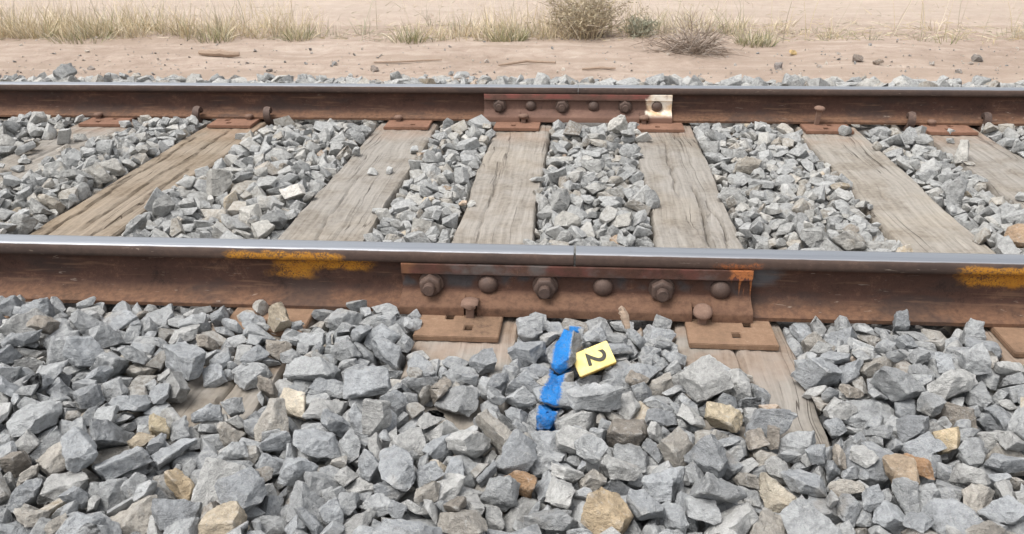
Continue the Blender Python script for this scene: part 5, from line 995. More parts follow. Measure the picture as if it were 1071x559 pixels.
    709,-77,1262,-16,35,7,7,1290,116,1308,-17,-6,1,28,227,70,1183,-7,-10,0,12,1222,516,940,-29,8,35,-7,1126,644,964,-31,-12,12,-33,
    551,600,910,-19,4,12,-17,1509,665,1124,3,22,27,12,199,611,1627,2,-5,-6,23,513,726,1498,21,-37,-15,2,1059,640,1415,-11,1,-9,-28,
    627,-673,2417,10,-21,33,-7,451,-740,3192,-91,-19,-6,18,518,304,2225,48,-38,8,10,205,1901,2295,15,-25,27,-16,1548,1682,2316,17,6,2,24,
    1572,-518,-166,-10,4,26,-20,544,-240,-681,24,-9,-24,24,1186,183,-483,3,-26,-2,1,610,179,-452,7,1,13,8,1096,618,-622,18,-21,-29,11,
    1334,-2116,1438,-1,36,2,-4,355,-2110,1568,25,-19,26,0,513,-1674,1217,16,-1,-20,22,482,-1681,973,21,15,-7,33,844,-1017,1136,-23,21,-3,25,
    1068,-1093,1115,-16,15,-4,-3,806,-925,837,-3,-35,9,4,709,-1000,597,-23,16,36,7,807,-1250,783,3,-2,-5,-7,1225,-842,790,-11,-1,-4,-31,
    1701,-922,1303,-14,1,-2,39,236,-1150,1651,-28,-15,-36,-4,904,-477,913,-14,10,22,-23,1607,-411,1077,-7,15,-13,5,678,-555,1206,1,-33,-17,13,
    68,-423,1181,-10,-7,36,-16,416,-476,893,-1,-29,1,-24,675,16,1027,-5,22,-13,-15,675,83,1003,4,25,-29,-9,450,-74,817,-1,-15,11,-33,
    419,592,956,2,-7,6,39,775,535,1209,-22,-34,19,-7,1572,570,1303,-4,5,22,-31,1516,756,1534,-9,-15,12,-19,1542,-2007,2277,37,1,10,-38,
    1708,-1104,1896,-32,-2,0,19,1387,-1301,2518,2,-21,10,-6,434,-738,2312,33,-26,19,14,534,-826,2657,-49,-37,-4,7,1549,2049,2546,-22,0,-23,-3,
    1069,-935,-554,6,37,-12,2,995,-676,-297,6,31,25,3,1317,-324,-735,10,-30,15,5,1450,-422,-432,-11,38,7,-4,752,-12,-376,-4,-30,-19,-4,
    112,-62,-432,-15,38,5,-8,1703,-66,-156,0,9,0,-37,1732,270,-466,7,2,29,27,1479,493,-587,-13,16,-4,-27,269,633,-54,-20,-39,5,5,
    837,-1553,825,-26,-32,2,3,811,-1607,1016,16,-3,-18,0,1378,-1591,1216,22,-39,0,-2,625,-1641,1339,5,-35,-2,-16,42,-1759,1437,14,15,-5,-29,
    388,-858,631,-15,-2,-36,-17,1768,-946,1109,-16,-6,-10,-24,321,-1154,420,0,2,25,-16,1741,-1062,717,-8,-35,-19,-3,644,-1122,1050,-16,-12,24,-11,
    1640,-943,1273,-19,-11,-7,-1,1700,-939,1371,-16,-26,-10,21,556,-456,448,-13,7,9,-15,1514,-357,745,-16,-31,26,-2,1094,-344,1413,4,-34,20,-7,
    717,-56,884,-22,-10,13,-8,1760,52,500,-4,-11,-25,-28,1323,31,1418,-9,-15,6,14,193,744,31,-36,17,-5,35,1711,794,726,-29,-27,-6,1,
    625,796,572,-19,18,6,-10,1045,586,594,-24,-37,-15,3,198,765,744,-3,9,1,38,578,553,1190,1,1,0,36,1096,662,1448,-11,19,10,31,
    1733,1080,1370,-4,7,-33,-4,1603,-2257,1881,-41,-25,28,10,1328,761,2385,-10,-36,14,-8,1292,610,2525,-11,-1,-21,34,1587,1173,2274,19,-24,31,-5,
    1612,-909,-250,-2,8,12,33,175,-683,-614,-28,-32,11,-6,592,-389,-629,-4,39,5,-4,1713,-254,-728,-13,-1,7,32,741,175,-747,3,37,-5,3,
    1445,170,-156,-2,-13,-35,-14,961,608,-210,14,-1,-38,8,1742,-2194,1634,-5,-14,15,28,964,-1827,1104,9,38,6,2,133,-1567,1042,14,-24,10,-24,
    1190,-1140,1179,-4,2,-28,28,1699,-916,961,1,-22,-13,28,1185,-950,1226,-1,10,-29,-14,1223,-1078,1213,4,11,-2,-1,198,-457,884,-13,28,-27,3,
    265,-404,1009,13,13,-37,4,464,92,399,-21,6,25,31,931,119,468,-10,-26,2,-28,1035,737,814,-31,-17,-36,2,1413,761,548,-1,33,-12,-19,
    1221,742,1118,-12,-9,-32,-7,708,480,686,-15,-9,-7,-34,1517,516,892,-32,-6,-24,27,1672,620,737,-6,0,37,-9,224,487,907,-6,-2,8,30,
    373,716,1379,-30,6,-3,4,240,780,1485,-11,39,2,5,964,523,1354,10,16,35,-7,1556,-2170,2251,13,-26,2,-30,1010,-1279,2298,26,-6,-25,23,
    1490,-1152,2460,-11,-7,12,10,684,-1214,2422,2,10,29,4,121,-258,2373,26,18,36,2,360,700,1885,-46,4,-5,-28,151,1374,2751,-42,-11,4,34,
    900,-561,-602,11,-4,6,-11,418,127,-755,10,-23,-13,15,647,106,-79,-24,15,36,-2,903,279,-719,-4,-1,-10,22,1088,585,-235,18,-15,-17,26,
    1059,674,-315,14,20,-13,31,1044,681,-241,-6,13,13,23,329,-2123,1305,8,-4,36,-16,789,-1761,1004,10,-4,6,-9,1088,-886,941,4,8,32,-22,
    330,-1219,819,-23,36,11,-14,1510,-1056,912,-6,-20,1,5,99,-1178,486,-4,-20,30,-14,549,-1144,509,-8,-31,-17,-12,1321,-489,1048,4,28,25,-3,
    775,72,61,-40,39,-8,1,1575,-91,943,-35,-8,34,-7,1481,51,630,-17,-16,7,6,1066,94,694,-17,-39,-6,6,480,-105,878,-10,34,9,15,
    900,9,1280,-5,16,1,-10,83,792,893,-24,-26,-4,0,490,830,853,-22,-9,27,-9,782,492,780,-19,16,-35,-12,946,-2988,2591,-25,-5,-11,-12,
    727,-2723,2566,-2,0,-3,31,13,-2280,2965,-77,28,-5,19,1318,-304,2336,23,1,-31,-25,778,-824,-562,5,-6,-4,35,230,-879,-674,1,20,-7,13,
    387,-876,-531,15,-11,2,-29,1763,-782,-273,23,-3,-32,-11,677,-705,-790,19,27,1,-7,73,-585,-226,11,30,-26,0,1568,-797,-113,8,38,-9,-6,
    1220,-340,-651,13,14,21,29,452,-415,-405,-17,17,27,-22,41,-558,-397,-12,-28,-13,24,900,-458,-331,8,-18,34,5,1511,-247,-279,7,-38,9,-2,
    66,7,-568,13,-7,2,28,1411,603,-192,4,-7,36,1,396,-2132,1277,9,32,6,6,805,-2167,1399,7,-28,-23,13,454,-2146,1624,10,15,7,-35,
    133,-1583,634,0,-25,-23,6,960,-1194,1425,14,14,33,-3,611,-1683,1570,16,2,-10,22,140,-1056,340,1,-18,-12,-1,1254,-897,606,-15,-10,-3,-34,
    679,-1014,1192,0,33,22,4,198,-917,681,-2,2,15,-5,1069,-372,500,-31,-4,-14,24,1608,-358,1031,-28,19,-26,11,1730,-531,1331,-13,-14,28,-14,
    1064,176,68,-36,36,-16,0,741,194,1171,-36,32,-5,10,1424,-96,1094,-16,26,19,17,422,71,716,-11,3,-19,-31,616,-100,1174,-18,-17,-34,-6,
    1732,96,1092,-1,37,13,-6,769,-54,1430,3,-5,-36,-8,1578,613,1075,-30,26,19,-8,522,519,679,-22,35,4,-19,848,817,1410,-22,-27,28,-3,
    466,476,1315,4,4,38,-10,1156,613,1400,-5,7,12,-24,492,659,1564,-2,9,3,34,1520,1142,1207,-12,15,-8,-13,1283,1149,730,2,27,26,5,
    1189,1081,1246,-18,12,-7,-38,1586,-2097,2445,-16,7,18,-25,201,-1212,1883,-24,-17,23,22,1767,-535,1873,-35,-12,32,-21,923,-378,2864,-75,-10,1,-32,
    627,368,2232,29,23,26,5,1381,1246,1893,-40,2,5,-10,1202,-926,-684,35,36,1,-14,579,-844,-473,16,25,31,-1,162,-490,-160,5,10,-33,20,
    1482,-156,-575,0,-13,-34,-15,1728,636,-491,-13,-13,-28,23,1671,534,-200,14,-13,-19,-12,1014,-2108,1623,-16,10,-3,-9,386,-1965,1097,5,18,35,8,
    1223,-1697,1050,27,-34,-20,-2,711,-1652,785,16,-15,37,4,144,-1696,1337,4,22,30,-2,437,-1157,933,-27,12,6,-38,1228,-964,988,-18,35,-4,13,
    1130,-1054,507,-2,8,7,12,997,-954,837,8,18,32,0,235,-1179,1423,-3,36,8,-9,1510,-1073,1338,0,5,-11,35,1088,-965,1350,2,-13,-25,27,
    581,-352,364,-1,32,6,8,1770,-54,402,-16,34,7,-6,1187,22,933,-2,36,-11,-13,3,114,639,3,7,37,-8,328,132,736,-3,15,-35,-5,
    551,683,1191,-18,-15,-3,33,482,448,934,-16,-23,14,-21,35,1131,713,-11,33,-1,19,840,1175,1313,-18,11,-8,33,356,1615,1488,11,-1,-13,0,
    1741,1543,1438,-3,14,29,10,721,-2069,2245,34,-27,-20,-19,1510,-1312,3149,-95,2,0,-27,1176,-965,1914,-12,23,-24,-16,1589,-1014,2441,-23,26,10,-25,
    1709,-624,2520,-13,18,-12,-33,1610,-30,2477,-12,-20,13,1,1720,2048,2438,9,37,-7,12,833,-1028,-352,13,22,-8,-20,1422,169,-718,-27,-7,0,15,
    564,120,-667,-25,-23,33,-2,1168,59,-658,-13,14,-8,12,1510,-40,-484,-6,-19,-25,22,1542,-1,-408,5,-20,-14,16,298,113,-153,-22,-2,-2,34,
    484,-106,-163,0,21,-31,-8,803,773,-320,-7,37,-7,-9,293,669,-72,-15,32,19,-9,1568,-917,42,-41,-34,21,-2,197,-836,721,-17,1,-3,25,
    679,-906,466,-34,-17,-9,14,553,-1062,425,-14,2,2,1,323,-828,614,-7,18,32,14,43,-1010,473,-11,37,-5,10,771,-1002,1332,8,6,-6,-31,
    1446,-552,753,-15,1,-14,-31,580,-462,1039,2,-20,34,-2,1632,-411,756,-1,34,-6,-8,197,-465,1185,-5,16,-31,-17,1637,-548,1247,-1,-15,-11,10,
    1764,9,1556,0,-18,-30,11,580,-17,1417,-5,-2,2,-23,1680,35,1619,-8,-5,4,-32,139,614,933,-36,35,-19,1,1579,633,525,-14,-13,-1,37,
    517,712,861,-8,-9,10,5,904,794,1072,-23,22,-27,19,1606,638,1614,-12,-27,21,-8,871,805,1237,4,-36,3,13,854,-1946,2241,34,5,-8,-33,
    1196,-386,2429,21,-28,-15,23,1511,-881,3130,-95,-30,-26,4,856,-260,2256,30,18,20,22,601,-2,2315,5,31,11,4,237,87,2349,-2,15,15,33,
    452,660,1872,-47,2,20,-35,1041,1350,2035,59,23,-13,-1,1776,1322,2241,30,-3,8,-38,940,1606,1896,-39,13,-27,-23,1428,-937,-298,-7,20,11,32,
    1157,-957,-460,17,12,17,34,810,-780,-730,-10,-11,-4,-17,488,-624,-262,8,0,0,-18,1350,-395,-106,6,-19,10,33,1281,-166,-318,8,29,-20,-15,
    1348,-42,-604,-12,22,29,-1,40,284,-575,-7,-31,19,0,418,286,-430,14,-20,-2,-5,1751,549,-508,-17,-7,1,39,449,726,-551,-8,13,-4,-35,
    266,622,-117,-2,13,35,11,1063,-2202,1495,21,-35,-7,-15,1381,-1660,1064,22,6,16,28,1507,-1786,1388,10,-8,37,-5,1518,-1250,867,-1,4,-38,6,
    7,-1019,1295,-8,-2,-5,-39,197,-1000,1414,0,-29,24,12,1224,-1249,1440,-7,-10,17,35,102,-343,791,-30,-28,-7,23,391,-548,1350,-20,-27,28,9,
    294,-493,1387,-6,-1,15,-34,913,-68,797,-25,-35,9,14,1317,-94,821,-16,-24,-25,-17,237,768,762,-35,-11,-33,-19,694,695,934,-24,9,8,37,
    1570,748,1092,-13,8,-4,34,77,666,1236,-14,-23,-29,7,712,1151,401,5,32,0,9,1358,1684,1660,-23,-32,-13,17,1354,-2176,1886,-44,38,-13,3,
    1170,-1182,2330,1,-12,-16,25,551,-654,2463,7,-12,37,3,443,-182,2778,-64,11,-29,25,571,534,1907,-22,-19,15,-21,1201,482,2419,-14,35,6,-11,
    219,1834,2418,-21,22,-10,-9,1124,-973,-141,-15,-1,-16,-21,1155,-1199,-167,16,27,-1,-28,809,-761,-652,-26,-31,-16,11,1378,-781,-321,8,29,26,2,
    1223,-548,-518,-14,9,-9,-14,997,-470,-471,-15,-36,-2,-4,1131,-253,-648,30,-8,39,-2,1315,-141,-569,23,-5,-6,-7,161,-289,-657,33,-21,17,-11,
    1090,-176,-366,9,14,-33,-16,1193,173,-462,-20,15,37,-3,200,189,-512,5,2,-38,-4,770,71,-497,18,-7,-34,-20,770,22,-243,-30,-1,-25,2,
    589,275,-634,-12,2,-17,24,738,760,-417,12,0,6,27,198,524,-100,-17,-10,-31,0,1506,673,-194,11,-28,5,3,1127,-2097,1172,-20,-24,-25,13,
    1091,-1781,1413,7,37,12,4,1162,-1640,446,4,30,-23,12,1700,-1606,880,25,11,6,20,1124,-842,969,-15,9,11,30,421,-928,1573,1,-36,-11,-2,
    449,-996,1175,6,-5,-4,-31,997,-1060,1570,-3,11,37,-10,676,-425,896,-20,0,9,-27,451,-481,470,-14,4,27,-24,73,-547,914,-19,-28,-28,-4,
    1702,-513,894,-18,14,7,-25,1232,-11,1000,-9,-7,-39,0,641,-103,469,-35,-7,-26,29,1223,162,640,-11,22,-1,2,1088,153,1387,-3,16,34,3,
    993,-51,1250,-10,30,-25,7,1698,653,54,-39,20,34,-8,1771,523,520,-35,-3,-8,-37,1538,546,555,-35,23,-15,28,1015,821,1246,-27,-30,26,-6,
    140,457,1402,3,12,-18,32,1091,1083,1059,-21,-20,19,27,610,1152,1149,-3,19,-1,-21,1777,-2813,2479,-20,16,6,31,868,-1613,1887,-46,-14,-9,-35,
    1014,-1752,2359,13,-22,33,3,268,-1272,2374,14,-2,39,3,1610,-998,2478,-19,-31,-9,-16,70,-887,1879,-42,-3,40,3,1193,-39,1878,-39,10,28,23,
    1641,785,1879,-33,-1,4,-39,209,1347,2419,18,-9,37,10,389,-853,-677,-33,-7,-18,26,421,-916,-24,-29,19,34,9,1358,-963,-212,-12,5,3,2,
    1194,-405,-594,-21,-35,8,16,1509,-553,-342,-11,-28,16,-15,1195,-428,-185,-15,-8,-13,12,230,125,-663,4,25,-4,-15,1610,193,-425,-9,-11,30,6,
    998,644,-613,-6,5,-37,0,465,552,-299,-19,-5,7,-26,1326,713,-421,-19,8,-12,36,1094,486,-466,-14,7,5,37,1541,607,-562,-3,10,-11,-36,
    613,-2037,1418,9,-34,-18,-6,1326,-1552,995,-24,-8,5,31,1353,-1650,1157,2,-25,27,15,199,-1703,674,7,-12,-5,-33,995,-1579,511,5,37,-8,-7,
    962,-1690,947,14,34,-17,-6,164,-1648,712,16,0,-21,-33,1588,-1583,1643,-19,-22,18,18,1487,-1200,1114,-29,-28,21,-10,100,-829,542,-35,6,15,-18,
    1254,-908,902,-17,-2,11,32,275,-1002,456,-18,-12,-4,21,1508,-1091,503,-15,-16,33,16,806,-895,544,-10,-21,-6,27,526,-1124,1299,-11,29,-26,-2,
    942,-1047,1411,-14,-32,-10,-2,770,-437,723,5,30,23,-5,1218,-432,1121,-2,-14,37,-4,1408,-478,934,-4,-24,-1,22,1761,-362,1750,-38,-14,32,12,
    199,-544,1646,-32,-8,-22,32,965,199,443,-29,-25,-22,-17,805,771,824,-10,3,-1,-40,1264,730,1183,-14,39,-9,1,1485,723,1014,-18,-8,-3,19,
    806,717,1093,-10,-18,31,-1,425,577,713,-6,13,-14,16,549,615,817,-5,-17,-32,9,362,579,1028,3,-1,-17,-36,1186,579,479,-6,12,26,28,
    1644,722,1221,-14,-33,-22,-3,1729,479,1531,2,18,22,24,108,1252,1094,-23,-34,-6,-5,1222,1223,855,-7,-21,-30,-15,1152,1165,1357,-10,-31,-25,6,
    448,1160,1521,3,26,-9,29,1613,1559,1608,-28,-1,24,-31,120,-2762,2278,20,32,22,-7,1106,-2976,2696,-55,4,24,-5,1137,-2292,1892,-24,-19,28,15,
    37,-1956,2279,46,-2,-9,-11,917,-1722,2377,-2,-10,-10,29,1612,-1789,2482,10,21,17,12,1499,-1506,2408,-12,-22,6,9,1345,-934,1889,-48,0,2,17,
    1581,-506,2339,3,13,29,-24,953,637,2441,-9,-1,2,39,658,990,2223,38,13,30,5,584,1796,1893,-42,0,0,-27,69,-986,-547,40,7,-32,-15,
    165,-839,-311,11,2,-18,-34,272,-1036,-517,3,-11,-4,-27,1237,-1088,-356,3,-3,-8,10,1378,-851,-288,7,-2,8,39,1736,-700,-623,-10,18,7,-20,
    1123,-349,-394,-9,17,2,-32,1600,-494,-338,-7,-11,-10,-36,679,-504,-226,-13,-8,-20,33,273,-89,-616,-9,-14,36,8,519,132,-194,-23,20,-11,-29,
    1640,725,-269,-27,-13,-7,-9,516,469,-453,-33,-14,-36,5,680,-2106,1388,-3,22,26,16,487,-2383,1600,8,31,25,0,1699,-1528,778,-19,9,17,-26,
    903,-1642,825,17,32,21,11,7,-1672,1508,16,5,7,21,192,-1655,1298,33,19,-23,15,1066,-883,910,-31,-21,-1,-19,1612,-1189,926,11,-29,24,-11,
    1702,-955,1594,3,-10,-14,35,1459,-392,1137,-20,37,12,-8,773,-356,643,-4,-12,-10,-37,165,-347,450,-18,27,29,0,740,-556,1557,-23,27,8,27,
    517,-71,584,-27,-29,18,22,1527,20,1082,-28,-2,4,-39,1287,-89,869,-14,-14,-11,2,1738,199,1317,1,11,4,26,425,98,1571,-8,8,-10,-28,
    1062,778,365,-4,6,27,27,118,595,1005,-28,3,10,-10,1417,631,1147,-4,-16,20,-8,1475,522,1186,-23,-17,-20,29,1121,506,880,-21,5,-25,17,
    1064,666,1662,-9,-14,-12,-23,1256,586,1575,10,37,-3,13,580,755,1491,2,9,31,-23,416,1194,615,0,12,-16,8,1329,-1711,2656,-53,39,-6,4,
    394,-1056,1876,-37,-35,-8,-17,362,-1177,2497,-5,27,23,13,120,-77,2251,23,35,-15,4,313,-115,2814,-70,-11,9,27,1754,489,2622,-37,9,35,16,
    1362,269,2613,-39,-6,29,26,1042,1398,2062,61,2,12,-17,1595,2118,2592,-16,-10,-8,-25,807,-825,-464,3,12,-10,20,453,-1066,-145,13,4,-18,30,
    387,-1098,-75,9,-36,-5,-16,516,-971,-118,-10,-3,39,4,134,-742,-394,16,20,32,-3,236,-382,-371,26,-38,2,9,520,-510,-101,-14,-27,-28,0,
    928,-319,-706,-13,-5,-1,25,981,-63,-326,-12,-28,-4,3,617,395,-707,-15,2,16,-34,1316,198,-349,3,15,-18,-23,1481,-2195,1441,16,22,-27,15,
    1654,-2138,1525,3,0,-15,37,909,-1540,1053,-23,36,6,1,942,-1620,719,-9,-25,-17,16,5,-1777,889,14,-28,17,6,1065,-1763,1167,17,-1,-7,-39,
    354,-1604,452,1,-14,14,10,851,-1769,1374,-17,-28,24,-3,1061,-856,37,-37,5,4,33,867,-930,610,-16,-4,3,40,139,-1114,809,9,13,14,0,
    327,-1028,1507,-8,10,16,32,1316,-455,298,24,0,-18,27,800,-405,935,-24,-11,25,-8,39,-541,1671,-11,-8,16,36,395,-416,1502,-8,13,32,20,
    1386,186,549,-33,9,-34,-18,1604,101,1062,-7,-9,1,-1,704,-111,493,-38,-22,-17,22,392,77,866,-7,-3,-1,-10,1473,-28,1261,-11,-10,6,18,
    6,-88,1458,-19,7,2,-20,1032,-14,1512,-7,-20,33,10,1551,468,660,-33,0,-9,3,645,747,673,-18,13,-29,24,1225,815,800,-17,40,0,2,
    711,731,879,-8,13,25,15,39,626,481,-14,-35,4,-18,488,737,820,5,-18,3,-29,1099,566,1441,-13,7,37,-11,261,536,1378,1,-17,36,1,
    1510,684,1425,-15,-17,32,10,324,567,1397,8,-9,-10,34,584,1247,1335,-6,-20,10,-29,428,1538,1410,-20,37,12,0,708,-2357,2508,-12,-26,16,8,
    458,-2002,2138,49,3,9,-33,1340,-1434,2748,-60,-28,-7,-23,235,881,2354,9,29,13,-8,367,1070,2231,49,-6,35,4,922,1785,2353,0,10,5,27,
    1671,-755,-713,1,5,-5,24,355,-772,-408,9,-27,27,-7,1740,-411,-220,-26,1,1,40,619,-363,-74,-20,12,13,36,483,-234,-386,13,-18,31,16,
    552,14,-602,5,-38,3,11,103,157,-440,-5,4,-7,-37,1091,135,-539,21,5,-14,32,1320,464,-680,-11,20,-31,-15,1413,497,-671,5,-13,-38,3,
    360,696,-599,-8,5,-4,20,608,600,-698,14,-6,-27,26,774,808,-366,-2,-6,-9,21,1028,-1703,1225,14,-4,2,4,1312,-1693,836,1,-37,-14,6,
    294,-1588,973,16,-4,26,-16,70,-1592,545,4,0,37,15,1379,-1758,1480,6,-10,-8,-6,1729,-1688,1244,11,2,28,23,1072,-1092,469,-35,-1,-13,-38,
    527,-949,933,-21,14,-13,-35,1543,-988,1116,-24,-2,-9,22,672,-1186,538,-13,33,1,-12,849,-465,634,-19,-16,36,4,579,-548,426,-12,3,-2,-37,
    833,-526,802,-15,-31,-13,21,740,-430,1167,-23,0,-10,-19,585,-486,800,-15,-7,7,-39,998,-388,986,15,3,35,-19,1379,-411,1054,4,-7,-2,-10,
    941,-471,1442,-20,17,12,14,1191,-376,1357,-29,24,30,-4,289,79,927,-6,6,39,1,967,-36,1202,-24,3,13,38,1219,133,1064,-13,-16,31,18,
    262,116,1280,-26,6,20,24,1706,47,1371,-23,-13,-7,37,609,-109,1325,-25,-14,-24,14,1286,644,945,-20,-11,8,-29,327,537,916,-25,22,33,6,
    162,591,856,-14,-1,-36,8,1120,728,1312,-18,-11,-12,-10,295,459,1649,-23,-20,-24,7,265,1238,919,-29,-19,2,35,129,1119,1117,-15,-11,33,12,
    1349,1133,739,-6,-15,4,-35,1363,1204,1236,-26,-4,4,-15,1304,-1807,2388,4,-26,-9,13,356,-1683,2403,15,6,-10,-25,691,-1331,2504,-13,-10,-38,2,
    236,-669,2268,28,7,21,31,780,-583,2553,-3,32,22,3,400,35,1890,-28,0,33,23,1082,283,2380,0,-28,-10,16,908,660,2544,-20,13,36,4,
    1339,445,2548,-20,-5,10,0,1365,875,2916,-80,11,7,-35,74,1961,2329,21,0,0,-36,1207,2139,2770,-71,-16,14,-25,1445,-640,-331,13,-12,-3,32,
    133,-767,-370,7,40,6,0,737,-784,-139,7,0,0,-33,448,-392,-294,-4,0,13,-31,1582,-492,-193,-22,-36,18,0,98,-492,-180,0,-38,11,0,
    579,-466,-145,9,-15,-1,8,1447,-258,-724,10,-10,6,31,1186,-139,-633,-8,6,15,36,1772,-106,-660,-15,-34,3,-2,269,94,-595,-31,-39,-7,0,
    768,121,-289,19,-21,23,-4,837,518,-315,-6,29,9,-13,370,744,-522,35,-8,37,-6,448,-2067,1386,0,-27,-21,2,199,-1572,781,-29,33,19,-2,
    1291,-1523,1200,-12,-27,-27,9,394,-1559,898,17,-1,39,10,1699,-1601,658,3,5,13,10,116,-1685,1141,19,-15,-33,-17,960,-1238,66,-48,38,11,1,
    653,-870,824,-28,-36,-16,7,1037,-977,1037,-24,23,-32,8,100,-822,1073,-26,8,30,-2,837,-1022,724,-17,-20,-3,23,1696,-968,1140,-10,32,17,16,
    264,-1004,1462,-9,24,25,-18,1318,-1240,1572,-13,-7,11,-21,833,-953,1342,-20,12,-28,-21,768,-1168,1303,2,29,10,25,1476,-1184,1217,-22,-12,-11,36,
    647,-550,678,-31,7,36,-16,906,41,300,9,-19,21,28,1389,58,458,-29,-38,12,-3,486,-85,911,-25,11,-35,9,708,44,797,-27,-29,-9,-22,
    1511,200,1087,-25,-19,-20,19,1121,48,515,-9,-22,-18,-2,331,-83,1415,-31,17,0,1,423,-93,1207,-22,-35,9,-3,547,111,1228,-14,29,26,7,
    745,625,1099,-17,-28,1,-7,584,741,850,-19,28,8,-3,10,615,962,-12,-13,4,25,1696,727,1070,-7,-32,-11,10,741,569,684,9,-5,8,-37,
    1260,720,1262,-26,-5,1,-37,50,598,1569,-10,32,-18,15,484,802,1257,-2,-25,26,16,133,719,1311,-5,-9,-7,-17,1527,1191,867,-32,-36,-15,1,
    457,1157,811,-17,1,-6,13,237,1220,1336,-20,29,-27,7,776,1193,1452,-17,-15,-3,29,304,-2469,2741,-64,-7,-29,16,412,-1670,2270,1,-11,-18,8,
    714,-1797,2413,24,39,-3,2,430,-988,1932,-30,-18,-29,11,502,-1454,2153,39,7,-1,-10,379,-1040,2679,-61,34,-14,-15,1393,-145,2170,31,13,2,-32,
    937,-32,2642,-44,-25,-6,-16,1678,-825,-750,-25,-4,11,-14,204,-904,-458,-17,-11,36,10,557,-906,-524,1,-12,10,23,195,-848,-524,11,-34,-21,-2,
    678,-1114,-261,9,13,36,-11,1603,-1130,-71,-6,2,38,-10,707,-849,-163,-8,23,9,-17,577,-1032,-145,13,6,-34,-20,483,-719,-638,-7,-20,28,3,
    131,-575,-595,-2,4,12,31,1678,-746,-285,8,-1,4,-36,98,-615,-219,5,7,-2,-39,1072,-494,-716,-23,-1,-2,17,548,-336,-662,-4,-27,-22,19,
    581,-171,-731,20,8,3,39,850,-148,-731,1,8,-16,-11,964,-110,-633,6,-13,-10,-36,1478,-104,-362,-16,9,-19,-15,271,236,-303,9,0,0,-26,
    362,717,-525,-31,2,-5,3,649,816,-335,-15,2,-8,29,320,453,-333,-36,32,23,3,203,528,-241,-6,22,-10,-3,1354,698,-348,-13,-14,7,15,
    1256,583,-177,-5,-37,-2,3,519,-2094,1217,-14,8,-16,-33,1129,-2155,1583,8,-37,10,-6,67,-2049,1308,8,-12,-10,-1,743,-1771,745,20,6,20,29,
    1440,-1593,756,10,33,-16,7,614,-1618,530,7,-33,0,-16,869,-1665,519,14,37,8,-14,1636,-1642,1077,16,-22,1,-33,1289,-1655,1450,8,30,-11,-18,
    296,-1593,1232,4,-25,-18,-23,0,-883,48,-37,39,9,-3,1514,-1081,658,-35,-32,-22,0,1057,-1029,570,-14,-2,-15,21,99,-1093,554,-27,2,11,-28,
    1572,-1034,739,-7,-19,20,-29,64,-1231,883,0,-37,-6,-4,1611,-948,1545,-19,-11,-5,-3,1540,-1187,1542,-1,-36,4,-14,1376,-1105,1340,-4,-6,-21,33,
    1220,-1219,1404,9,-21,29,-16,516,-492,1363,-37,6,6,17,1449,-419,1304,-25,-11,6,7,75,-89,506,-31,-17,-12,28,1059,191,541,-10,-3,33,-22,
    64,27,533,-1,-28,-10,-1,1541,188,1571,-2,-7,-9,5,773,560,973,-29,4,14,32,737,457,492,-41,22,-32,8,943,660,1079,-13,29,-23,-14,
    1188,621,851,-13,-4,7,39,998,686,1154,-14,36,7,13,903,823,1518,-17,33,19,-8,320,750,1609,-1,2,30,-20,1473,734,1583,9,-18,20,-27,
    1429,1128,421,-24,-5,-1,-34,1765,1109,1155,-31,-4,-24,32,526,1086,1530,-27,-21,-21,19,1189,1253,1290,-6,32,-22,8,44,1535,1348,7,18,-26,13,
    537,-3287,2886,-78,-2,39,-6,396,-2924,2475,-8,13,-34,17,499,-1587,1881,-25,-8,10,-38,719,-2011,2362,3,-19,-12,-33,945,-2117,2269,22,-24,-4,31,
    401,-1583,2419,-1,-1,-22,33,1004,-1201,1907,-42,7,1,1,1010,-1247,2512,-6,-21,-18,16,115,37,2225,10,-20,30,13,683,-342,2368,8,2,-19,-32,
    310,78,2621,-54,-18,26,-24,340,936,2563,-45,10,-19,-34,457,874,2292,21,15,11,32,443,1062,2691,-46,37,-3,16,621,1287,2669,-38,-15,7,-20,
    1256,1766,1900,-39,37,15,0,599,-1222,-83,-4,-3,-2,-7,1636,-662,-604,17,3,-33,16,32,-708,-151,8,-19,-31,16,618,-383,-390,-25,21,11,12,
    1228,-491,-463,10,-28,-25,-11,1024,-415,-202,4,-27,30,0,1605,44,-625,2,-1,-37,14,1760,85,-427,15,-4,-17,-20,451,19,-221,-32,-39,-1,0,
    1103,245,-661,-25,-32,23,-8,800,524,-626,16,15,-14,16,1736,679,-293,-22,22,31,2,803,508,-460,-3,13,32,19,454,499,-195,4,-10,11,-37,
    742,-2070,1363,-13,18,31,-12,1066,-2319,1518,7,32,15,-9,1769,-2183,1475,13,3,16,37,495,-2094,1267,-13,11,35,7,105,-1627,544,-10,-27,26,-2,
    13,-1717,639,-13,0,-7,-3,1127,-1670,609,-5,-8,18,-35,385,-1561,1048,-5,-28,27,-8,864,-1631,1523,12,9,28,21,997,-1531,1499,-13,7,36,-6,
    201,-1095,281,15,32,8,19,839,-1091,1033,-23,-12,-18,-28,911,-869,756,-23,-12,28,-21,1030,-1023,540,-19,0,10,39,1700,-1218,1149,-15,-24,10,28,
    228,-1008,697,-13,-1,-5,-40,192,-819,587,-7,28,-21,-20,672,-1193,1066,-14,5,-28,24,391,-885,1428,-18,-13,-36,-10,1480,-872,1223,-30,-37,-1,-16,
    900,-884,1208,-16,25,28,1,1161,-422,1029,-30,3,15,-34,1062,-420,937,-35,-20,-16,20,46,-502,849,-22,-5,-38,6,800,-349,709,-2,30,-21,8,
    1636,-520,1108,13,-12,-3,-34,1703,-374,1314,-29,5,-38,5,1365,72,1028,-17,40,0,2,1195,145,454,-28,-18,11,-14,1282,148,703,0,20,-22,-15,
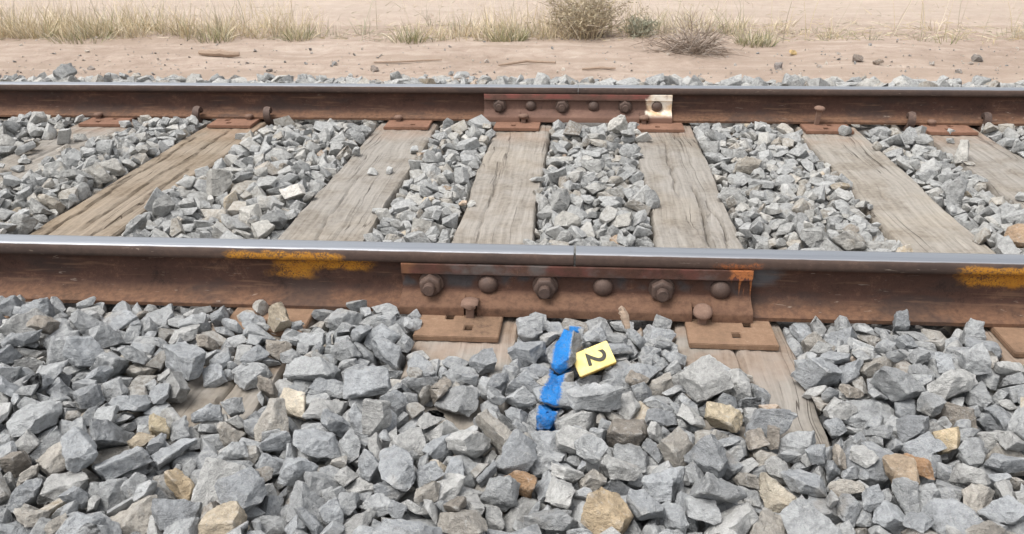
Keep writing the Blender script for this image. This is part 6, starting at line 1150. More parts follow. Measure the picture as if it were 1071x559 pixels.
    427,125,1555,-22,14,-3,14,970,-13,1318,-5,5,-39,-8,967,93,1231,-13,-4,38,5,490,469,78,-42,0,2,40,421,817,621,-27,35,0,-18,
    195,482,1185,-38,20,35,0,1136,818,1057,-26,-2,-22,-33,776,507,1151,-18,-4,-2,25,1000,703,1025,-3,25,-31,3,774,614,1131,7,-13,32,6,
    907,798,1280,-13,-13,-8,17,742,753,1381,-19,-9,13,-22,722,1234,1022,-11,-3,1,5,1761,1244,863,-15,9,-12,-13,900,1192,781,-19,19,23,-26,
    161,1126,782,-12,9,-33,20,644,1262,799,-19,-15,27,23,805,1256,1222,-21,-12,-8,32,843,1621,1464,8,4,-26,-30,1028,1637,1531,4,36,2,-15,
    872,-2221,1893,-39,26,10,9,1717,-2119,2541,-32,-10,-15,10,433,-2578,2556,-42,30,-19,16,39,-2423,2331,18,22,-30,-5,1754,-2703,2666,-58,8,8,-38,
    43,-1571,2381,1,-38,3,8,949,-1402,2162,32,6,-7,14,1069,-925,2410,7,19,-31,-16,588,-979,2421,-6,2,-19,12,1094,-1420,2540,-23,12,-32,21,
    1547,-1347,2707,-34,-9,2,-34,134,-505,2430,-1,3,-20,27,1737,127,1890,-37,-8,-24,31,999,-350,1885,-33,25,-22,-22,590,812,2401,10,10,-37,11,
    1064,823,1912,-27,5,8,-27,676,1147,2257,33,-15,-31,15,502,1988,2493,-23,6,1,-13,147,-932,-673,-30,-33,-22,0,616,-932,-654,-2,-19,-35,2,
    1253,-853,-753,-21,23,9,30,493,-1026,-464,-27,-30,20,-5,1765,-962,-362,-10,35,16,5,1638,-975,-257,18,1,-28,-21,166,-956,-479,16,-25,0,4,
    39,-1154,-312,32,-9,-8,38,1325,-878,-215,-26,1,38,9,878,-1046,-89,-25,16,8,19,1219,-1221,-156,6,15,-26,-10,327,-654,-589,-31,-11,-1,18,
    1511,-756,-710,-15,7,-5,20,552,-784,-552,14,-13,2,-5,1442,-355,-584,-6,33,-16,-7,101,-408,-148,8,2,10,24,1217,119,-731,2,-35,-9,16,
    1742,181,-602,-6,-12,23,-29,1490,-51,-111,-20,-4,9,-14,1217,301,-439,5,-2,0,-38,1058,241,-537,15,-13,36,1,106,629,-681,9,40,2,1,
    359,643,-311,-17,11,4,-5,370,808,-404,1,-37,-1,0,227,-2084,1399,-10,35,8,-5,776,-1616,434,-5,-21,-5,15,231,-1533,958,-14,3,-20,34,
    1318,-1641,588,-15,12,31,3,1445,-1550,611,-18,0,-4,-38,516,-1570,1252,11,10,-6,38,1056,-1559,1406,-11,-16,31,-17,742,-1739,1339,-8,17,2,36,
    1188,-1761,1512,-1,-5,-3,35,832,-1207,57,-41,-2,1,40,331,-1246,848,-28,2,4,-9,1653,-1085,942,-15,38,-2,-6,39,-979,1055,-5,-8,3,31,
    1668,-1134,719,-26,9,37,-8,1517,-1006,1180,-17,-6,-3,6,1064,-1171,1046,-17,-14,-8,18,451,-982,680,0,8,-33,-20,1090,-829,1121,-29,-2,40,2,
    241,-1095,1240,-29,37,9,9,651,-1046,1545,-16,-6,-11,-36,833,-1035,1329,-10,-18,-18,25,332,-829,1531,-4,-1,-23,-17,1418,-1145,1591,-19,5,-22,-27,
    963,-1063,1523,1,14,17,30,198,-378,921,-34,-40,-1,-1,359,-538,621,-15,2,13,37,66,-376,631,-2,5,35,-17,196,-537,570,-14,23,-5,-31,
    2,-440,745,-13,-22,4,9,1554,-530,1507,-24,11,-34,-16,1334,-424,1593,-23,-11,-3,-25,904,2,667,-10,0,-12,-27,134,64,1116,-35,-10,-21,32,
    1732,-54,1175,-23,21,-31,-12,262,134,719,-31,-24,-4,31,769,106,1027,-4,5,40,1,1606,23,513,-5,4,38,7,1094,137,991,-16,-25,4,-1,
    609,140,870,-5,9,10,38,45,-100,1274,-33,-30,-21,13,689,160,1236,-26,-2,-39,7,224,90,1477,7,9,33,16,67,-105,1439,-34,1,27,4,
    1056,-108,1227,-16,4,-27,-8,491,751,332,-3,-25,12,3,1460,553,1033,-39,-4,1,-37,1478,469,776,-39,-40,-1,1,73,590,489,-34,-30,26,1,
    1089,640,985,-34,21,-9,32,556,512,1156,-39,0,0,-39,518,522,973,-35,-1,1,8,774,789,1188,-2,-20,-30,-18,1636,734,915,-10,31,12,-9,
    1330,618,1458,-28,16,34,5,750,586,1390,-19,-7,-33,-1,580,600,1490,-9,22,13,19,1633,1088,598,-26,7,-29,-15,1570,1121,1092,-17,-31,12,22,
    1380,1141,1136,-15,32,-22,4,1774,1609,1500,-25,11,-12,10,366,1542,1564,-16,38,-5,-10,625,-2259,2534,6,-38,5,-11,750,-2463,2337,21,0,0,-24,
    1753,-2093,2391,2,-8,24,-28,1145,-1853,2326,20,-37,14,-1,1552,-1519,2080,52,-7,7,-31,1164,-1225,2314,9,-30,-2,6,1641,-76,1915,-37,32,-17,-15,
    1710,147,2572,-29,-20,2,31,841,589,2411,-1,-34,12,-3,1196,927,2413,-1,-5,-15,31,1482,882,2539,-11,8,-6,-24,267,1963,2295,22,-22,1,2,
    1764,1982,2311,36,-34,1,21,358,1463,3117,-95,0,3,40,323,-926,-433,-2,-12,-6,36,169,-873,-265,-7,-19,32,-13,129,-861,-274,-3,-31,-19,9,
    964,-604,-314,7,0,0,-40,1162,-738,-338,8,-13,-38,2,1152,-346,-576,6,-36,4,7,276,-468,-808,11,-1,-15,36,659,-376,-476,-16,10,-7,32,
    904,-480,-277,-10,3,-1,18,869,-513,-323,1,24,8,6,1636,-446,-470,4,-18,-3,-33,421,-187,-737,8,-4,4,29,389,-33,-666,-17,-6,1,-34,
    1415,-9,-791,16,-2,20,28,870,204,-610,7,-10,13,-33,1479,-17,-412,-31,34,-21,0,101,63,-435,3,-9,0,35,1411,52,-438,-25,-16,13,24,
    552,9,-178,-32,-1,1,25,709,662,-600,2,19,21,-26,456,765,-265,-28,4,14,-22,1384,585,-539,-31,32,23,5,1508,464,-320,-32,-18,-30,15,
    361,688,-532,-12,7,-10,34,771,781,-358,-1,1,12,4,33,752,-302,-3,19,-1,-13,1542,483,-121,-14,24,-28,-12,1362,865,-289,34,-2,-12,3,
    1192,-2346,1536,7,-27,27,-10,262,-2024,1181,5,-39,-6,8,392,-1589,404,9,-14,22,-30,361,-1634,493,-6,-14,5,-33,101,-1534,1137,-10,-34,-19,-2,
    774,-1533,861,-27,22,0,17,704,-1681,575,-7,-20,11,-20,1525,-1728,1057,6,2,0,-2,1127,-1625,1208,-5,23,-18,13,368,-1568,1441,-21,-9,-7,-38,
    1764,-1780,1538,-7,-13,-12,3,774,-1759,1608,-1,18,34,12,646,-1537,1480,-23,-17,18,16,514,-1609,1619,11,-9,38,-6,288,-1572,1628,27,34,-5,4,
    1028,-1747,1571,3,-13,14,-23,1380,-1720,1477,0,-39,-5,2,36,-1742,1511,-8,30,16,13,1421,-862,649,-31,-34,-20,-6,1447,-846,991,-35,8,0,-8,
    1256,-1166,1131,-15,-11,36,11,906,-971,797,-12,1,-2,31,1445,-1164,598,-5,36,15,-8,1440,-1102,674,-20,30,13,-16,1222,-912,1191,-15,-11,29,-25,
    1262,-1033,1455,-24,22,-17,-28,7,-1052,1326,-27,7,-20,25,739,-1014,1269,-9,6,10,33,232,-876,1364,-11,-38,-2,-13,867,-992,1304,-2,8,18,33,
    228,-349,1126,-37,20,-34,-3,102,-354,1061,-31,21,-5,-16,848,-442,1067,-24,29,26,-7,805,-368,1529,1,-5,7,6,421,-18,75,-42,34,-19,0,
    1673,167,552,-43,-7,14,-37,426,61,826,-26,13,-16,-21,451,-19,441,-11,-23,13,-20,1635,9,702,-5,-26,-13,24,549,-10,461,-12,-23,15,-10,
    1285,0,917,-10,-15,-1,-26,904,-96,1495,-34,3,0,31,966,-98,1531,-37,8,-37,-9,166,110,1391,-4,-3,-36,-16,297,-86,1651,-12,-9,11,-23,
    400,674,577,-28,20,-31,-16,144,563,502,-28,-11,-10,9,1740,572,933,-26,-39,9,5,1184,523,1128,-15,37,5,-8,1312,546,430,-24,-7,6,-38,
    808,797,1147,-30,-10,30,-4,133,786,620,-8,-30,17,-18,1571,735,1051,-21,-19,26,-11,1124,822,1175,-11,-25,-31,3,451,647,919,-11,8,28,-25,
    554,557,846,-18,-34,-11,-6,1482,462,1234,-39,-16,1,23,1330,704,1528,-22,-7,36,4,79,623,1238,-17,31,-20,-14,1734,787,1434,2,-19,-28,18,
    1378,583,1479,8,5,-1,35,966,649,1419,-28,-40,0,6,364,1110,980,-25,-7,38,-4,115,1134,1486,-2,39,8,7,610,1153,1294,-9,-22,-21,24,
    1158,1227,1479,-26,-18,34,-8,1229,1107,1571,-14,-6,3,16,618,1246,1727,-36,-1,-2,-21,1318,1221,1603,-16,6,38,-6,293,1586,1578,-10,5,-26,20,
    461,-2819,2369,-8,-27,3,-19,1191,-1826,2432,1,20,-14,-29,359,-2043,2301,24,-3,-34,20,710,-1383,2220,36,14,-3,22,848,-949,2455,-3,12,14,33,
    933,-650,2500,2,5,8,-39,1384,-914,2250,34,-15,4,-34,296,194,1879,-29,22,19,19,464,-151,2275,26,-4,1,37,1171,142,2348,-8,17,-32,11,
    524,106,2305,16,3,38,11,844,643,1909,-37,15,24,25,1364,410,2212,24,32,18,6,1365,625,2745,-68,7,8,-32,1266,988,2313,33,-6,-17,-36,
    1787,1243,2636,-46,-15,-7,-36,208,1580,2353,17,-38,-2,-4,1294,1911,2341,19,-5,-8,38,1096,-875,-531,-13,-36,17,6,70,-887,-555,5,-4,37,15,
    1124,-982,-520,4,-5,13,28,612,-917,-406,8,8,-8,35,546,-989,-366,20,32,5,20,1763,-1176,-27,-31,-1,-13,-37,1223,-961,-221,9,-26,-28,-11,
    1446,-814,-145,15,-11,-34,17,106,-777,-693,-26,-1,39,9,1253,-503,-150,-22,-10,27,19,710,-315,-679,-7,28,-27,7,1095,-293,-752,3,-18,9,25,
    774,-245,-763,4,19,-14,26,37,-246,-775,29,38,2,-4,583,-262,-313,10,4,37,15,839,115,-717,-21,35,-7,-8,966,128,-639,6,17,0,-13,
    928,-1,-247,-39,-31,-25,1,294,60,-543,-11,8,-33,11,181,-100,-450,-32,13,-12,-26,1572,177,-335,-28,3,33,-19,996,-28,-421,-18,-38,0,-6,
    564,160,-373,-14,-30,26,-4,262,-11,-195,12,-17,7,11,172,-7,-162,12,24,-30,10,208,431,-617,-5,-5,-6,-39,1638,290,-798,35,3,14,27,
    1700,645,-498,-31,-2,4,-14,165,613,-382,-19,17,2,28,1415,480,-240,9,-7,20,-29,102,829,-85,-5,22,-2,-32,394,-2103,1134,-4,21,-28,13,
    458,-2186,1432,-10,-13,14,28,1548,-2077,1532,-6,22,24,-22,386,-2088,1351,-10,1,-25,-5,70,-2348,1648,7,11,-31,-23,839,-2338,1615,5,-24,2,-7,
    869,-2220,1417,16,17,-8,34,4,-1789,767,2,-8,30,22,996,-1818,1336,11,18,-7,-16,583,-1612,850,25,-15,-11,-20,389,-1619,1193,6,36,1,16,
    770,-1624,1108,-3,-28,-22,-18,1551,-1741,1122,18,20,25,4,260,-1628,1426,2,-13,22,26,72,-1555,1459,-5,29,25,-12,1481,-1698,1402,3,-6,-9,-10,
    166,-908,761,-33,0,-37,-9,585,-1048,649,-34,-24,30,2,645,-884,593,-38,31,25,-2,1664,-1030,654,-39,-11,-11,7,1227,-907,879,-20,-19,0,-11,
    1066,-1199,422,-14,-14,25,-25,163,-891,663,-16,12,10,17,678,-931,478,-27,-38,6,4,1036,-919,1239,-31,-2,3,-11,1225,-835,1318,-5,13,1,-23,
    581,-1248,1489,-4,10,39,-4,971,-1095,1454,-3,7,4,23,1728,-883,1459,0,-14,-11,9,1735,-440,981,-39,0,0,38,677,-349,1199,-31,-16,-28,-16,
    865,-421,997,-39,14,11,24,517,-409,901,-31,16,-4,-31,558,-419,834,-25,-1,0,39,838,-396,1174,-15,4,-23,-32,516,-460,404,-13,19,2,35,
    1160,-516,1093,-7,-12,-2,-37,260,-380,448,-28,5,34,-7,1189,-349,1405,-24,17,-25,-22,908,-494,1464,-26,-20,-30,-14,360,-461,1502,-14,-38,0,9,
    1346,-395,1222,-8,-23,11,-14,880,27,654,-38,5,-2,13,1189,23,604,-34,38,13,-1,1194,-69,635,-29,20,-33,12,625,148,1161,-32,0,-1,25,
    384,40,843,-29,27,8,28,1513,184,1136,-37,17,1,21,1536,-17,872,-26,12,-23,-6,1282,-8,937,-14,9,-6,8,1536,142,885,-17,-10,-14,-36,
    778,166,822,-15,-16,25,5,267,108,1118,-22,8,38,-7,1763,-19,1128,-16,-15,36,7,101,-12,491,-8,4,1,-11,1317,-19,1251,-34,-21,18,-20,
    979,169,1447,-26,6,-37,-11,47,135,1320,-39,31,-25,7,711,-32,1320,-26,23,-18,-19,899,-40,1514,-30,0,-11,30,101,-98,1349,-38,-1,-8,17,
    1515,156,1270,-37,8,-12,36,1734,84,1526,-2,16,35,11,963,124,1580,-10,34,0,21,117,583,312,14,-7,-1,10,1445,565,532,-37,-13,37,8,
    1066,541,623,-27,-6,36,7,1704,809,841,-10,-25,16,-25,490,500,1044,-34,1,10,38,34,471,539,-24,-3,1,-9,736,526,538,-12,-19,-15,21,
    1669,602,1158,9,-16,-34,2,1024,720,1378,-3,8,-39,-3,167,635,1486,-13,6,-37,-5,1737,575,1531,-14,6,25,25,1251,512,1342,-3,5,23,32,
    197,525,1658,-22,2,5,-39,1513,597,1321,-8,-38,12,2,1632,513,1377,7,-27,-30,2,1774,1176,667,-21,25,-26,-17,1733,1080,431,-21,-18,-28,-5,
    1348,1133,654,-26,27,18,12,836,1129,1305,-16,-19,33,-11,139,1545,1312,-19,7,-39,1,1511,1543,1381,-6,14,-6,1,429,-2815,2412,-2,-31,21,-4,
    105,-2884,2630,-53,-1,27,30,566,-2269,2365,2,31,-23,-8,1705,-2202,2295,18,14,31,-15,9,-2565,2619,-32,-3,15,-22,545,-1789,1876,-47,-26,-28,-6,
    1036,-1989,2303,24,-39,4,-9,1016,-2078,2286,15,33,-16,4,1255,-1856,2412,2,15,27,-18,1165,-1729,1897,-43,-35,19,-2,810,-1037,1910,-41,-1,0,35,
    1435,-1293,2560,-32,2,10,-39,1498,-988,2349,4,25,-31,4,941,-1494,2337,17,7,-1,-15,878,-1326,2465,-6,10,-12,27,1433,-1239,2827,-78,-30,-12,21,
    1773,-870,1917,-32,10,12,30,1777,-719,2451,3,-11,-1,-7,1132,-436,2494,-23,20,-21,28,1576,-586,2599,-12,-13,-1,-38,299,432,2358,4,0,32,-23,
    1711,788,2522,-20,-5,19,-4,1284,1275,1914,-43,22,22,18,1462,1318,2176,41,-32,-23,-7,739,856,2328,19,30,6,-19,1264,1928,2242,25,26,25,-17,
    1299,1656,2570,-29,5,20,-25,1147,1569,2721,-68,-24,-30,7,1010,-868,-723,-25,1,-39,-9,1288,-891,-699,-7,-24,9,20,399,-950,-425,-24,-33,-22,-6,
    973,-836,-303,-19,0,-15,-29,195,-898,-340,-3,-25,9,28,1285,-1129,-209,-34,-5,24,-31,708,-680,-565,-32,-28,2,2,645,-791,-614,-20,32,-14,17,
    72,-641,-668,-21,26,1,-29,708,-802,-264,10,-30,-25,8,1412,-363,-607,-35,-10,-38,-4,544,-460,-661,-23,29,-7,10,1608,-338,-589,-25,11,10,29,
    872,-543,-820,20,0,-38,11,487,-526,-579,3,-37,-9,6,995,-368,-329,-32,-10,30,-19,1419,-462,-420,-18,19,21,23,489,-309,-515,17,21,-12,-12,
    519,-430,-305,-2,5,-2,-31,1764,-548,-474,-10,3,-10,8,136,-404,-366,-17,-6,5,14,1059,-496,-478,20,9,11,-29,388,-416,-436,9,17,-24,-15,
    1130,-546,-201,-19,-35,1,2,579,-431,-219,-4,-2,-3,3,577,-428,-186,13,8,-11,38,485,-414,-181,20,-5,8,-4,970,-289,-697,-27,4,-2,12,
    360,-295,-714,-2,5,-16,-36,1641,-174,-609,-1,-38,6,12,224,-469,-710,45,17,9,32,1515,-181,-283,9,-39,4,-1,736,55,-579,-34,-2,0,24,
    777,-99,-610,-26,3,-6,36,1187,77,-566,-25,-6,29,-26,807,-66,-591,-16,6,5,-38,1676,77,-596,10,24,28,1,836,114,-776,16,6,-15,31,
    715,89,-372,-31,4,-3,-15,1414,195,-306,-33,0,-1,-30,1125,7,-413,-17,37,6,-13,931,-47,-262,-14,28,-15,19,260,-73,-540,12,-15,-31,10,
    1161,33,-424,31,-30,-11,16,1605,157,-58,-32,2,0,-38,1098,312,-622,-20,-2,0,-29,1355,236,-645,5,-3,2,-10,1348,323,-717,-14,0,14,27,
    706,588,-609,-4,9,10,-35,72,705,-307,-30,-6,38,12,1541,651,-340,-18,-7,-7,-38,1164,490,-263,3,-12,14,29,623,659,-473,-9,10,13,-4,
    880,571,-421,-28,0,-6,-25,1320,642,-397,-22,-12,32,-13,1222,728,-326,-7,3,-13,10,1285,611,-404,-10,30,-17,7,776,471,-93,-22,-37,-6,-10,
    1770,635,-104,-15,4,37,-5,132,508,-56,-23,2,-19,33,1409,730,-143,-2,20,2,-13,484,516,-70,-9,20,-17,13,68,507,-215,13,13,-12,35,
    420,-2333,1578,6,4,1,39,1576,-2279,1447,5,-31,10,11,936,-2278,1525,23,-39,0,5,1321,-1958,1349,20,-6,-29,14,294,-1786,690,-1,9,-17,28,
    1090,-1563,369,-8,-19,17,28,1002,-1573,844,-40,-2,40,0,1551,-1748,720,-21,-13,21,-29,937,-1562,932,-11,2,-6,39,1700,-1567,869,2,-37,1,5,
    354,-1716,596,0,-6,38,9,1646,-1739,1094,-20,-38,11,1,673,-1688,1016,11,-25,-6,-15,1185,-1584,431,7,-15,34,-4,869,-1633,753,2,-29,13,24,
    1376,-1772,671,16,18,29,17,1106,-1770,1311,-19,-3,36,15,982,-1763,1456,-15,-3,0,22,207,-1585,1210,-23,-40,-2,-5,1137,-1661,1591,-16,-25,10,-29,
    100,-1531,1407,-15,-24,31,-6,1039,-1765,1201,6,14,22,-29,804,-1133,739,-38,0,-1,-33,355,-854,539,-41,-33,-20,4,679,-840,947,-38,-25,31,0,
    1571,-1247,570,-41,-28,-18,22,79,-1230,606,-33,-4,-3,-2,1025,-1257,429,-17,-30,-24,-11,385,-1146,1133,-15,30,-20,17,1222,-959,756,-17,-3,12,37,
    1545,-882,503,-6,-32,-16,17,230,-1039,767,-27,-2,6,21,1637,-1102,638,-26,-8,9,-16,781,-1084,786,-22,22,-30,-14,902,-1147,1110,-22,6,-9,-32,
    1673,-1011,932,-11,-1,11,-30,267,-1064,1053,-7,-18,-32,13,392,-1206,893,0,14,12,29,1583,-849,1384,-25,-2,-19,4,1002,-836,1435,-28,6,6,7,
    3,-864,1269,-41,-10,-33,19,906,-1237,1467,-24,-4,1,5,1257,-1228,1499,-30,-21,-33,6,148,-1008,1230,-32,-27,28,-8,716,-1130,1514,-14,16,23,-29,
    230,-964,1207,-25,28,6,20,777,-891,1307,-8,1,1,35,936,-1187,1167,-18,-3,-9,-23,41,-973,1372,-16,28,-25,-9,71,-962,1410,-10,-9,-20,32,
    1100,-857,1295,-2,-29,24,12,835,-1094,1379,-5,30,-20,16,1093,-1155,1563,-2,4,19,-34,457,-366,650,-36,-4,-1,12,1125,-537,877,-40,7,-10,37,
    906,-451,944,-36,-35,-20,2,1186,-346,569,-37,13,-11,28,1682,-485,498,-27,-1,-5,21,1025,-350,1172,-20,-6,-39,2,1768,-457,544,-22,32,5,20,
    132,-433,1104,-18,-29,1,-10,101,-456,840,-29,19,-4,34,1570,-348,481,-34,-7,-29,26,1426,-379,1431,-25,-3,-3,-11,678,-477,1306,-38,-1,3,-23,
    781,-467,1549,-28,2,-37,13,394,-440,1436,-16,35,-19,0,678,-449,1303,-36,20,31,4,640,-358,1246,-14,-8,-11,11,390,-58,370,-2,30,20,-5,
    1446,-76,1002,-43,-2,0,-19,1551,97,637,-19,27,29,-7,967,-98,1179,-41,4,1,35,420,-17,887,-38,-35,-12,0,837,113,1045,-39,-28,-4,7,
    270,-77,889,-35,-17,6,-8,1125,129,1038,-23,-17,-2,-35,1033,177,719,-9,-39,-1,7,1090,93,978,-28,17,29,22,1638,12,699,-30,21,-12,-1,
    43,151,1046,-21,-39,-4,6,1479,121,860,-21,-26,-19,-15,1672,24,787,-21,5,-18,35,1475,-19,960,2,-16,-5,36,1760,135,767,-21,5,-39,1,
    1632,80,1136,-14,24,14,25,1763,-50,1298,-26,-14,35,12,672,123,1360,-44,-1,-2,29,1734,195,1522,-39,-2,0,-6,356,-79,1307,-24,30,2,25,
    974,-90,1569,-30,38,11,-7,1097,43,1542,-27,-23,23,-2,133,44,1583,-17,38,8,-2,165,17,1551,-19,9,-15,-33,1074,-55,1601,-9,0,-36,17,
    676,-48,1532,-16,16,-31,19,1127,15,1306,-10,15,8,10,901,109,1621,-32,5,28,28,899,480,-10,-39,22,-33,1,73,741,357,-19,-32,19,5,
    264,761,891,-40,0,-1,2,1194,811,1189,-33,32,-1,-3,1763,458,1135,-32,-5,3,-25,1481,459,1025,-37,24,-32,0,1768,731,1098,-32,6,3,17,
    427,547,674,-18,-34,-16,13,905,735,1142,-17,-17,7,22,1220,617,522,-34,18,-35,3,71,463,825,-38,40,-5,1,167,521,467,-25,10,-2,22,
    1319,699,1066,-20,1,36,14,97,835,646,-34,-27,-10,22,1413,486,999,-36,-26,-13,25,929,618,884,-31,-29,3,-13,1767,735,1449,-10,-34,8,-7,
    677,778,1206,-38,-13,37,8,646,650,1514,-30,2,-19,-35,17,644,1637,-29,-21,-11,31,577,559,1515,-6,34,-1,21,456,686,1282,-18,-2,5,15,
    620,772,1254,-9,28,20,18,1158,768,1392,-10,-2,1,-19,843,662,1306,-6,3,-20,-21,1098,1152,710,-19,15,-24,5,1352,1266,1163,-35,-19,-1,27,
    236,1184,1155,-22,9,7,35,1186,1241,986,-22,29,9,-11,197,1181,584,-13,12,24,5,1294,1208,736,-6,9,35,15,546,1138,645,-6,3,-9,-39,
    912,1172,1366,-33,21,-34,1,1589,1199,1508,-22,11,24,1,1574,1096,1428,-7,24,15,-11,1708,1250,1623,-28,11,36,12,262,1091,1292,-20,39,-5,6,
    458,1173,1596,-14,-20,-13,21,128,1209,1437,-18,-15,10,35,1785,-2939,2571,-55,-36,0,-8,25,-2939,2507,-41,-15,35,5,1237,-2244,1928,-38,9,-39,0,
    681,-2333,1908,-39,15,-10,-20,1641,-2323,2525,-10,-19,-10,19,369,-2401,2193,33,-12,0,-10,1775,-2659,2464,-5,-4,35,-7,1002,-2308,2396,-6,19,20,-18,
    307,-2306,2677,-52,-38,-5,5,1607,-1882,2210,28,16,-9,35,1070,-1644,2527,-22,-11,-5,33,443,-1867,2718,-72,11,5,-38,1484,-1775,2747,-60,-1,-3,39,
    513,-1410,2446,-3,-34,18,8,1158,-1448,2225,26,-23,-26,-1,1549,-1329,2200,27,-16,-6,-36,1156,-1268,2532,-2,-1,-9,-20,79,-1117,2501,-14,-27,25,-11,
    458,-1174,2605,-16,23,-10,-2,588,-1085,2899,-88,-1,-1,34,425,-613,2319,19,32,-23,-3,1129,-313,2301,23,39,-8,0,115,-507,2469,-20,-12,11,-36,
    515,-102,1906,-43,-3,2,-29,1239,2,2392,-1,1,-4,9,1430,75,2673,-70,12,19,-31,999,738,1872,-38,-39,-10,1,690,317,2318,21,-16,37,0,
    1095,485,2468,-12,40,0,-3,1050,1213,1936,-2,-22,16,-16,1494,1050,2404,-2,17,32,-16,626,1323,2757,-66,-28,4,-26,440,1484,2207,30,-12,-7,37,
    1742,1700,2522,-19,3,-5,-37,1328,1464,2387,18,37,-9,-10,1110,1539,2252,19,-27,21,15,1614,-1335,-607,-6,6,8,32,1450,-1282,-714,-1,-15,36,7,
    270,-1292,-774,-22,-18,33,14,1006,-1306,-595,2,-5,2,-27,234,-1316,-588,24,17,35,4,1678,-1323,-704,-9,5,2,23,1776,-1312,-743,15,1,-8,28,
    1315,-1334,-611,22,9,33,-21,423,-1287,-675,17,-30,-3,26,736,-1320,-630,4,2,-20,19,1033,-1379,-602,14,-6,-2,-37,359,-1320,-691,22,-20,-20,-13,
    1124,-1301,-636,1,-25,22,-22,164,-1432,-553,34,20,20,10,517,-1271,-733,16,20,34,-1,292,-1311,-664,17,18,-8,24,202,-1344,-561,42,14,36,1,
    320,-1280,-619,-2,-19,-24,-23,803,-1332,-634,16,-10,-12,36,452,-1347,-661,22,-12,11,-29,1317,-1292,-707,27,13,-38,2,786,-1376,-625,37,-18,-34,0,
    290,-1477,-494,10,0,0,40,655,-1348,-420,20,3,-40,0,262,-1357,-384,14,-29,15,20,169,-1467,-397,8,14,-22,-25,1620,-1315,-505,13,-35,-19,0,
    1780,-1455,-315,27,12,38,1,1113,-1347,-309,37,0,-4,6,1608,-1346,-360,30,21,19,-12,75,-1322,-368,16,-22,0,16,1344,-1483,-468,6,-10,-2,39,
    533,-1402,-428,37,10,3,17,1381,-1483,-398,17,0,-17,-10,132,-1442,-528,7,0,0,-39,1191,-1369,-496,29,8,-18,-28,1385,-1384,-370,15,-32,8,-6,
    1740,-1483,-367,24,25,27,-6,1682,-1411,-318,56,5,5,30,70,-1359,-462,29,9,-31,24,874,-1259,-392,5,-34,-4,20,584,-1273,-426,14,-8,38,10,
    1636,-1484,-442,8,8,31,24,964,-1451,-459,7,-10,5,-6,1296,-1374,-555,14,4,-30,-26,393,-1291,-389,18,-21,28,-16,357,-1483,-347,41,-13,2,-12,
    801,-1309,-281,8,-28,2,-3,1509,-1267,-323,7,-5,6,-23,781,-1398,-508,17,-31,-23,2,936,-1447,-366,26,-24,17,-4,1257,-1285,-345,21,-22,19,28,
    1549,-1286,-569,29,2,24,18,197,-1293,-253,13,11,-9,-23,1514,-1308,-117,10,0,0,18,774,-1350,-236,8,-36,18,0,227,-1384,-174,11,-10,-29,-25,
    1316,-1328,-213,9,37,-6,-10,1701,-1483,-94,11,0,0,40,1194,-1471,-184,18,-38,-12,-1,908,-1360,-136,16,1,2,40,1302,-1303,-184,22,36,-10,-7,
    1416,-1451,-82,20,7,5,4,1376,-1388,-91,11,17,20,-7,134,-1371,-171,30,-9,5,-25,324,-1384,-212,18,18,-21,10,138,-1337,-121,27,-22,-5,-32,
    1518,-1318,-98,23,33,-21,9,1349,-1363,-204,14,7,-7,-28,1609,-1408,-118,10,-21,33,0,649,-1440,-252,32,-31,-18,13,1324,-1417,-151,24,-17,31,13,
    1190,-1287,-142,21,10,-31,-13,362,-1420,-194,24,-3,19,30,935,-1321,-252,21,20,-33,0,360,-1439,-178,42,6,8,37,1028,-1417,-79,20,4,28,21,
    751,-1402,-254,44,-12,16,-35,515,-1360,-238,26,23,-8,-31,37,-1298,-153,5,39,-6,1,1384,-1394,-193,46,-12,-38,1,395,-1314,-223,32,38,-8,2,
    1671,-1486,-208,38,1,-3,28,147,-921,-753,-10,-2,-11,4,1075,-958,-807,-15,26,-12,-14,80,-970,-623,-6,8,-20,19,368,-1166,-785,-15,13,3,-33,
    1490,-969,-853,6,17,28,21,1483,-969,-758,-2,-35,-7,18,619,-1175,-745,-6,32,-3,-2,1491,-1037,-775,-8,24,21,22,769,-1127,-793,2,-17,-36,0,
    588,-976,-709,0,-8,8,-5,744,-937,-789,9,-11,-33,16,418,-996,-604,1,28,8,9,1740,-1210,-839,-14,22,3,-19,372,-1090,-621,10,-2,-9,-33,
    1527,-984,-668,-1,9,34,-19,908,-1107,-755,-4,38,-10,4,106,-1147,-602,25,-11,-38,-3,1292,-823,-805,-9,-1,-7,-34,620,-939,-730,13,35,-19,0,
    76,-1101,-608,38,-15,-3,-34,294,-1132,-828,7,-27,14,-23,170,-1210,-864,-6,-25,-20,-23,1033,-1031,-717,13,14,-3,37,1415,-1070,-767,4,-36,-3,17,
    718,-1003,-832,12,32,-16,17,648,-998,-746,13,-9,-4,-32,1256,-1031,-603,13,-12,-28,-24,1513,-1188,-601,20,29,-19,-6,1157,-934,-774,25,16,-32,8,
    1637,-1013,-691,20,-8,-5,39,1140,-1154,-862,3,7,10,35,1320,-972,-785,28,-13,34,15,165,-949,-814,20,22,-18,-27,1638,-1166,-728,11,5,-38,3,
    1553,-1241,-881,25,-30,-4,15,1488,-995,-732,40,-6,-1,-38,1674,-1071,-723,6,3,-4,-7,1648,-1145,-645,13,24,15,28,371,-1117,-797,28,21,-32,10,
    275,-1209,-806,31,-8,-37,-12,1385,-982,-645,12,-19,-3,-11,443,-1155,-698,26,-13,11,4,712,-1101,-683,13,8,0,17,1218,-1153,-809,8,-20,29,-7,
    327,-1008,-787,6,8,5,19,1093,-896,-806,-5,17,28,-24,527,-1092,-872,23,13,-1,-10,1063,-1244,-727,4,-23,27,-18,832,-1152,-838,8,32,-23,3,
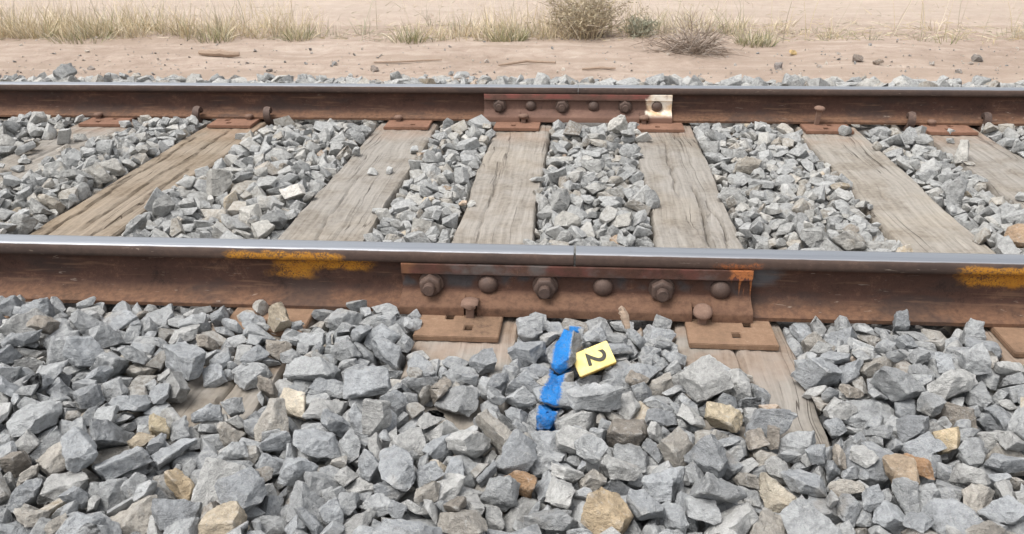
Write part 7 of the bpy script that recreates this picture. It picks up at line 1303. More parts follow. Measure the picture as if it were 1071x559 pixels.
    1493,-1126,-569,48,-15,4,29,296,-927,-820,21,21,-34,5,1448,-999,-607,27,27,29,-4,740,-1091,-749,29,34,3,-11,1675,-1074,-738,29,9,15,36,
    292,-1027,-820,14,-22,-6,-24,546,-1154,-666,47,-4,16,5,745,-1246,-703,21,17,-9,2,1248,-1108,-740,21,-24,-22,16,1578,-848,-825,8,-25,29,-1,
    1195,-1060,-676,31,-22,-31,4,1290,-1132,-755,20,16,36,-4,230,-923,-862,19,17,-18,23,616,-843,-778,-3,34,-7,4,909,-867,-850,19,-21,-18,-29,
    620,-1241,-586,8,5,-37,13,616,-1186,-640,30,12,22,25,1733,-1201,-843,30,4,12,-35,1651,-1015,-666,35,10,32,14,1347,-1046,-727,39,24,-28,13,
    1767,-1236,-676,14,3,11,36,1294,-1016,-581,34,-11,7,-31,1264,-1064,-597,39,17,-36,0,558,-1195,-741,23,18,0,-22,131,-1058,-763,22,3,20,-11,
    106,-1051,-687,57,-32,-20,8,327,-1244,-619,8,15,-10,28,518,-1002,-767,31,11,-7,-4,560,-1070,-821,27,22,-33,-6,360,-1102,-647,35,-30,16,14,
    79,-1008,-803,42,23,1,-15,868,-952,-648,36,0,-5,-8,1705,-1030,-852,42,-6,7,17,1608,-1238,-640,16,-30,-24,4,258,-1179,-818,42,10,9,-22,
    971,-867,-794,15,-6,16,36,1536,-892,-778,14,-27,-20,-22,1161,-904,-788,25,17,-19,-5,818,-1027,-614,59,7,2,18,1227,-1209,-550,28,-23,12,27,
    1514,-1227,-569,18,26,-27,13,518,-1211,-834,42,-8,28,-19,1700,-1068,-713,38,-9,25,-13,996,-1023,-699,55,21,-11,-24,716,-1105,-692,36,-13,-5,-38,
    850,-930,-746,45,-23,-29,14,949,-1144,-859,46,-18,-34,9,1352,-1194,-774,26,-7,27,26,1287,-976,-693,30,18,26,19,1712,-1221,-525,-13,2,-5,40,
    290,-1188,-457,12,-1,-12,-16,1704,-1048,-543,-5,-11,7,32,1671,-1222,-308,1,-34,13,-6,518,-1104,-508,16,12,7,36,881,-1251,-272,14,26,-29,10,
    1029,-1181,-552,11,12,22,-23,966,-953,-524,12,25,10,-17,842,-1167,-453,17,-20,-19,28,457,-1211,-513,17,6,4,2,6,-1236,-421,8,-6,17,-27,
    1157,-1034,-475,23,-3,16,-36,201,-1232,-363,-2,-38,5,-4,1445,-1194,-521,37,-13,-24,20,838,-1082,-520,19,-34,-4,12,1739,-1179,-289,14,20,19,11,
    577,-966,-537,15,-28,15,-8,419,-1220,-248,14,-18,-14,32,389,-1232,-393,4,14,-23,26,1667,-1074,-540,28,-6,39,-6,619,-1209,-432,12,-29,26,8,
    432,-1094,-421,24,-8,37,-12,1569,-1186,-415,19,-11,14,-24,1031,-1244,-545,23,3,3,9,1578,-1264,-501,18,-15,22,-23,260,-1219,-200,11,-7,1,15,
    1667,-1189,-348,19,5,35,-18,210,-1079,-505,51,5,-39,8,832,-1140,-394,19,-15,-25,26,904,-1156,-353,28,4,7,-2,452,-1220,-526,36,-39,2,5,
    38,-1195,-259,21,33,-23,1,203,-1159,-411,41,13,-5,5,288,-1139,-476,30,-5,-36,0,843,-1160,-518,39,11,37,-9,643,-1241,-452,20,-9,35,6,
    1509,-901,-418,15,-26,29,4,1312,-1142,-496,36,-4,-26,26,871,-1231,-311,14,15,-9,-14,67,-1218,-344,21,-21,-10,14,1734,-1227,-488,18,13,14,-21,
    1765,-1279,-452,21,5,-37,-5,745,-1194,-382,20,-2,-35,3,615,-1252,-348,19,6,-6,-38,6,-1135,-447,30,-4,-37,2,835,-1050,-548,21,0,-33,22,
    1281,-1185,-436,23,-21,2,-26,548,-1062,-460,31,-20,19,21,101,-1239,-378,27,28,28,-2,452,-1141,-374,42,-25,26,18,228,-1022,-551,56,-6,3,-35,
    226,-938,-231,-32,-7,-7,-32,630,-1217,-204,-12,-7,-1,4,810,-846,-12,-32,2,2,13,1130,-1254,-185,-4,-12,-9,10,262,-682,-581,7,-19,-32,14,
    1408,-599,-824,14,-8,-26,22,300,-375,-821,-20,2,13,-4,1781,-339,-860,5,9,38,1,104,-441,-640,-3,-4,33,4,298,-406,-816,-3,34,-6,19,
    164,-483,-655,1,-29,7,-21,489,-407,-877,32,0,5,-17,335,-389,-845,34,1,3,40,1157,-363,-877,33,-7,-10,-11,1703,-396,-902,49,-12,29,-24,
    1193,-478,-360,-23,-39,-9,-2,100,-342,-428,-22,26,12,26,1518,-506,-437,-1,-7,39,-6,1355,-366,-429,-10,33,-18,10,132,-114,-757,-24,-11,13,0,
    72,-205,-669,-4,-3,0,-40,848,-277,-865,20,3,8,-2,1316,-247,-880,33,-24,9,2,968,-282,-894,39,-1,-3,25,1639,-286,-857,51,-4,6,-20,
    838,-271,-840,27,-33,-12,17,1061,-132,-831,4,-13,-31,16,551,-304,-347,7,7,-8,-38,913,-50,-776,-18,2,4,-33,1431,-9,-830,-2,-10,-24,30,
    1135,143,-763,-15,21,27,15,1737,-52,-792,7,4,3,-22,83,-112,-808,-6,-6,-15,37,1430,-100,-869,-3,-4,34,6,678,-157,-833,13,26,-26,7,
    613,-69,-645,5,-7,38,-7,1261,72,-819,9,14,0,5,1647,9,-856,47,31,24,1,1696,-85,-690,6,-4,30,-16,113,185,-810,11,26,-27,-2,
    1577,63,-831,37,13,-5,19,1093,50,-875,48,34,-16,3,1449,137,-826,20,26,26,6,1416,102,-818,29,21,-24,-15,38,79,-804,36,34,-14,16,
    624,102,-863,25,18,-1,11,295,-59,-858,41,-13,10,-23,1256,-124,-852,22,2,22,-17,804,-88,-376,-34,-1,-2,39,1581,49,-335,-17,27,28,5,
    935,91,-243,-26,4,-11,7,1321,-92,-512,-8,-25,-2,2,1386,16,-548,14,-9,-17,-35,133,213,-567,29,28,6,0,710,57,-168,-37,4,-2,40,
    1509,127,-63,-29,20,33,11,1539,-93,-191,-2,-6,11,-36,47,-91,-238,0,6,-39,-6,404,427,-730,-25,21,-32,-8,1741,227,-758,-21,3,31,22,
    424,235,-586,-13,-1,0,-23,1217,306,-567,-29,-9,-27,-26,744,226,-801,19,-39,1,-11,840,380,-753,-8,-15,34,0,75,222,-846,29,-16,2,-25,
    1159,315,-850,34,7,37,11,816,286,-820,14,37,2,-13,980,409,-824,22,1,5,-15,400,319,-805,27,-20,15,-25,802,485,-813,41,7,-7,39,
    105,377,-835,39,-26,30,2,1417,351,-804,32,-2,7,-39,1766,313,-321,16,-31,11,23,304,778,-683,-18,32,22,6,1574,655,-719,-8,-1,12,-11,
    779,780,-625,-25,5,0,0,1330,821,-693,-4,-4,15,-5,1226,760,-654,1,-8,10,28,1065,680,-742,-6,-14,-1,-28,650,434,-785,-17,21,0,-34,
    1771,790,-742,-7,-33,-5,-1,1637,466,-737,-12,-5,21,33,396,778,-776,4,36,1,8,1707,730,-700,17,3,4,32,1675,495,-749,-3,-9,5,-38,
    238,587,-757,10,36,-13,-4,135,780,-756,15,-16,-9,0,291,788,-666,18,-5,-9,38,397,511,-760,9,21,-29,-13,1352,734,-811,36,-10,1,-2,
    677,756,-741,7,-28,-25,3,165,779,-793,21,11,-6,-1,79,747,-579,8,-1,6,-36,805,510,-807,15,-16,6,36,1197,632,-834,32,13,23,30,
    811,828,-611,5,-25,-26,8,1124,751,-744,28,24,-26,19,1232,775,-635,28,16,31,-20,1537,665,-768,21,-28,24,3,1195,775,-695,33,-12,-13,1,
    108,852,-593,35,10,0,-25,206,553,-810,30,24,-32,-1,1538,716,-667,31,-37,13,-8,1699,785,-731,28,-22,16,17,452,433,-749,0,-5,-11,-30,
    199,694,-780,19,-12,-15,2,1092,759,-585,28,21,-29,-17,78,475,-806,19,-38,-10,5,395,829,-651,13,35,-2,-16,547,760,-754,25,-18,32,-16,
    290,748,-723,35,5,29,-2,325,578,-719,25,23,-19,-19,503,633,-792,39,39,1,-7,1096,843,-721,18,-22,-17,-3,388,636,-698,23,38,7,-1,
    1094,710,-738,34,23,29,10,1513,814,-607,34,-5,-4,39,417,525,-785,23,-14,29,3,421,813,-668,37,-17,34,-10,1262,703,-778,54,-9,-3,19,
    457,669,-742,36,3,1,-11,1767,817,-740,30,-18,-35,5,1128,438,-836,42,-17,34,-9,1737,719,-633,15,12,36,11,362,714,-709,51,-30,-22,15,
    7,845,-635,38,37,-14,6,1512,773,-603,39,-17,24,-25,526,686,-820,47,-10,-12,5,65,506,-800,31,-18,-24,9,390,778,-769,39,7,-3,-31,
    99,731,-772,33,5,-10,-38,872,741,-628,44,-9,-12,35,866,742,-602,29,21,-10,31,1509,750,-661,28,-12,-2,-9,1159,767,-489,-26,6,-4,39,
    372,756,-364,-15,0,3,-24,1573,764,-475,-1,2,26,19,1698,837,-373,22,38,3,10,1250,727,-516,-4,39,-1,6,627,794,-514,18,-38,-11,-2,
    46,805,-564,28,39,-8,-5,514,738,-529,-6,2,35,-9,793,808,-439,22,-22,-33,-6,4,851,-414,16,18,-32,14,102,834,-361,36,36,16,5,
    582,838,-528,21,-22,-10,-28,1318,591,-307,15,-19,14,10,1638,715,-592,15,19,7,-30,261,861,-420,5,22,33,-6,292,876,-452,16,-37,8,-6,
    900,829,-546,28,-23,3,-14,1284,836,-390,33,-26,-25,-16,1008,746,-226,-17,7,-23,-32,357,719,-168,-10,8,22,-8,104,818,-223,2,-7,4,4,
    1077,940,-709,-14,6,30,24,206,981,-627,-3,38,-4,12,1104,851,-745,-25,-3,-37,13,1389,863,-588,-5,3,37,-5,823,871,-636,-4,7,-13,-35,
    1238,963,-589,-1,30,-5,10,737,856,-616,11,-22,-11,-26,1672,966,-545,19,15,13,14,1102,980,-756,0,-11,33,-5,245,909,-771,12,-13,-26,-25,
    1733,909,-589,20,-14,29,-24,708,880,-617,24,-13,-11,7,1059,959,-763,24,-30,18,-16,200,966,-742,40,29,-25,7,1156,948,-715,34,4,-37,-9,
    405,921,-699,21,23,30,8,38,906,-561,26,-1,37,14,966,1012,-728,27,5,25,-30,1331,1032,-691,5,6,38,8,1120,834,-702,20,-17,-11,6,
    1193,920,-598,41,7,-38,-5,1495,977,-682,28,-23,-31,7,1294,871,-673,21,21,15,28,1679,1027,-606,15,-6,-32,22,872,1037,-757,12,-7,-39,-1,
    775,1002,-555,10,-8,5,-9,68,895,-572,38,9,30,-21,1165,1028,-642,14,-8,6,-1,1671,951,-636,27,-18,-12,-7,1097,895,-648,40,5,6,16,
    1731,1009,-555,26,-9,-3,-35,288,767,-632,60,-14,24,18,1259,1026,-571,22,2,24,-10,33,989,-734,43,-26,-27,13,904,880,-714,21,5,35,15,
    407,1043,-653,47,1,3,20,1325,897,-812,34,13,-21,-20,644,944,-615,27,34,-5,5,1221,996,-661,30,11,17,32,866,850,-682,24,-35,13,-8,
    1543,904,-682,47,23,-12,22,176,1072,-575,18,5,22,-33,1772,1021,-787,26,5,6,-25,1377,1042,-751,26,-10,-38,-8,1764,980,-558,26,-11,-15,13,
    1106,848,-818,39,-12,16,-20,941,1015,-520,11,-40,-6,0,620,908,-296,12,5,-40,0,200,903,-421,16,3,-14,-36,15,1013,-396,14,7,1,-20,
    1158,871,-477,9,-16,-36,7,241,909,-341,34,-34,-15,6,369,1027,-333,22,19,28,-14,232,912,-388,13,30,-14,4,134,854,-375,9,-38,10,-5,
    1589,968,-484,23,-7,38,8,1069,913,-468,12,9,1,15,775,860,-347,22,4,-28,12,1395,1049,-403,22,-28,-23,7,1568,884,-376,11,-13,-18,-16,
    708,1061,-534,15,-4,-30,9,298,946,-432,36,32,8,-12,327,1043,-481,19,8,-19,-33,528,960,-251,19,17,-14,-31,1248,955,-337,7,0,-11,16,
    987,919,-518,27,7,-1,-21,1486,984,-354,31,4,-14,-19,1603,875,-410,14,-29,15,-23,267,1044,-463,20,33,6,7,1106,957,-343,52,-33,-17,5,
    492,1072,-492,15,20,-29,-8,484,874,-328,18,-11,-34,-8,1455,870,-517,30,-6,-3,31,717,1084,-657,0,-27,-21,17,1331,1125,-644,11,23,28,-9,
    492,1104,-596,20,-18,33,-12,1568,1105,-555,22,-32,20,14,1233,1145,-523,3,23,32,3,1456,1179,-465,6,6,3,-9,234,1201,-268,6,-7,-35,-17,
    686,1099,-517,5,0,-16,-12,969,1084,-557,5,13,6,-23,1351,1148,-518,29,11,18,-34,1761,1133,-550,18,-21,0,-24,645,1226,-285,27,35,-18,6,
    1618,1107,-466,26,-6,-2,38,1096,1100,-357,6,-12,2,37,1485,1249,-314,36,1,-3,-38,1070,1111,-419,35,33,-9,-4,578,1113,-526,33,-26,-23,6,
    678,1189,-279,31,12,-2,38,903,1070,-344,33,-22,-13,22,1764,1092,-525,34,17,31,2,1125,1173,-292,3,32,19,-14,260,1148,-447,37,-5,10,15,
    1154,1261,-261,25,-27,-29,1,522,1143,-545,35,4,2,36,624,1189,-352,31,-13,-14,27,71,1151,-403,30,3,-23,-5,1745,1201,-237,34,-14,10,4,
    1345,1150,-314,5,39,3,3,898,1087,-457,48,39,0,-9,1415,1178,-381,39,13,-4,-38,623,1098,-303,17,-12,-37,-5,613,1162,-492,33,14,-18,-6,
    1061,1074,-457,30,-1,5,32,847,1124,-378,30,-1,16,23,335,1145,-282,17,21,-34,-1,1643,1101,-342,27,19,-3,11,522,1118,-469,56,-4,8,-15,
    1283,1047,-517,18,-7,6,17,133,1075,-435,45,-6,-19,34,944,1144,-284,39,35,-19,-1,104,1222,-274,44,-8,7,25,201,1167,-449,51,31,-16,-14,
    1152,1199,-320,32,-2,21,19,904,1193,-413,53,8,14,17,1010,1012,-266,14,15,37,0,742,1155,-38,-27,-33,-21,-4,1577,1098,-127,-14,-8,10,-8,
    529,1246,-134,-10,-5,35,-18,420,1093,-75,-13,-24,28,-4,196,1118,-77,-16,-22,29,10,1004,1252,-194,3,-37,-2,-5,73,1131,-216,11,36,-17,-4,
    169,1227,-81,-1,25,-2,7,1706,1090,-262,2,10,-3,31,775,1267,-93,0,-31,-23,-8,1516,1243,-148,18,-19,33,-6,1030,1167,-228,12,18,1,25,
    749,1127,-148,5,0,6,-1,800,1260,-170,10,5,-11,20,1158,1120,-257,7,20,0,32,1384,1130,-113,2,20,2,-5,230,1099,-178,15,-26,-27,-13,
    103,1185,-94,-6,11,10,-20,1583,1193,-128,8,36,-6,-13,1094,1240,-113,8,36,-9,14,388,1156,-84,-2,-12,25,-27,1607,1159,-169,20,-20,33,2,
    1061,1192,-195,26,14,-6,-7,1489,1076,-221,17,39,4,6,1472,1215,-99,10,22,-32,-3,1319,1075,-90,13,-24,17,-12,70,-2429,1403,10,-16,3,-30,
    67,-2376,1282,7,33,23,0,1419,-2265,809,21,-14,-8,-28,1350,-2441,1069,31,-27,8,-27,456,-2422,1345,18,-8,-39,-6,3,-2385,1208,7,-37,13,-8,
    1187,-2431,1441,18,-15,-30,-22,1761,-2374,1007,11,9,-39,5,496,-2428,1267,13,-7,1,31,618,-2409,1048,16,11,10,10,4,-2389,1251,32,-39,-7,2,
    944,-2378,1039,21,15,10,15,1313,-2424,939,7,33,-18,-12,1090,-2370,1103,11,31,-13,-10,707,-2383,1350,21,37,-12,-1,38,-2407,1163,16,-18,-35,3,
    931,-2421,1035,31,0,2,-40,1226,-2430,1273,33,35,18,2,37,-2438,1144,28,7,-3,-27,1059,-2424,1318,29,-4,40,3,1769,-2407,946,28,13,7,-7,
    205,-2175,1061,-29,39,-2,6,1652,-2081,495,-7,-12,21,8,1189,-2155,1035,-1,0,-36,-9,590,-2273,1173,-4,-1,-1,32,275,-2050,478,17,-20,31,5,
    1175,-2255,668,-4,10,-4,-1,774,-2352,1021,5,5,28,5,1677,-2096,744,-10,8,-3,39,1547,-2070,599,10,-15,-28,23,40,-2159,937,2,-13,-21,-12,
    882,-2177,642,-9,-3,-38,-1,555,-2098,918,-3,-7,0,-33,100,-2265,774,19,29,-25,-1,1318,-2212,733,2,22,30,-13,969,-2217,822,10,-28,-3,7,
    1745,-2312,1133,-1,14,-6,-18,106,-2135,965,0,14,-34,14,228,-2351,1121,8,-3,-22,-13,1477,-2110,1047,14,37,-10,2,998,-2240,746,14,-28,28,0,
    1576,-2239,789,13,-3,38,-4,196,-2149,1090,1,5,17,-24,119,-2211,872,3,15,-37,-5,365,-2082,1027,-11,0,16,-23,1191,-2143,765,14,-28,-8,-25,
    1382,-2229,658,27,22,-28,-15,580,-2047,565,10,35,18,3,1703,-2182,756,14,15,-5,36,268,-2100,446,6,3,-37,-15,1128,-2111,863,12,-8,-21,17,
    224,-2032,589,19,17,-14,-3,84,-2195,990,4,8,39,6,1256,-2274,987,13,17,32,-17,460,-2241,1090,9,36,11,-3,874,-2305,1063,12,-37,4,8,
    553,-2124,879,16,-19,-10,28,1446,-2197,729,29,-2,-7,32,182,-2145,533,3,25,0,-10,1301,-2087,411,11,28,-12,15,870,-2186,924,6,-1,10,-28,
    278,-2181,1149,3,37,-5,-14,355,-2094,708,4,9,17,0,1387,-2284,733,25,-36,-16,5,138,-2291,1189,12,30,-24,11,1478,-2115,985,10,-28,24,12,
    74,-2189,1058,10,-20,34,-7,1132,-2226,1024,9,-37,-13,-3,493,-2143,1067,17,13,-37,-7,1775,-2122,565,17,37,1,-15,1428,-2288,884,19,22,33,3,
    585,-2321,1005,16,17,34,10,1191,-2233,840,20,-29,25,-5,175,-2129,1000,-5,2,5,-9,1191,-2105,595,35,-18,32,-15,675,-2087,941,1,6,-34,16,
    1697,-2216,1091,18,15,-30,-14,1642,-2321,1106,19,-11,-12,36,759,-2126,634,12,-19,-33,1,1674,-2243,1009,16,-12,-12,35,1634,-2300,976,18,-9,-17,14,
    1035,-2141,716,24,-25,-31,-6,112,-2313,849,33,-16,33,-6,196,-2158,788,21,18,4,-15,809,-2107,514,16,-34,-17,2,932,-2236,880,27,-36,17,1,
    106,-2288,1023,13,34,2,-11,266,-2257,774,34,37,15,-4,710,-2080,662,7,-18,27,23,902,-2148,1185,9,2,-17,36,1201,-2216,583,33,7,15,36,
    676,-2190,1115,19,33,6,-16,1582,-2086,1072,28,6,38,-6,1206,-2200,1221,18,-9,-2,7,528,-2289,1399,-8,4,10,15,1607,-2349,1289,17,2,-12,5,
    1101,-2264,1399,13,-11,-38,-6,615,-2231,1181,34,-1,-32,-22,594,-2331,1433,9,8,-3,23,1621,-2290,1308,19,-14,-1,-37,773,-2079,1333,-9,-8,28,-24,
    136,-2156,1242,13,-22,-20,20,199,-2260,1356,36,6,2,38,839,-2203,1277,26,22,30,-7,454,-2298,1363,29,12,-9,-8,579,-2176,1261,27,18,-35,-6,
    932,-2359,1467,19,35,-4,19,839,-2077,1067,-5,22,27,-19,1111,-2077,747,25,-21,30,14,492,-1809,628,9,0,0,-36,365,-1997,789,11,4,2,7,
    950,-1824,695,25,-24,13,-25,515,-2041,705,8,-22,32,-1,129,-1815,590,9,10,-37,-11,1604,-1981,621,7,1,-1,0,1507,-2067,942,-5,-6,-29,3,
    364,-2059,800,11,5,-7,-4,1761,-1962,415,8,19,32,0,1158,-1810,525,7,-14,-37,0,72,-2048,881,10,-35,19,0,516,-1882,741,10,-35,17,-4,
    1190,-1911,552,37,-12,3,-34,737,-2071,1088,-1,-36,8,-16,1672,-1905,607,22,-24,11,-29,1037,-1824,316,32,14,-33,-13,1225,-1676,63,-40,37,-14,1,
    1736,-1583,48,-43,12,25,27,654,-1538,333,-8,22,20,-21,1321,-1741,49,-26,18,24,22,1280,-1751,-13,-44,13,34,0,230,-1614,342,9,19,-34,-1,
    642,-1695,40,-35,-39,-4,5,1454,-1585,14,-33,24,-10,-7,588,-1583,342,14,22,32,-10,873,-1629,312,15,20,0,-19,1547,-1633,279,-2,-28,18,-8,
    1158,-1641,350,16,-16,-30,0,1127,-1706,390,-7,14,2,37,1411,-1586,264,10,14,21,-30,1729,-1606,281,11,-19,17,28,567,-1526,217,18,9,5,-20,
    425,-1637,281,31,-22,2,20,451,-1536,287,-5,28,9,5,201,-1676,388,12,6,-21,-31,839,-1554,281,18,-9,31,-23,1411,-1646,307,36,27,-20,8,
    486,-1613,366,19,29,23,-15,1385,-1643,372,17,15,7,14,1170,-1754,371,12,-1,0,-34,387,-1604,341,34,-2,-14,11,203,-1723,306,32,-13,-15,32,
    1312,-1629,407,6,9,27,-28,1264,-1674,809,-5,-2,18,-14,1323,-1773,494,2,-4,29,27,1059,-1699,478,2,24,-15,26,592,-1718,436,0,-11,-38,0,
    290,-1749,521,17,-23,8,-11,969,-1703,514,6,29,22,14,1701,-1733,539,8,-13,19,7,294,-1666,419,5,24,22,22,165,-1762,575,5,9,-28,26,
    45,-1784,652,31,-8,1,30,1254,-1745,565,14,-11,36,7,747,-1703,433,27,-1,-1,-34,918,-1242,224,7,16,-1,-6,1512,-1053,321,-13,-26,15,-24,
    458,-1193,256,7,-19,9,9,364,-833,318,-3,24,27,-9,183,-1021,344,-9,5,-12,-14,1390,-1237,342,-12,5,26,28,419,-821,354,-5,23,-17,27,
    1318,-1258,299,6,-29,14,-21,230,-959,369,-17,13,3,-31,1384,-1200,307,17,21,-32,11,488,-1224,296,2,11,11,-5,359,-1126,286,7,-21,12,-32,
    388,-878,390,-20,-11,5,-25,1094,-1013,297,6,-10,10,-22,452,-868,305,11,-8,-9,36,261,-976,295,-9,-20,23,-26,588,-948,276,1,-21,-30,16,
    1094,-874,280,12,-34,6,-1,704,-1063,278,11,0,-1,-13,903,-837,374,-11,4,-5,15,1029,-894,422,-30,-20,-17,21,550,-977,1091,-12,20,-10,-33,
    484,-922,403,-15,-9,11,-26,1092,-1233,417,-1,1,9,-22,1603,-1246,483,-8,-36,-1,-7,416,-416,28,-41,10,10,-35,82,-390,362,-22,5,-17,30,
    1269,-520,305,-15,-35,-5,17,619,-402,338,-12,17,-4,-1,713,-345,321,-20,27,14,25,1192,-403,305,-5,-11,-31,-13,758,-294,155,28,20,17,20,
    591,-483,295,0,33,22,1,1735,-495,338,-12,15,6,-6,937,-403,251,-4,4,-6,25,1059,-483,315,20,17,36,0,836,-434,307,9,-36,7,0,
    138,-362,266,9,9,-8,12,334,-548,336,-17,-20,10,32,1739,-428,241,6,-5,11,-21,7,-441,391,-7,-23,-29,0,1317,137,342,-22,4,39,4,
    1035,131,305,-19,2,21,24,749,-77,298,6,-26,-26,6,1735,111,366,-19,-8,32,21,325,153,357,-15,-19,12,-10,1642,187,394,-23,35,-9,-10,
    107,184,329,0,5,-8,-33,936,160,382,-12,-8,1,32,1420,76,305,-3,-3,10,-39,486,143,270,3,7,-8,-36,1325,27,906,-26,-30,-5,-13,
    1264,-43,674,-28,36,-16,-2,1255,68,742,-3,-14,24,-25,1378,15,434,-14,-28,28,-8,1072,784,292,-27,-14,4,9,1031,599,314,-30,-4,-1,-40,
    1701,462,360,-38,-38,-7,0,1514,453,317,-36,1,-15,26,145,499,334,-26,0,-39,-8,1042,715,295,-10,20,-6,-22,1194,822,310,-3,14,6,24,
    970,758,307,-6,-10,11,27,229,451,409,-35,31,10,21,374,643,284,-5,-4,-40,1,334,507,297,-17,-19,-34,-7,1293,531,388,-26,19,-28,-16,
    1731,783,310,3,5,39,7,742,531,318,-10,7,-30,19,456,484,368,-18,0,9,-38,928,501,329,-9,-33,-21,-3,659,532,208,9,-9,14,-31,
    1744,710,241,19,28,-27,8,1125,634,248,8,13,-32,12,609,683,288,5,-9,-19,-25,323,544,694,2,18,-29,-9,1739,712,414,-36,1,1,-40,
    1550,586,1250,-38,-6,-3,-28,1203,481,1457,-16,39,4,0,1732,1180,63,-40,-32,-24,0,1415,1269,66,-40,-4,-5,33,1065,1212,42,-32,3,-19,27,
    150,1168,370,7,7,-15,-15,1505,1131,25,-42,18,-6,2,1393,1108,360,-16,-10,-6,28,268,1241,361,-5,4,-4,-24,367,1214,307,-9,-14,37,6,
    1417,1141,258,7,37,-9,-5,1295,1153,288,6,-23,-3,10,685,1126,312,9,34,2,-3,359,1253,449,-6,-19,33,-12,898,1462,442,8,20,2,20,
    1365,1194,483,4,24,3,32,1513,1272,430,-22,19,-32,3,516,1291,592,9,-32,22,2,1360,1256,488,-8,29,-22,15,1120,1247,428,-9,-5,39,-4,
    1518,1221,421,4,-4,2,-31,526,1236,493,14,-12,-5,23,1076,1568,353,-14,8,2,30,910,1534,1001,-31,22,12,27,1488,1642,871,-3,5,0,11,
    1652,1577,638,-26,5,-20,30,1381,1568,447,-23,30,27,1,930,1574,1175,-19,-8,7,26,1457,1549,891,-22,17,-33,5,1110,1866,1152,-25,-37,-11,-2,
    1670,1637,1115,-9,-11,3,2,1647,1620,1163,-32,-2,-17,29,19,1655,998,3,-32,-19,-3,232,1600,794,-8,-4,-14,2,427,1531,808,-20,-23,0,26,
    1097,1613,1083,-13,21,23,24,1666,1557,1166,-26,-29,-9,-25,362,1630,830,0,0,23,15,1320,1536,935,-25,-22,20,-27,1191,1778,1169,-25,33,15,-10,
    269,1638,1151,-21,7,13,2,1420,1540,1097,-28,-11,-2,38,745,1598,826,-3,-19,23,22,1718,1550,448,8,-2,39,-10,711,1592,1127,-22,-31,9,24,
    1270,1890,1039,8,9,-15,5,1713,1579,584,-12,-38,6,10,460,1887,1115,10,-11,6,14,1580,1558,820,2,-13,9,-11,293,1755,1169,-4,-9,-31,6,
    1523,1550,688,-4,-11,-7,-19,15,1581,733,-7,9,-36,-5,749,1602,656,2,-7,17,-15,458,1660,1138,-11,-12,14,-7,803,1546,967,-4,27,7,17,
    101,1531,1069,-10,-32,-22,-9,1424,1899,1158,17,10,14,25,839,1530,584,-12,-28,-27,8,1033,1678,780,5,22,-19,-17,614,1612,565,5,-33,7,-2,
    389,1607,1007,-9,12,26,20,1068,1675,665,4,-33,-20,7,13,1700,1173,-13,-24,12,-30,225,1670,823,4,31,-4,-13,738,1531,1195,-10,15,15,34,
    851,1706,705,13,-2,-5,33,11,1605,616,19,-3,-8,38,423,1653,708,8,36,11,14,1059,1687,883,6,-22,24,-23,136,1577,1141,-33,8,-12,25,
    1324,1722,1075,-12,30,24,-11,331,1702,964,-4,-37,2,14,427,1730,1004,-13,-27,-9,-23,46,1545,759,-10,11,35,-16,1490,1604,698,4,-9,-25,16,
    512,1595,1041,-2,-7,2,-39,1638,1728,1149,-1,-32,5,-5,205,1817,1041,18,-16,-17,32,425,1669,1178,-5,1,8,-36,238,1789,944,2,5,-12,-24,
    1606,1671,707,26,-30,-26,4,299,1801,1137,2,-20,-14,10,1781,1740,934,5,23,-20,-25,1065,1542,496,7,-15,-10,6,449,1672,1197,14,6,31,24,
    1188,1540,1021,0,-7,-4,33,899,1545,783,-3,18,-1,-31,323,1571,1124,-22,25,14,-27,367,1645,557,14,11,5,31,1767,1627,856,23,-4,-3,1,
    1065,1562,870,11,-15,10,-31,1603,1632,1175,4,-13,0,37,589,1824,1193,2,3,1,26,618,1567,955,-1,3,-6,-38,488,1585,1041,-14,-3,5,-6,
    457,1592,858,15,16,-31,-7,1654,1725,800,14,-15,-9,15,180,1775,1080,1,26,-4,8,1585,1601,1352,-19,-24,4,-6,368,1651,1419,-22,18,-3,24,
    908,1873,1430,-15,-11,-35,-10,1168,1544,1243,-24,7,0,27,7,1894,1415,-7,-29,25,10,1608,1739,1395,-12,9,-11,26,1555,1792,1506,-6,-18,28,2,
    268,1739,1411,-22,-27,26,9,680,1576,1469,-3,6,-23,-20,424,1867,1379,-14,-23,-5,-13,1505,1644,1322,2,-22,23,-5,245,1651,1374,-4,-15,-11,-34,
    1771,1805,1313,-8,-2,39,3,982,1833,1348,-17,6,-5,37,1040,1851,1629,-16,-26,29,-1,1515,1828,1623,6,-23,-32,-3,1389,1769,1476,-7,18,-5,-25,
    950,1697,1526,3,2,6,16,622,1710,1461,0,-2,-9,-37,913,1843,1489,18,7,39,2,1280,1872,1319,-13,-26,1,10,1633,1685,1613,3,-21,-28,8,
    1362,1880,1212,-11,14,9,-6,1419,1858,1599,14,-16,23,1,207,1569,1206,3,16,-6,-4,100,1693,1341,-3,-27,20,14,1034,1779,1350,8,2,-7,21,
    132,1586,1370,15,29,28,-1,647,1869,1345,-5,-1,-19,29,1540,1756,1462,-5,12,-20,-14,105,1798,1634,7,26,-5,-21,291,1682,1316,0,-17,23,-27,
    3,1661,1516,8,-20,3,27,743,1778,1246,1,-7,18,35,493,1763,1309,11,3,0,-4,1036,1687,1218,14,-3,-19,29,1774,1696,1469,30,2,-12,-14,
    653,1805,1412,9,-2,16,30,199,1631,1271,-4,-28,7,-19,647,1716,1587,-1,26,18,-21,681,1604,1282,2,30,15,19,422,1901,1311,3,29,-19,5,
    297,1702,1289,1,-18,-3,-7,745,1635,1211,-12,36,0,17,164,1612,1226,-12,-31,9,-17,355,1662,1264,-3,0,32,13,204,1714,1640,-11,-10,-37,4,
    808,1791,1203,1,12,16,16,942,1753,1274,8,36,-11,3,
]
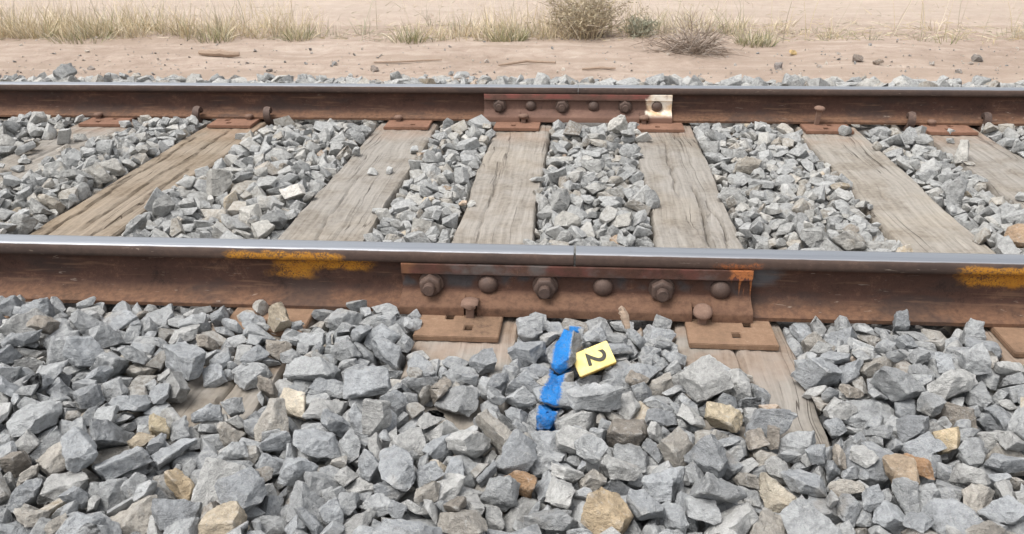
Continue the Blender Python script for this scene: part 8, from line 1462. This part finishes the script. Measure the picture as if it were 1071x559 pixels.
def read_ballast():
    for i in range(0, len(BALLAST), 7):
        k, x, y, z, a, b, c = BALLAST[i:i+7]
        a, b, c = a/40, b/40, c/40
        yield k//32, .03+.1*(k % 32)/31, Vector((x, y, z))/1000, Quaternion((math.sqrt(max(0, 1-a*a-b*b-c*c)), a, b, c)).normalized()
def tone(r):
    u = r.random(); v = r.uniform(1.02, 1.56)
    if u < .46: c = (.238, .246, .252)
    elif u < .72: c = (.265, .270, .270)
    elif u < .86: c = (.315, .312, .300)
    elif u < .945: c = (.285, .265, .235)
    elif u < .982: c = (.235, .210, .180)
    elif u < .995: c = (.36, .305, .23)
    else: c = (.30, .215, .145)
    return tuple(x*v for x in c)
SPECIAL = [
    (-0.94, 1.006, (.60, .57, .52), 'white stone among grey stones left of the pale strewn sleeper'),
    (-0.69, -0.5, (0.5, 0.42, 0.29), 'large pale tan stone beside the exposed sleeper patch in the foreground'),
    (-0.457, -0.507, (0.62, 0.55, 0.44), 'small cream stone in the left foreground'),
    (0.066, -0.695, (0.46, 0.36, 0.24), 'tan stone at the bottom centre'),
    (0.533, -0.564, (0.34, 0.21, 0.12), 'orange-brown stone in the right foreground'),
    (-0.079, -0.651, (.34, .22, .13), 'small orange stone in the centre foreground'),
    (-0.592, -0.711, (.42, .33, .22), 'tan stone at the lower left'),
    (0.296, -0.652, (0.46, 0.41, 0.33), 'cream-grey stone in the right foreground'),
    (0.613, -0.485, (0.52, 0.42, 0.28), 'pale tan stone near the right edge'),
    (0.494, -0.621, (0.36, 0.28, 0.2), 'brown stone at lower right'),
    (1.103, 0.632, (.38, .27, .18), 'orange stone near the right end of the nearer rail'),
    (0.268, -0.507, (0.5, 0.42, 0.3), 'pale yellow stone right of centre'),
]
def build_ballast():
    spots = [(p, i) for i, (k, L, p, q) in enumerate(read_ballast()) if i < 300 and L > .058]
    special = {}
    for x, y, c, lab in SPECIAL:
        i = min((q for q in spots if q[1] not in special), key=lambda q: math.hypot(q[0].x-x, q[0].y-y)-1.2*q[0].z)[1]
        special[i] = (c, lab)
    r = random.Random(77); fine = [mesh('stone', stone_render_bm(k, True), M['stone'], 26) for k in range(NSHAPE)]
    coarse = []
    for k in range(NSHAPE):
        bm = stone_render_bm(k, False); bm.verts.index_update()
        coarse.append(([v.co.copy() for v in bm.verts], [tuple(v.index for v in f.verts) for f in bm.faces])); bm.free()
    V, F, T = [], [], []
    rest = list(read_ballast())
    for k, L, p, q in rest[300:]+rest[:300]:                          # the shoulder goes on past both ends of the picture
        if p.y < -.08 and (p.x < -.60 or p.x > .50):
            rest.append((k, L, p+Vector((-.88 if p.x < 0 else .88, 0, 0)), q))
    for i, (k, L, p, q) in enumerate(rest):
        c = tone(r)
        if p.y > .08 : c = tuple(x*y for x, y in zip(c, (1.06, 1.03, .98)))   # older, dustier stone between the rails
        if i < 300:
            o = obj('stone', fine[k], ballast); o.location = p; o.rotation_mode = 'QUATERNION'; o.rotation_quaternion = q; o.scale = (L,)*3
            if i in special: c = special[i][0]; o['label'] = special[i][1]
            o.color = (*c, 1)
            if i in special: continue
            if abs(p.x-(.115*p.y+.016)) < .03 and -.48 < p.y < -.15: o['label'] = 'grey stone sprayed with a stripe of blue paint'
            elif c[0] > 1.7*c[2]: o['label'] = 'orange-brown stone among the grey ballast'
        else:
            m = Matrix.Translation(p) @ q.to_matrix().to_4x4() @ Matrix.Scale(L, 4); b = len(V); vv, ff = coarse[k]
            V += [m @ v for v in vv]; F += [tuple(a+b for a in f) for f in ff]; T += [c]*len(vv)
    me = bpy.data.meshes.new('ballast_stones'); me.from_pydata(V, [], F); me.materials.append(M['stone_mass'])
    at = me.attributes.new('tone', 'FLOAT_COLOR', 'POINT'); at.data.foreach_set('color', [x for c in T for x in (*c, 1)])
    me.polygons.foreach_set('use_smooth', [True]*len(me.polygons)); me.set_sharp_from_angle(angle=math.radians(26))
    tag(obj('ballast_stones', me, ballast), kind='stuff')
build_ballast()

# ------------------------------------------------------------------ yellow numbered marker and bits of wood on the stones
def make_marker():
    u = Vector((.86, .25, .30)).normalized(); n = Vector((-.18, -.70, .69)); n = (n-u*n.dot(u)).normalized(); v = n.cross(u)
    m = Matrix((u, v, n)).transposed().to_4x4(); m.translation = (.0406, -.307, .046)
    e = empty('number_marker', (0, 0, 0)); e.matrix_world = m
    tag(e, 'small yellow numbered marker lying beside the blue paint stripe', 'marker')
    bm = bmesh.new(); box(bm, -.037, .037, -.0235, .0235, -.012, 0); bmesh.ops.bevel(bm, geom=bm.edges[:], offset=.0012, segments=2, affect='EDGES')
    me = mesh('card', bm, [M['card'], M['card_edge']], 30)
    for p in me.polygons:
        if p.normal.z < .5: p.material_index = 1
    obj('card', me, e)
    cu = bpy.data.curves.new('numeral', 'FONT'); cu.body = '2'; cu.size = .052; cu.extrude = .0004; cu.align_x = 'CENTER'; cu.align_y = 'CENTER'; cu.offset = .0009
    to = bpy.data.objects.new('numeral_curve', cu); C.objects.link(to); bpy.context.view_layer.update()
    me = bpy.data.meshes.new_from_object(to.evaluated_get(bpy.context.evaluated_depsgraph_get())); bpy.data.objects.remove(to)
    me.materials.clear(); me.materials.append(M['ink'])
    o = obj('numeral', me, e, (0.004, 0, .0008)); o.rotation_euler.z = math.radians(-97); o.scale = (1.05, 1.0, 1)
make_marker()
def stick(name, pts, rad, label, group, cat='stick'):
    bm = bmesh.new(); P = []
    for a, b in zip(pts, pts[1:]):
        for i in range(4): P.append(Vector(a).lerp(Vector(b), i/4))
    P.append(Vector(pts[-1])); k = pts[0][0]*17
    P = [p+Vector((nz(i*.7, k, 1), nz(i*.7, k, 2), .5*nz(i*.7, k, 3)))*rad*.7 for i, p in enumerate(P)]
    R = [rad*(.55+.45*math.sin(math.pi*(i+.8)/(len(P)+.6)))*(1+.25*nz(i*1.3, k, 9)) for i in range(len(P))]
    tube(bm, P, R, 7); o = obj(name, mesh(name, bm, M['stick'], 50)); return tag(o, label, cat, group)
stick('wood_splinter', [(.112, -.150, .030), (.104, -.135, .052), (.098, -.128, .068)], .009, 'tan wood splinter poking up from stones below the nearer rail', None, 'splinter')
g = 'dead sticks lying on the sand'
def gp(x, y, dz=0): return (x, y, ground_z(x, y)+dz)
stick('stick', [gp(-2.47, 3.80, .02), gp(-2.35, 3.76, .022), gp(-2.19, 3.75, .02)], .024, 'thick short brown stick on the sand at left', g)
stick('stick', [gp(-1.27, 3.55, .01), gp(-1.05, 3.58, .012), gp(-.86, 3.62, .012)], .006, 'thin long stick on the sand left of centre', g)
stick('stick', [gp(-.50, 3.50, .012), gp(-.33, 3.58, .02), gp(-.16, 3.52, .012)], .009, 'crooked brown stick on the sand below the leafy bush', g)
stick('stick', [gp(.0, 3.38, .01), gp(.10, 3.37, .012), gp(.19, 3.36, .01)], .008, 'short straight brown stick on the sand right of centre', g)

# ------------------------------------------------------------------ stones on the sand
def sand_stones():
    r = random.Random(9); V, F, T = [], [], []; lib = []
    for k in range(0, 24):
        bm = stone_hull(k); bmesh.ops.bevel(bm, geom=bm.edges[:], offset=.03, segments=1, affect='EDGES', clamp_overlap=True); bmesh.ops.triangulate(bm, faces=bm.faces[:]); bm.verts.index_update()
        lib.append(([v.co.copy() for v in bm.verts], [tuple(v.index for v in f.verts) for f in bm.faces])); bm.free()
    for i in range(1500):
        y = 2.75+abs(r.gauss(0, .75)) if i % 3 else r.uniform(2.7, 4.6); x = r.uniform(-4.6, 3.6); L = .0105*math.exp(r.gauss(0, .55)); L = min(L, .05)
        vv, ff = lib[r.randrange(24)]; q = Quaternion((r.gauss(0, 1), r.gauss(0, 1), r.gauss(0, 1), r.gauss(0, 1))).normalized()
        m = Matrix.Translation((x, y, ground_z(x, y)+L*.15)) @ q.to_matrix().to_4x4() @ Matrix.Scale(L, 4); b = len(V)
        V += [m @ v for v in vv]; F += [tuple(a+b for a in f) for f in ff]
        c = r.choice([(.24, .20, .17), (.30, .25, .21), (.20, .19, .18), (.42, .34, .28), (.55, .47, .39)]); T += [c]*len(vv)
    me = bpy.data.meshes.new('sand_pebbles'); me.from_pydata(V, [], F); me.materials.append(M['stone_mass'])
    at = me.attributes.new('tone', 'FLOAT_COLOR', 'POINT'); at.data.foreach_set('color', [x for c in T for x in (*c, 1)])
    o = obj('sand_pebbles', me); tag(o, 'scatter of tiny pebbles on the pale sand', 'pebbles', kind='stuff')
    g = 'larger loose rocks on the sand'
    for x, y, L, c, k, lab in ((1.62, 3.62, .085, (.22, .18, .15), 6, 'brown rock, larger of a pair on the sand at right'), (1.71, 3.52, .065, (.24, .19, .15), 13, 'brown rock, smaller of a pair on the sand at right'),
            (2.35, 3.72, .075, (.21, .19, .17), 20, 'dark rock alone on the sand near the right edge'), (1.33, 4.0, .075, (.62, .45, .22), 2, 'pale yellow rock on the sand below the grass'),
            (1.12, 3.42, .075, (.27, .24, .22), 27, 'flat grey rock on the sand right of the dead bush'), (.045, 2.93, .105, (.24, .255, .265), 8, 'big blue-grey rock on the sand behind the rail joint'),
            (.125, 2.97, .085, (.29, .25, .21), 34, 'brown rock beside the big blue-grey rock behind the rail joint'), (-1.22, 3.36, .06, (.25, .21, .18), 41, 'dark rock on the sand left of centre')):
        me = mesh('rock', stone_render_bm(k, True), M['stone'], 30); o = obj('rock', me); o.color = (*c, 1)
        o.location = (x, y, ground_z(x, y)+L*.22); o.scale = (L,)*3; o.rotation_euler = (r.uniform(-.3, .3), r.uniform(-.3, .3), r.uniform(0, 6)); tag(o, lab, 'rock', g)
sand_stones()

# ------------------------------------------------------------------ grass, tufts and bushes
STRAW = [(.60, .50, .32), (.68, .59, .42), (.56, .46, .30), (.72, .64, .49), (.48, .41, .30)]
GREEN = [(.24, .25, .13), (.30, .30, .16), (.21, .23, .12), (.37, .35, .20)]
GREY = [(.42, .38, .29), (.48, .43, .34), (.36, .33, .24), (.36, .36, .26)]
class Blades:
    def __init__(s): s.V, s.F, s.T = [], [], []
    def add(s, base, d, L, w, bend, col, seg=3):
        d = Vector(d).normalized(); side = d.cross(Vector((RNG.gauss(0, 1), RNG.gauss(0, 1), .01)));  side = side.normalized()
        b0 = len(s.V); p = Vector(base); step = L/seg
        for i in range(seg+1):
            ww = w*(1-i/seg)**.7+.0003
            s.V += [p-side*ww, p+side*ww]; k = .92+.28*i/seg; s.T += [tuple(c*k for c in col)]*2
            d = (d+Vector((bend[0], bend[1], -.5*math.hypot(*bend)))*(1/seg)).normalized(); p = p+d*step
        for i in range(seg): a = b0+2*i; s.F.append((a, a+1, a+3, a+2))
    def build(s, name, mat, parent=None):
        me = bpy.data.meshes.new(name); me.from_pydata(s.V, [], s.F); me.materials.append(mat)
        at = me.attributes.new('tone', 'FLOAT_COLOR', 'POINT'); at.data.foreach_set('color', [x for c in s.T for x in (*c, 1)])
        return obj(name, me, parent)
def gauss2(s): return RNG.gauss(0, s), RNG.gauss(0, s)
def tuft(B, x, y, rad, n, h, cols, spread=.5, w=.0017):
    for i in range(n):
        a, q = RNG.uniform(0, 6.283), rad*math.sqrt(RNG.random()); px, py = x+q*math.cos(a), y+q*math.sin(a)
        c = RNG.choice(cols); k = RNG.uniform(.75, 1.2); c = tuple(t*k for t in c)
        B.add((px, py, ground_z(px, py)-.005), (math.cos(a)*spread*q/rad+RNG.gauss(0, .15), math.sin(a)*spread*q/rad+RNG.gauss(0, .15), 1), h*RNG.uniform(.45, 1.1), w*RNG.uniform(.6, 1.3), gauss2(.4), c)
def grass_strip():
    B = Blades()
    # density along the strip: thick golden at left, thinner to the right
    def dens(x):
        d = .42+.75*nz(x*.9, 4, 2)+.55*nz(x*2.7, 1, 8)
        if x < -2.6: d += .30
        if x > 1.1: d *= .35
        return max(.06, d)
    x = -5.2
    while x < 4.2:
        d = dens(x)
        for _ in range(3):
            if RNG.random() < d:
                y = 4.50+.22*nz(x*.6, 3, 5)+abs(RNG.gauss(0, .33)); xx = x+RNG.uniform(-.05, .05)
                gold = .85 if x < -2.2 else .62
                cols = STRAW if RNG.random() < gold else (GREY if RNG.random() < .6 else GREEN+STRAW[:1])
                hh = (.28 if x < -2.2 else .23)*RNG.uniform(.35, 1.2)*(.5 if x > 1.1 else 1)
                tuft(B, xx, y, .07, RNG.randint(12, 26), hh, cols, .55)
        x += .030
    # sparse litter mat on the ground
    for i in range(2600):
        x = RNG.uniform(-5, 4); y = 4.45+abs(RNG.gauss(0, .5)); a = RNG.uniform(0, 6.283)
        B.add((x, y, ground_z(x, y)+.002), (math.cos(a), math.sin(a), RNG.uniform(.02, .5)), RNG.uniform(.03, .11), .0018, gauss2(.3), RNG.choice(STRAW+GREY), 2)
    for i in range(420):
        x = RNG.uniform(-5.5, 4.5); y = RNG.uniform(5.2, 7.4); a = RNG.uniform(0, 6.283)
        B.add((x, y, ground_z(x, y)+.002), (math.cos(a), math.sin(a), RNG.uniform(.05, .9)), RNG.uniform(.03, .12), .0018, gauss2(.3), RNG.choice(STRAW+GREY), 2)
    # tall seed stalks
    for i in range(150):
        x = RNG.uniform(-5, 3.6); y = RNG.uniform(4.4, 5.0); h = RNG.uniform(.22, .46)
        B.add((x, y, ground_z(x, y)), (RNG.gauss(0, .18), RNG.gauss(0, .1), 1), h, .0018, gauss2(.15), RNG.choice(GREY+STRAW), 4)
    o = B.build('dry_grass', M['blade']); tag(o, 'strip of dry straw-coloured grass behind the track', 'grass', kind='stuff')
grass_strip()
for x, y, rad, n, h, lab in ((-2.62, 4.42, .13, 160, .12, 'green grass tuft left of the short thick stick'), (-2.02, 4.46, .10, 140, .14, 'green grass tuft in the dry strip left of centre'),
        (-1.22, 4.44, .12, 150, .14, 'grey-green tuft in the dry grass above the thin long stick'), (-.52, 4.42, .12, 200, .13, 'low green tuft left of the leafy bush'), (1.16, 4.36, .13, 260, .13, 'low green tuft at the right end of the grass'),
        (-3.62, 4.44, .22, 220, .12, 'broad green tuft in the golden grass at far left')):
    B = Blades(); tuft(B, x, y, rad, n, h, GREEN+GREEN+GREY+STRAW, .6, .0022); o = B.build('grass_tuft', M['blade']); tag(o, lab, 'grass tuft', 'green tufts in the dry grass')
def bush(name, x, y, n, h, spread, cols, label, cat, lean=0, low=0., leaf=None):
    e = empty(name, (x, y, ground_z(x, y))); tag(e, label, cat)
    B = Blades(); Lf = Blades(); z0 = -.01
    for i in range(n):
        a = RNG.uniform(0, 6.283); s = spread*RNG.random()**.6; L = h*RNG.uniform(.55, 1.1)
        d = Vector((math.cos(a)*s+lean, math.sin(a)*s*.7, RNG.uniform(.25, 1)-low)).normalized(); p = Vector((RNG.gauss(0, .05), RNG.gauss(0, .04), z0))
        c = RNG.choice(cols); B.add(p, d, L, .0026, gauss2(.35), c, 4)
        for j in range(4):                                          # side twigs
            q = p+d*L*RNG.uniform(.3, .85); dd = (d+Vector((RNG.gauss(0, .6), RNG.gauss(0, .6), RNG.gauss(0, .45)))).normalized()
            if q.z < .0: q.z = .004
            B.add(q, dd, L*RNG.uniform(.15, .4), .0016, gauss2(.5), RNG.choice(cols), 2)
            if leaf:
                for _ in range(3):
                    qq = q+dd*L*RNG.uniform(.05, .3); Lf.add(qq, (RNG.gauss(0, 1), RNG.gauss(0, 1), RNG.gauss(.4, .8)), RNG.uniform(.012, .03), .0035, gauss2(.2), RNG.choice(leaf), 2)
    B.build('branches', M['twig'], e)
    if leaf: Lf.build('leaves', M['blade'], e)
bush('grey_bush', .02, 4.62, 230, .40, .85, [(.34, .28, .21), (.42, .36, .28), (.30, .24, .17), (.46, .39, .27)], 'tall grey-green bush of fine stems above the rail joint', 'bush', leaf=[(.46, .39, .27), (.50, .42, .29), (.38, .34, .24)])
bush('grey_bush', .40, 4.60, 60, .17, .9, [(.30, .27, .21), (.26, .24, .17)], 'small grey-green bush right beside the tall one', 'bush', leaf=[(.30, .31, .23), (.34, .34, .26)])
bush('dead_bush', .68, 3.95, 230, .30, 1.5, [(.27, .215, .17), (.20, .155, .12), (.38, .32, .27), (.45, .39, .34)], 'dead tangled brown bush lying flat on the sand', 'bush', lean=.1, low=.18)
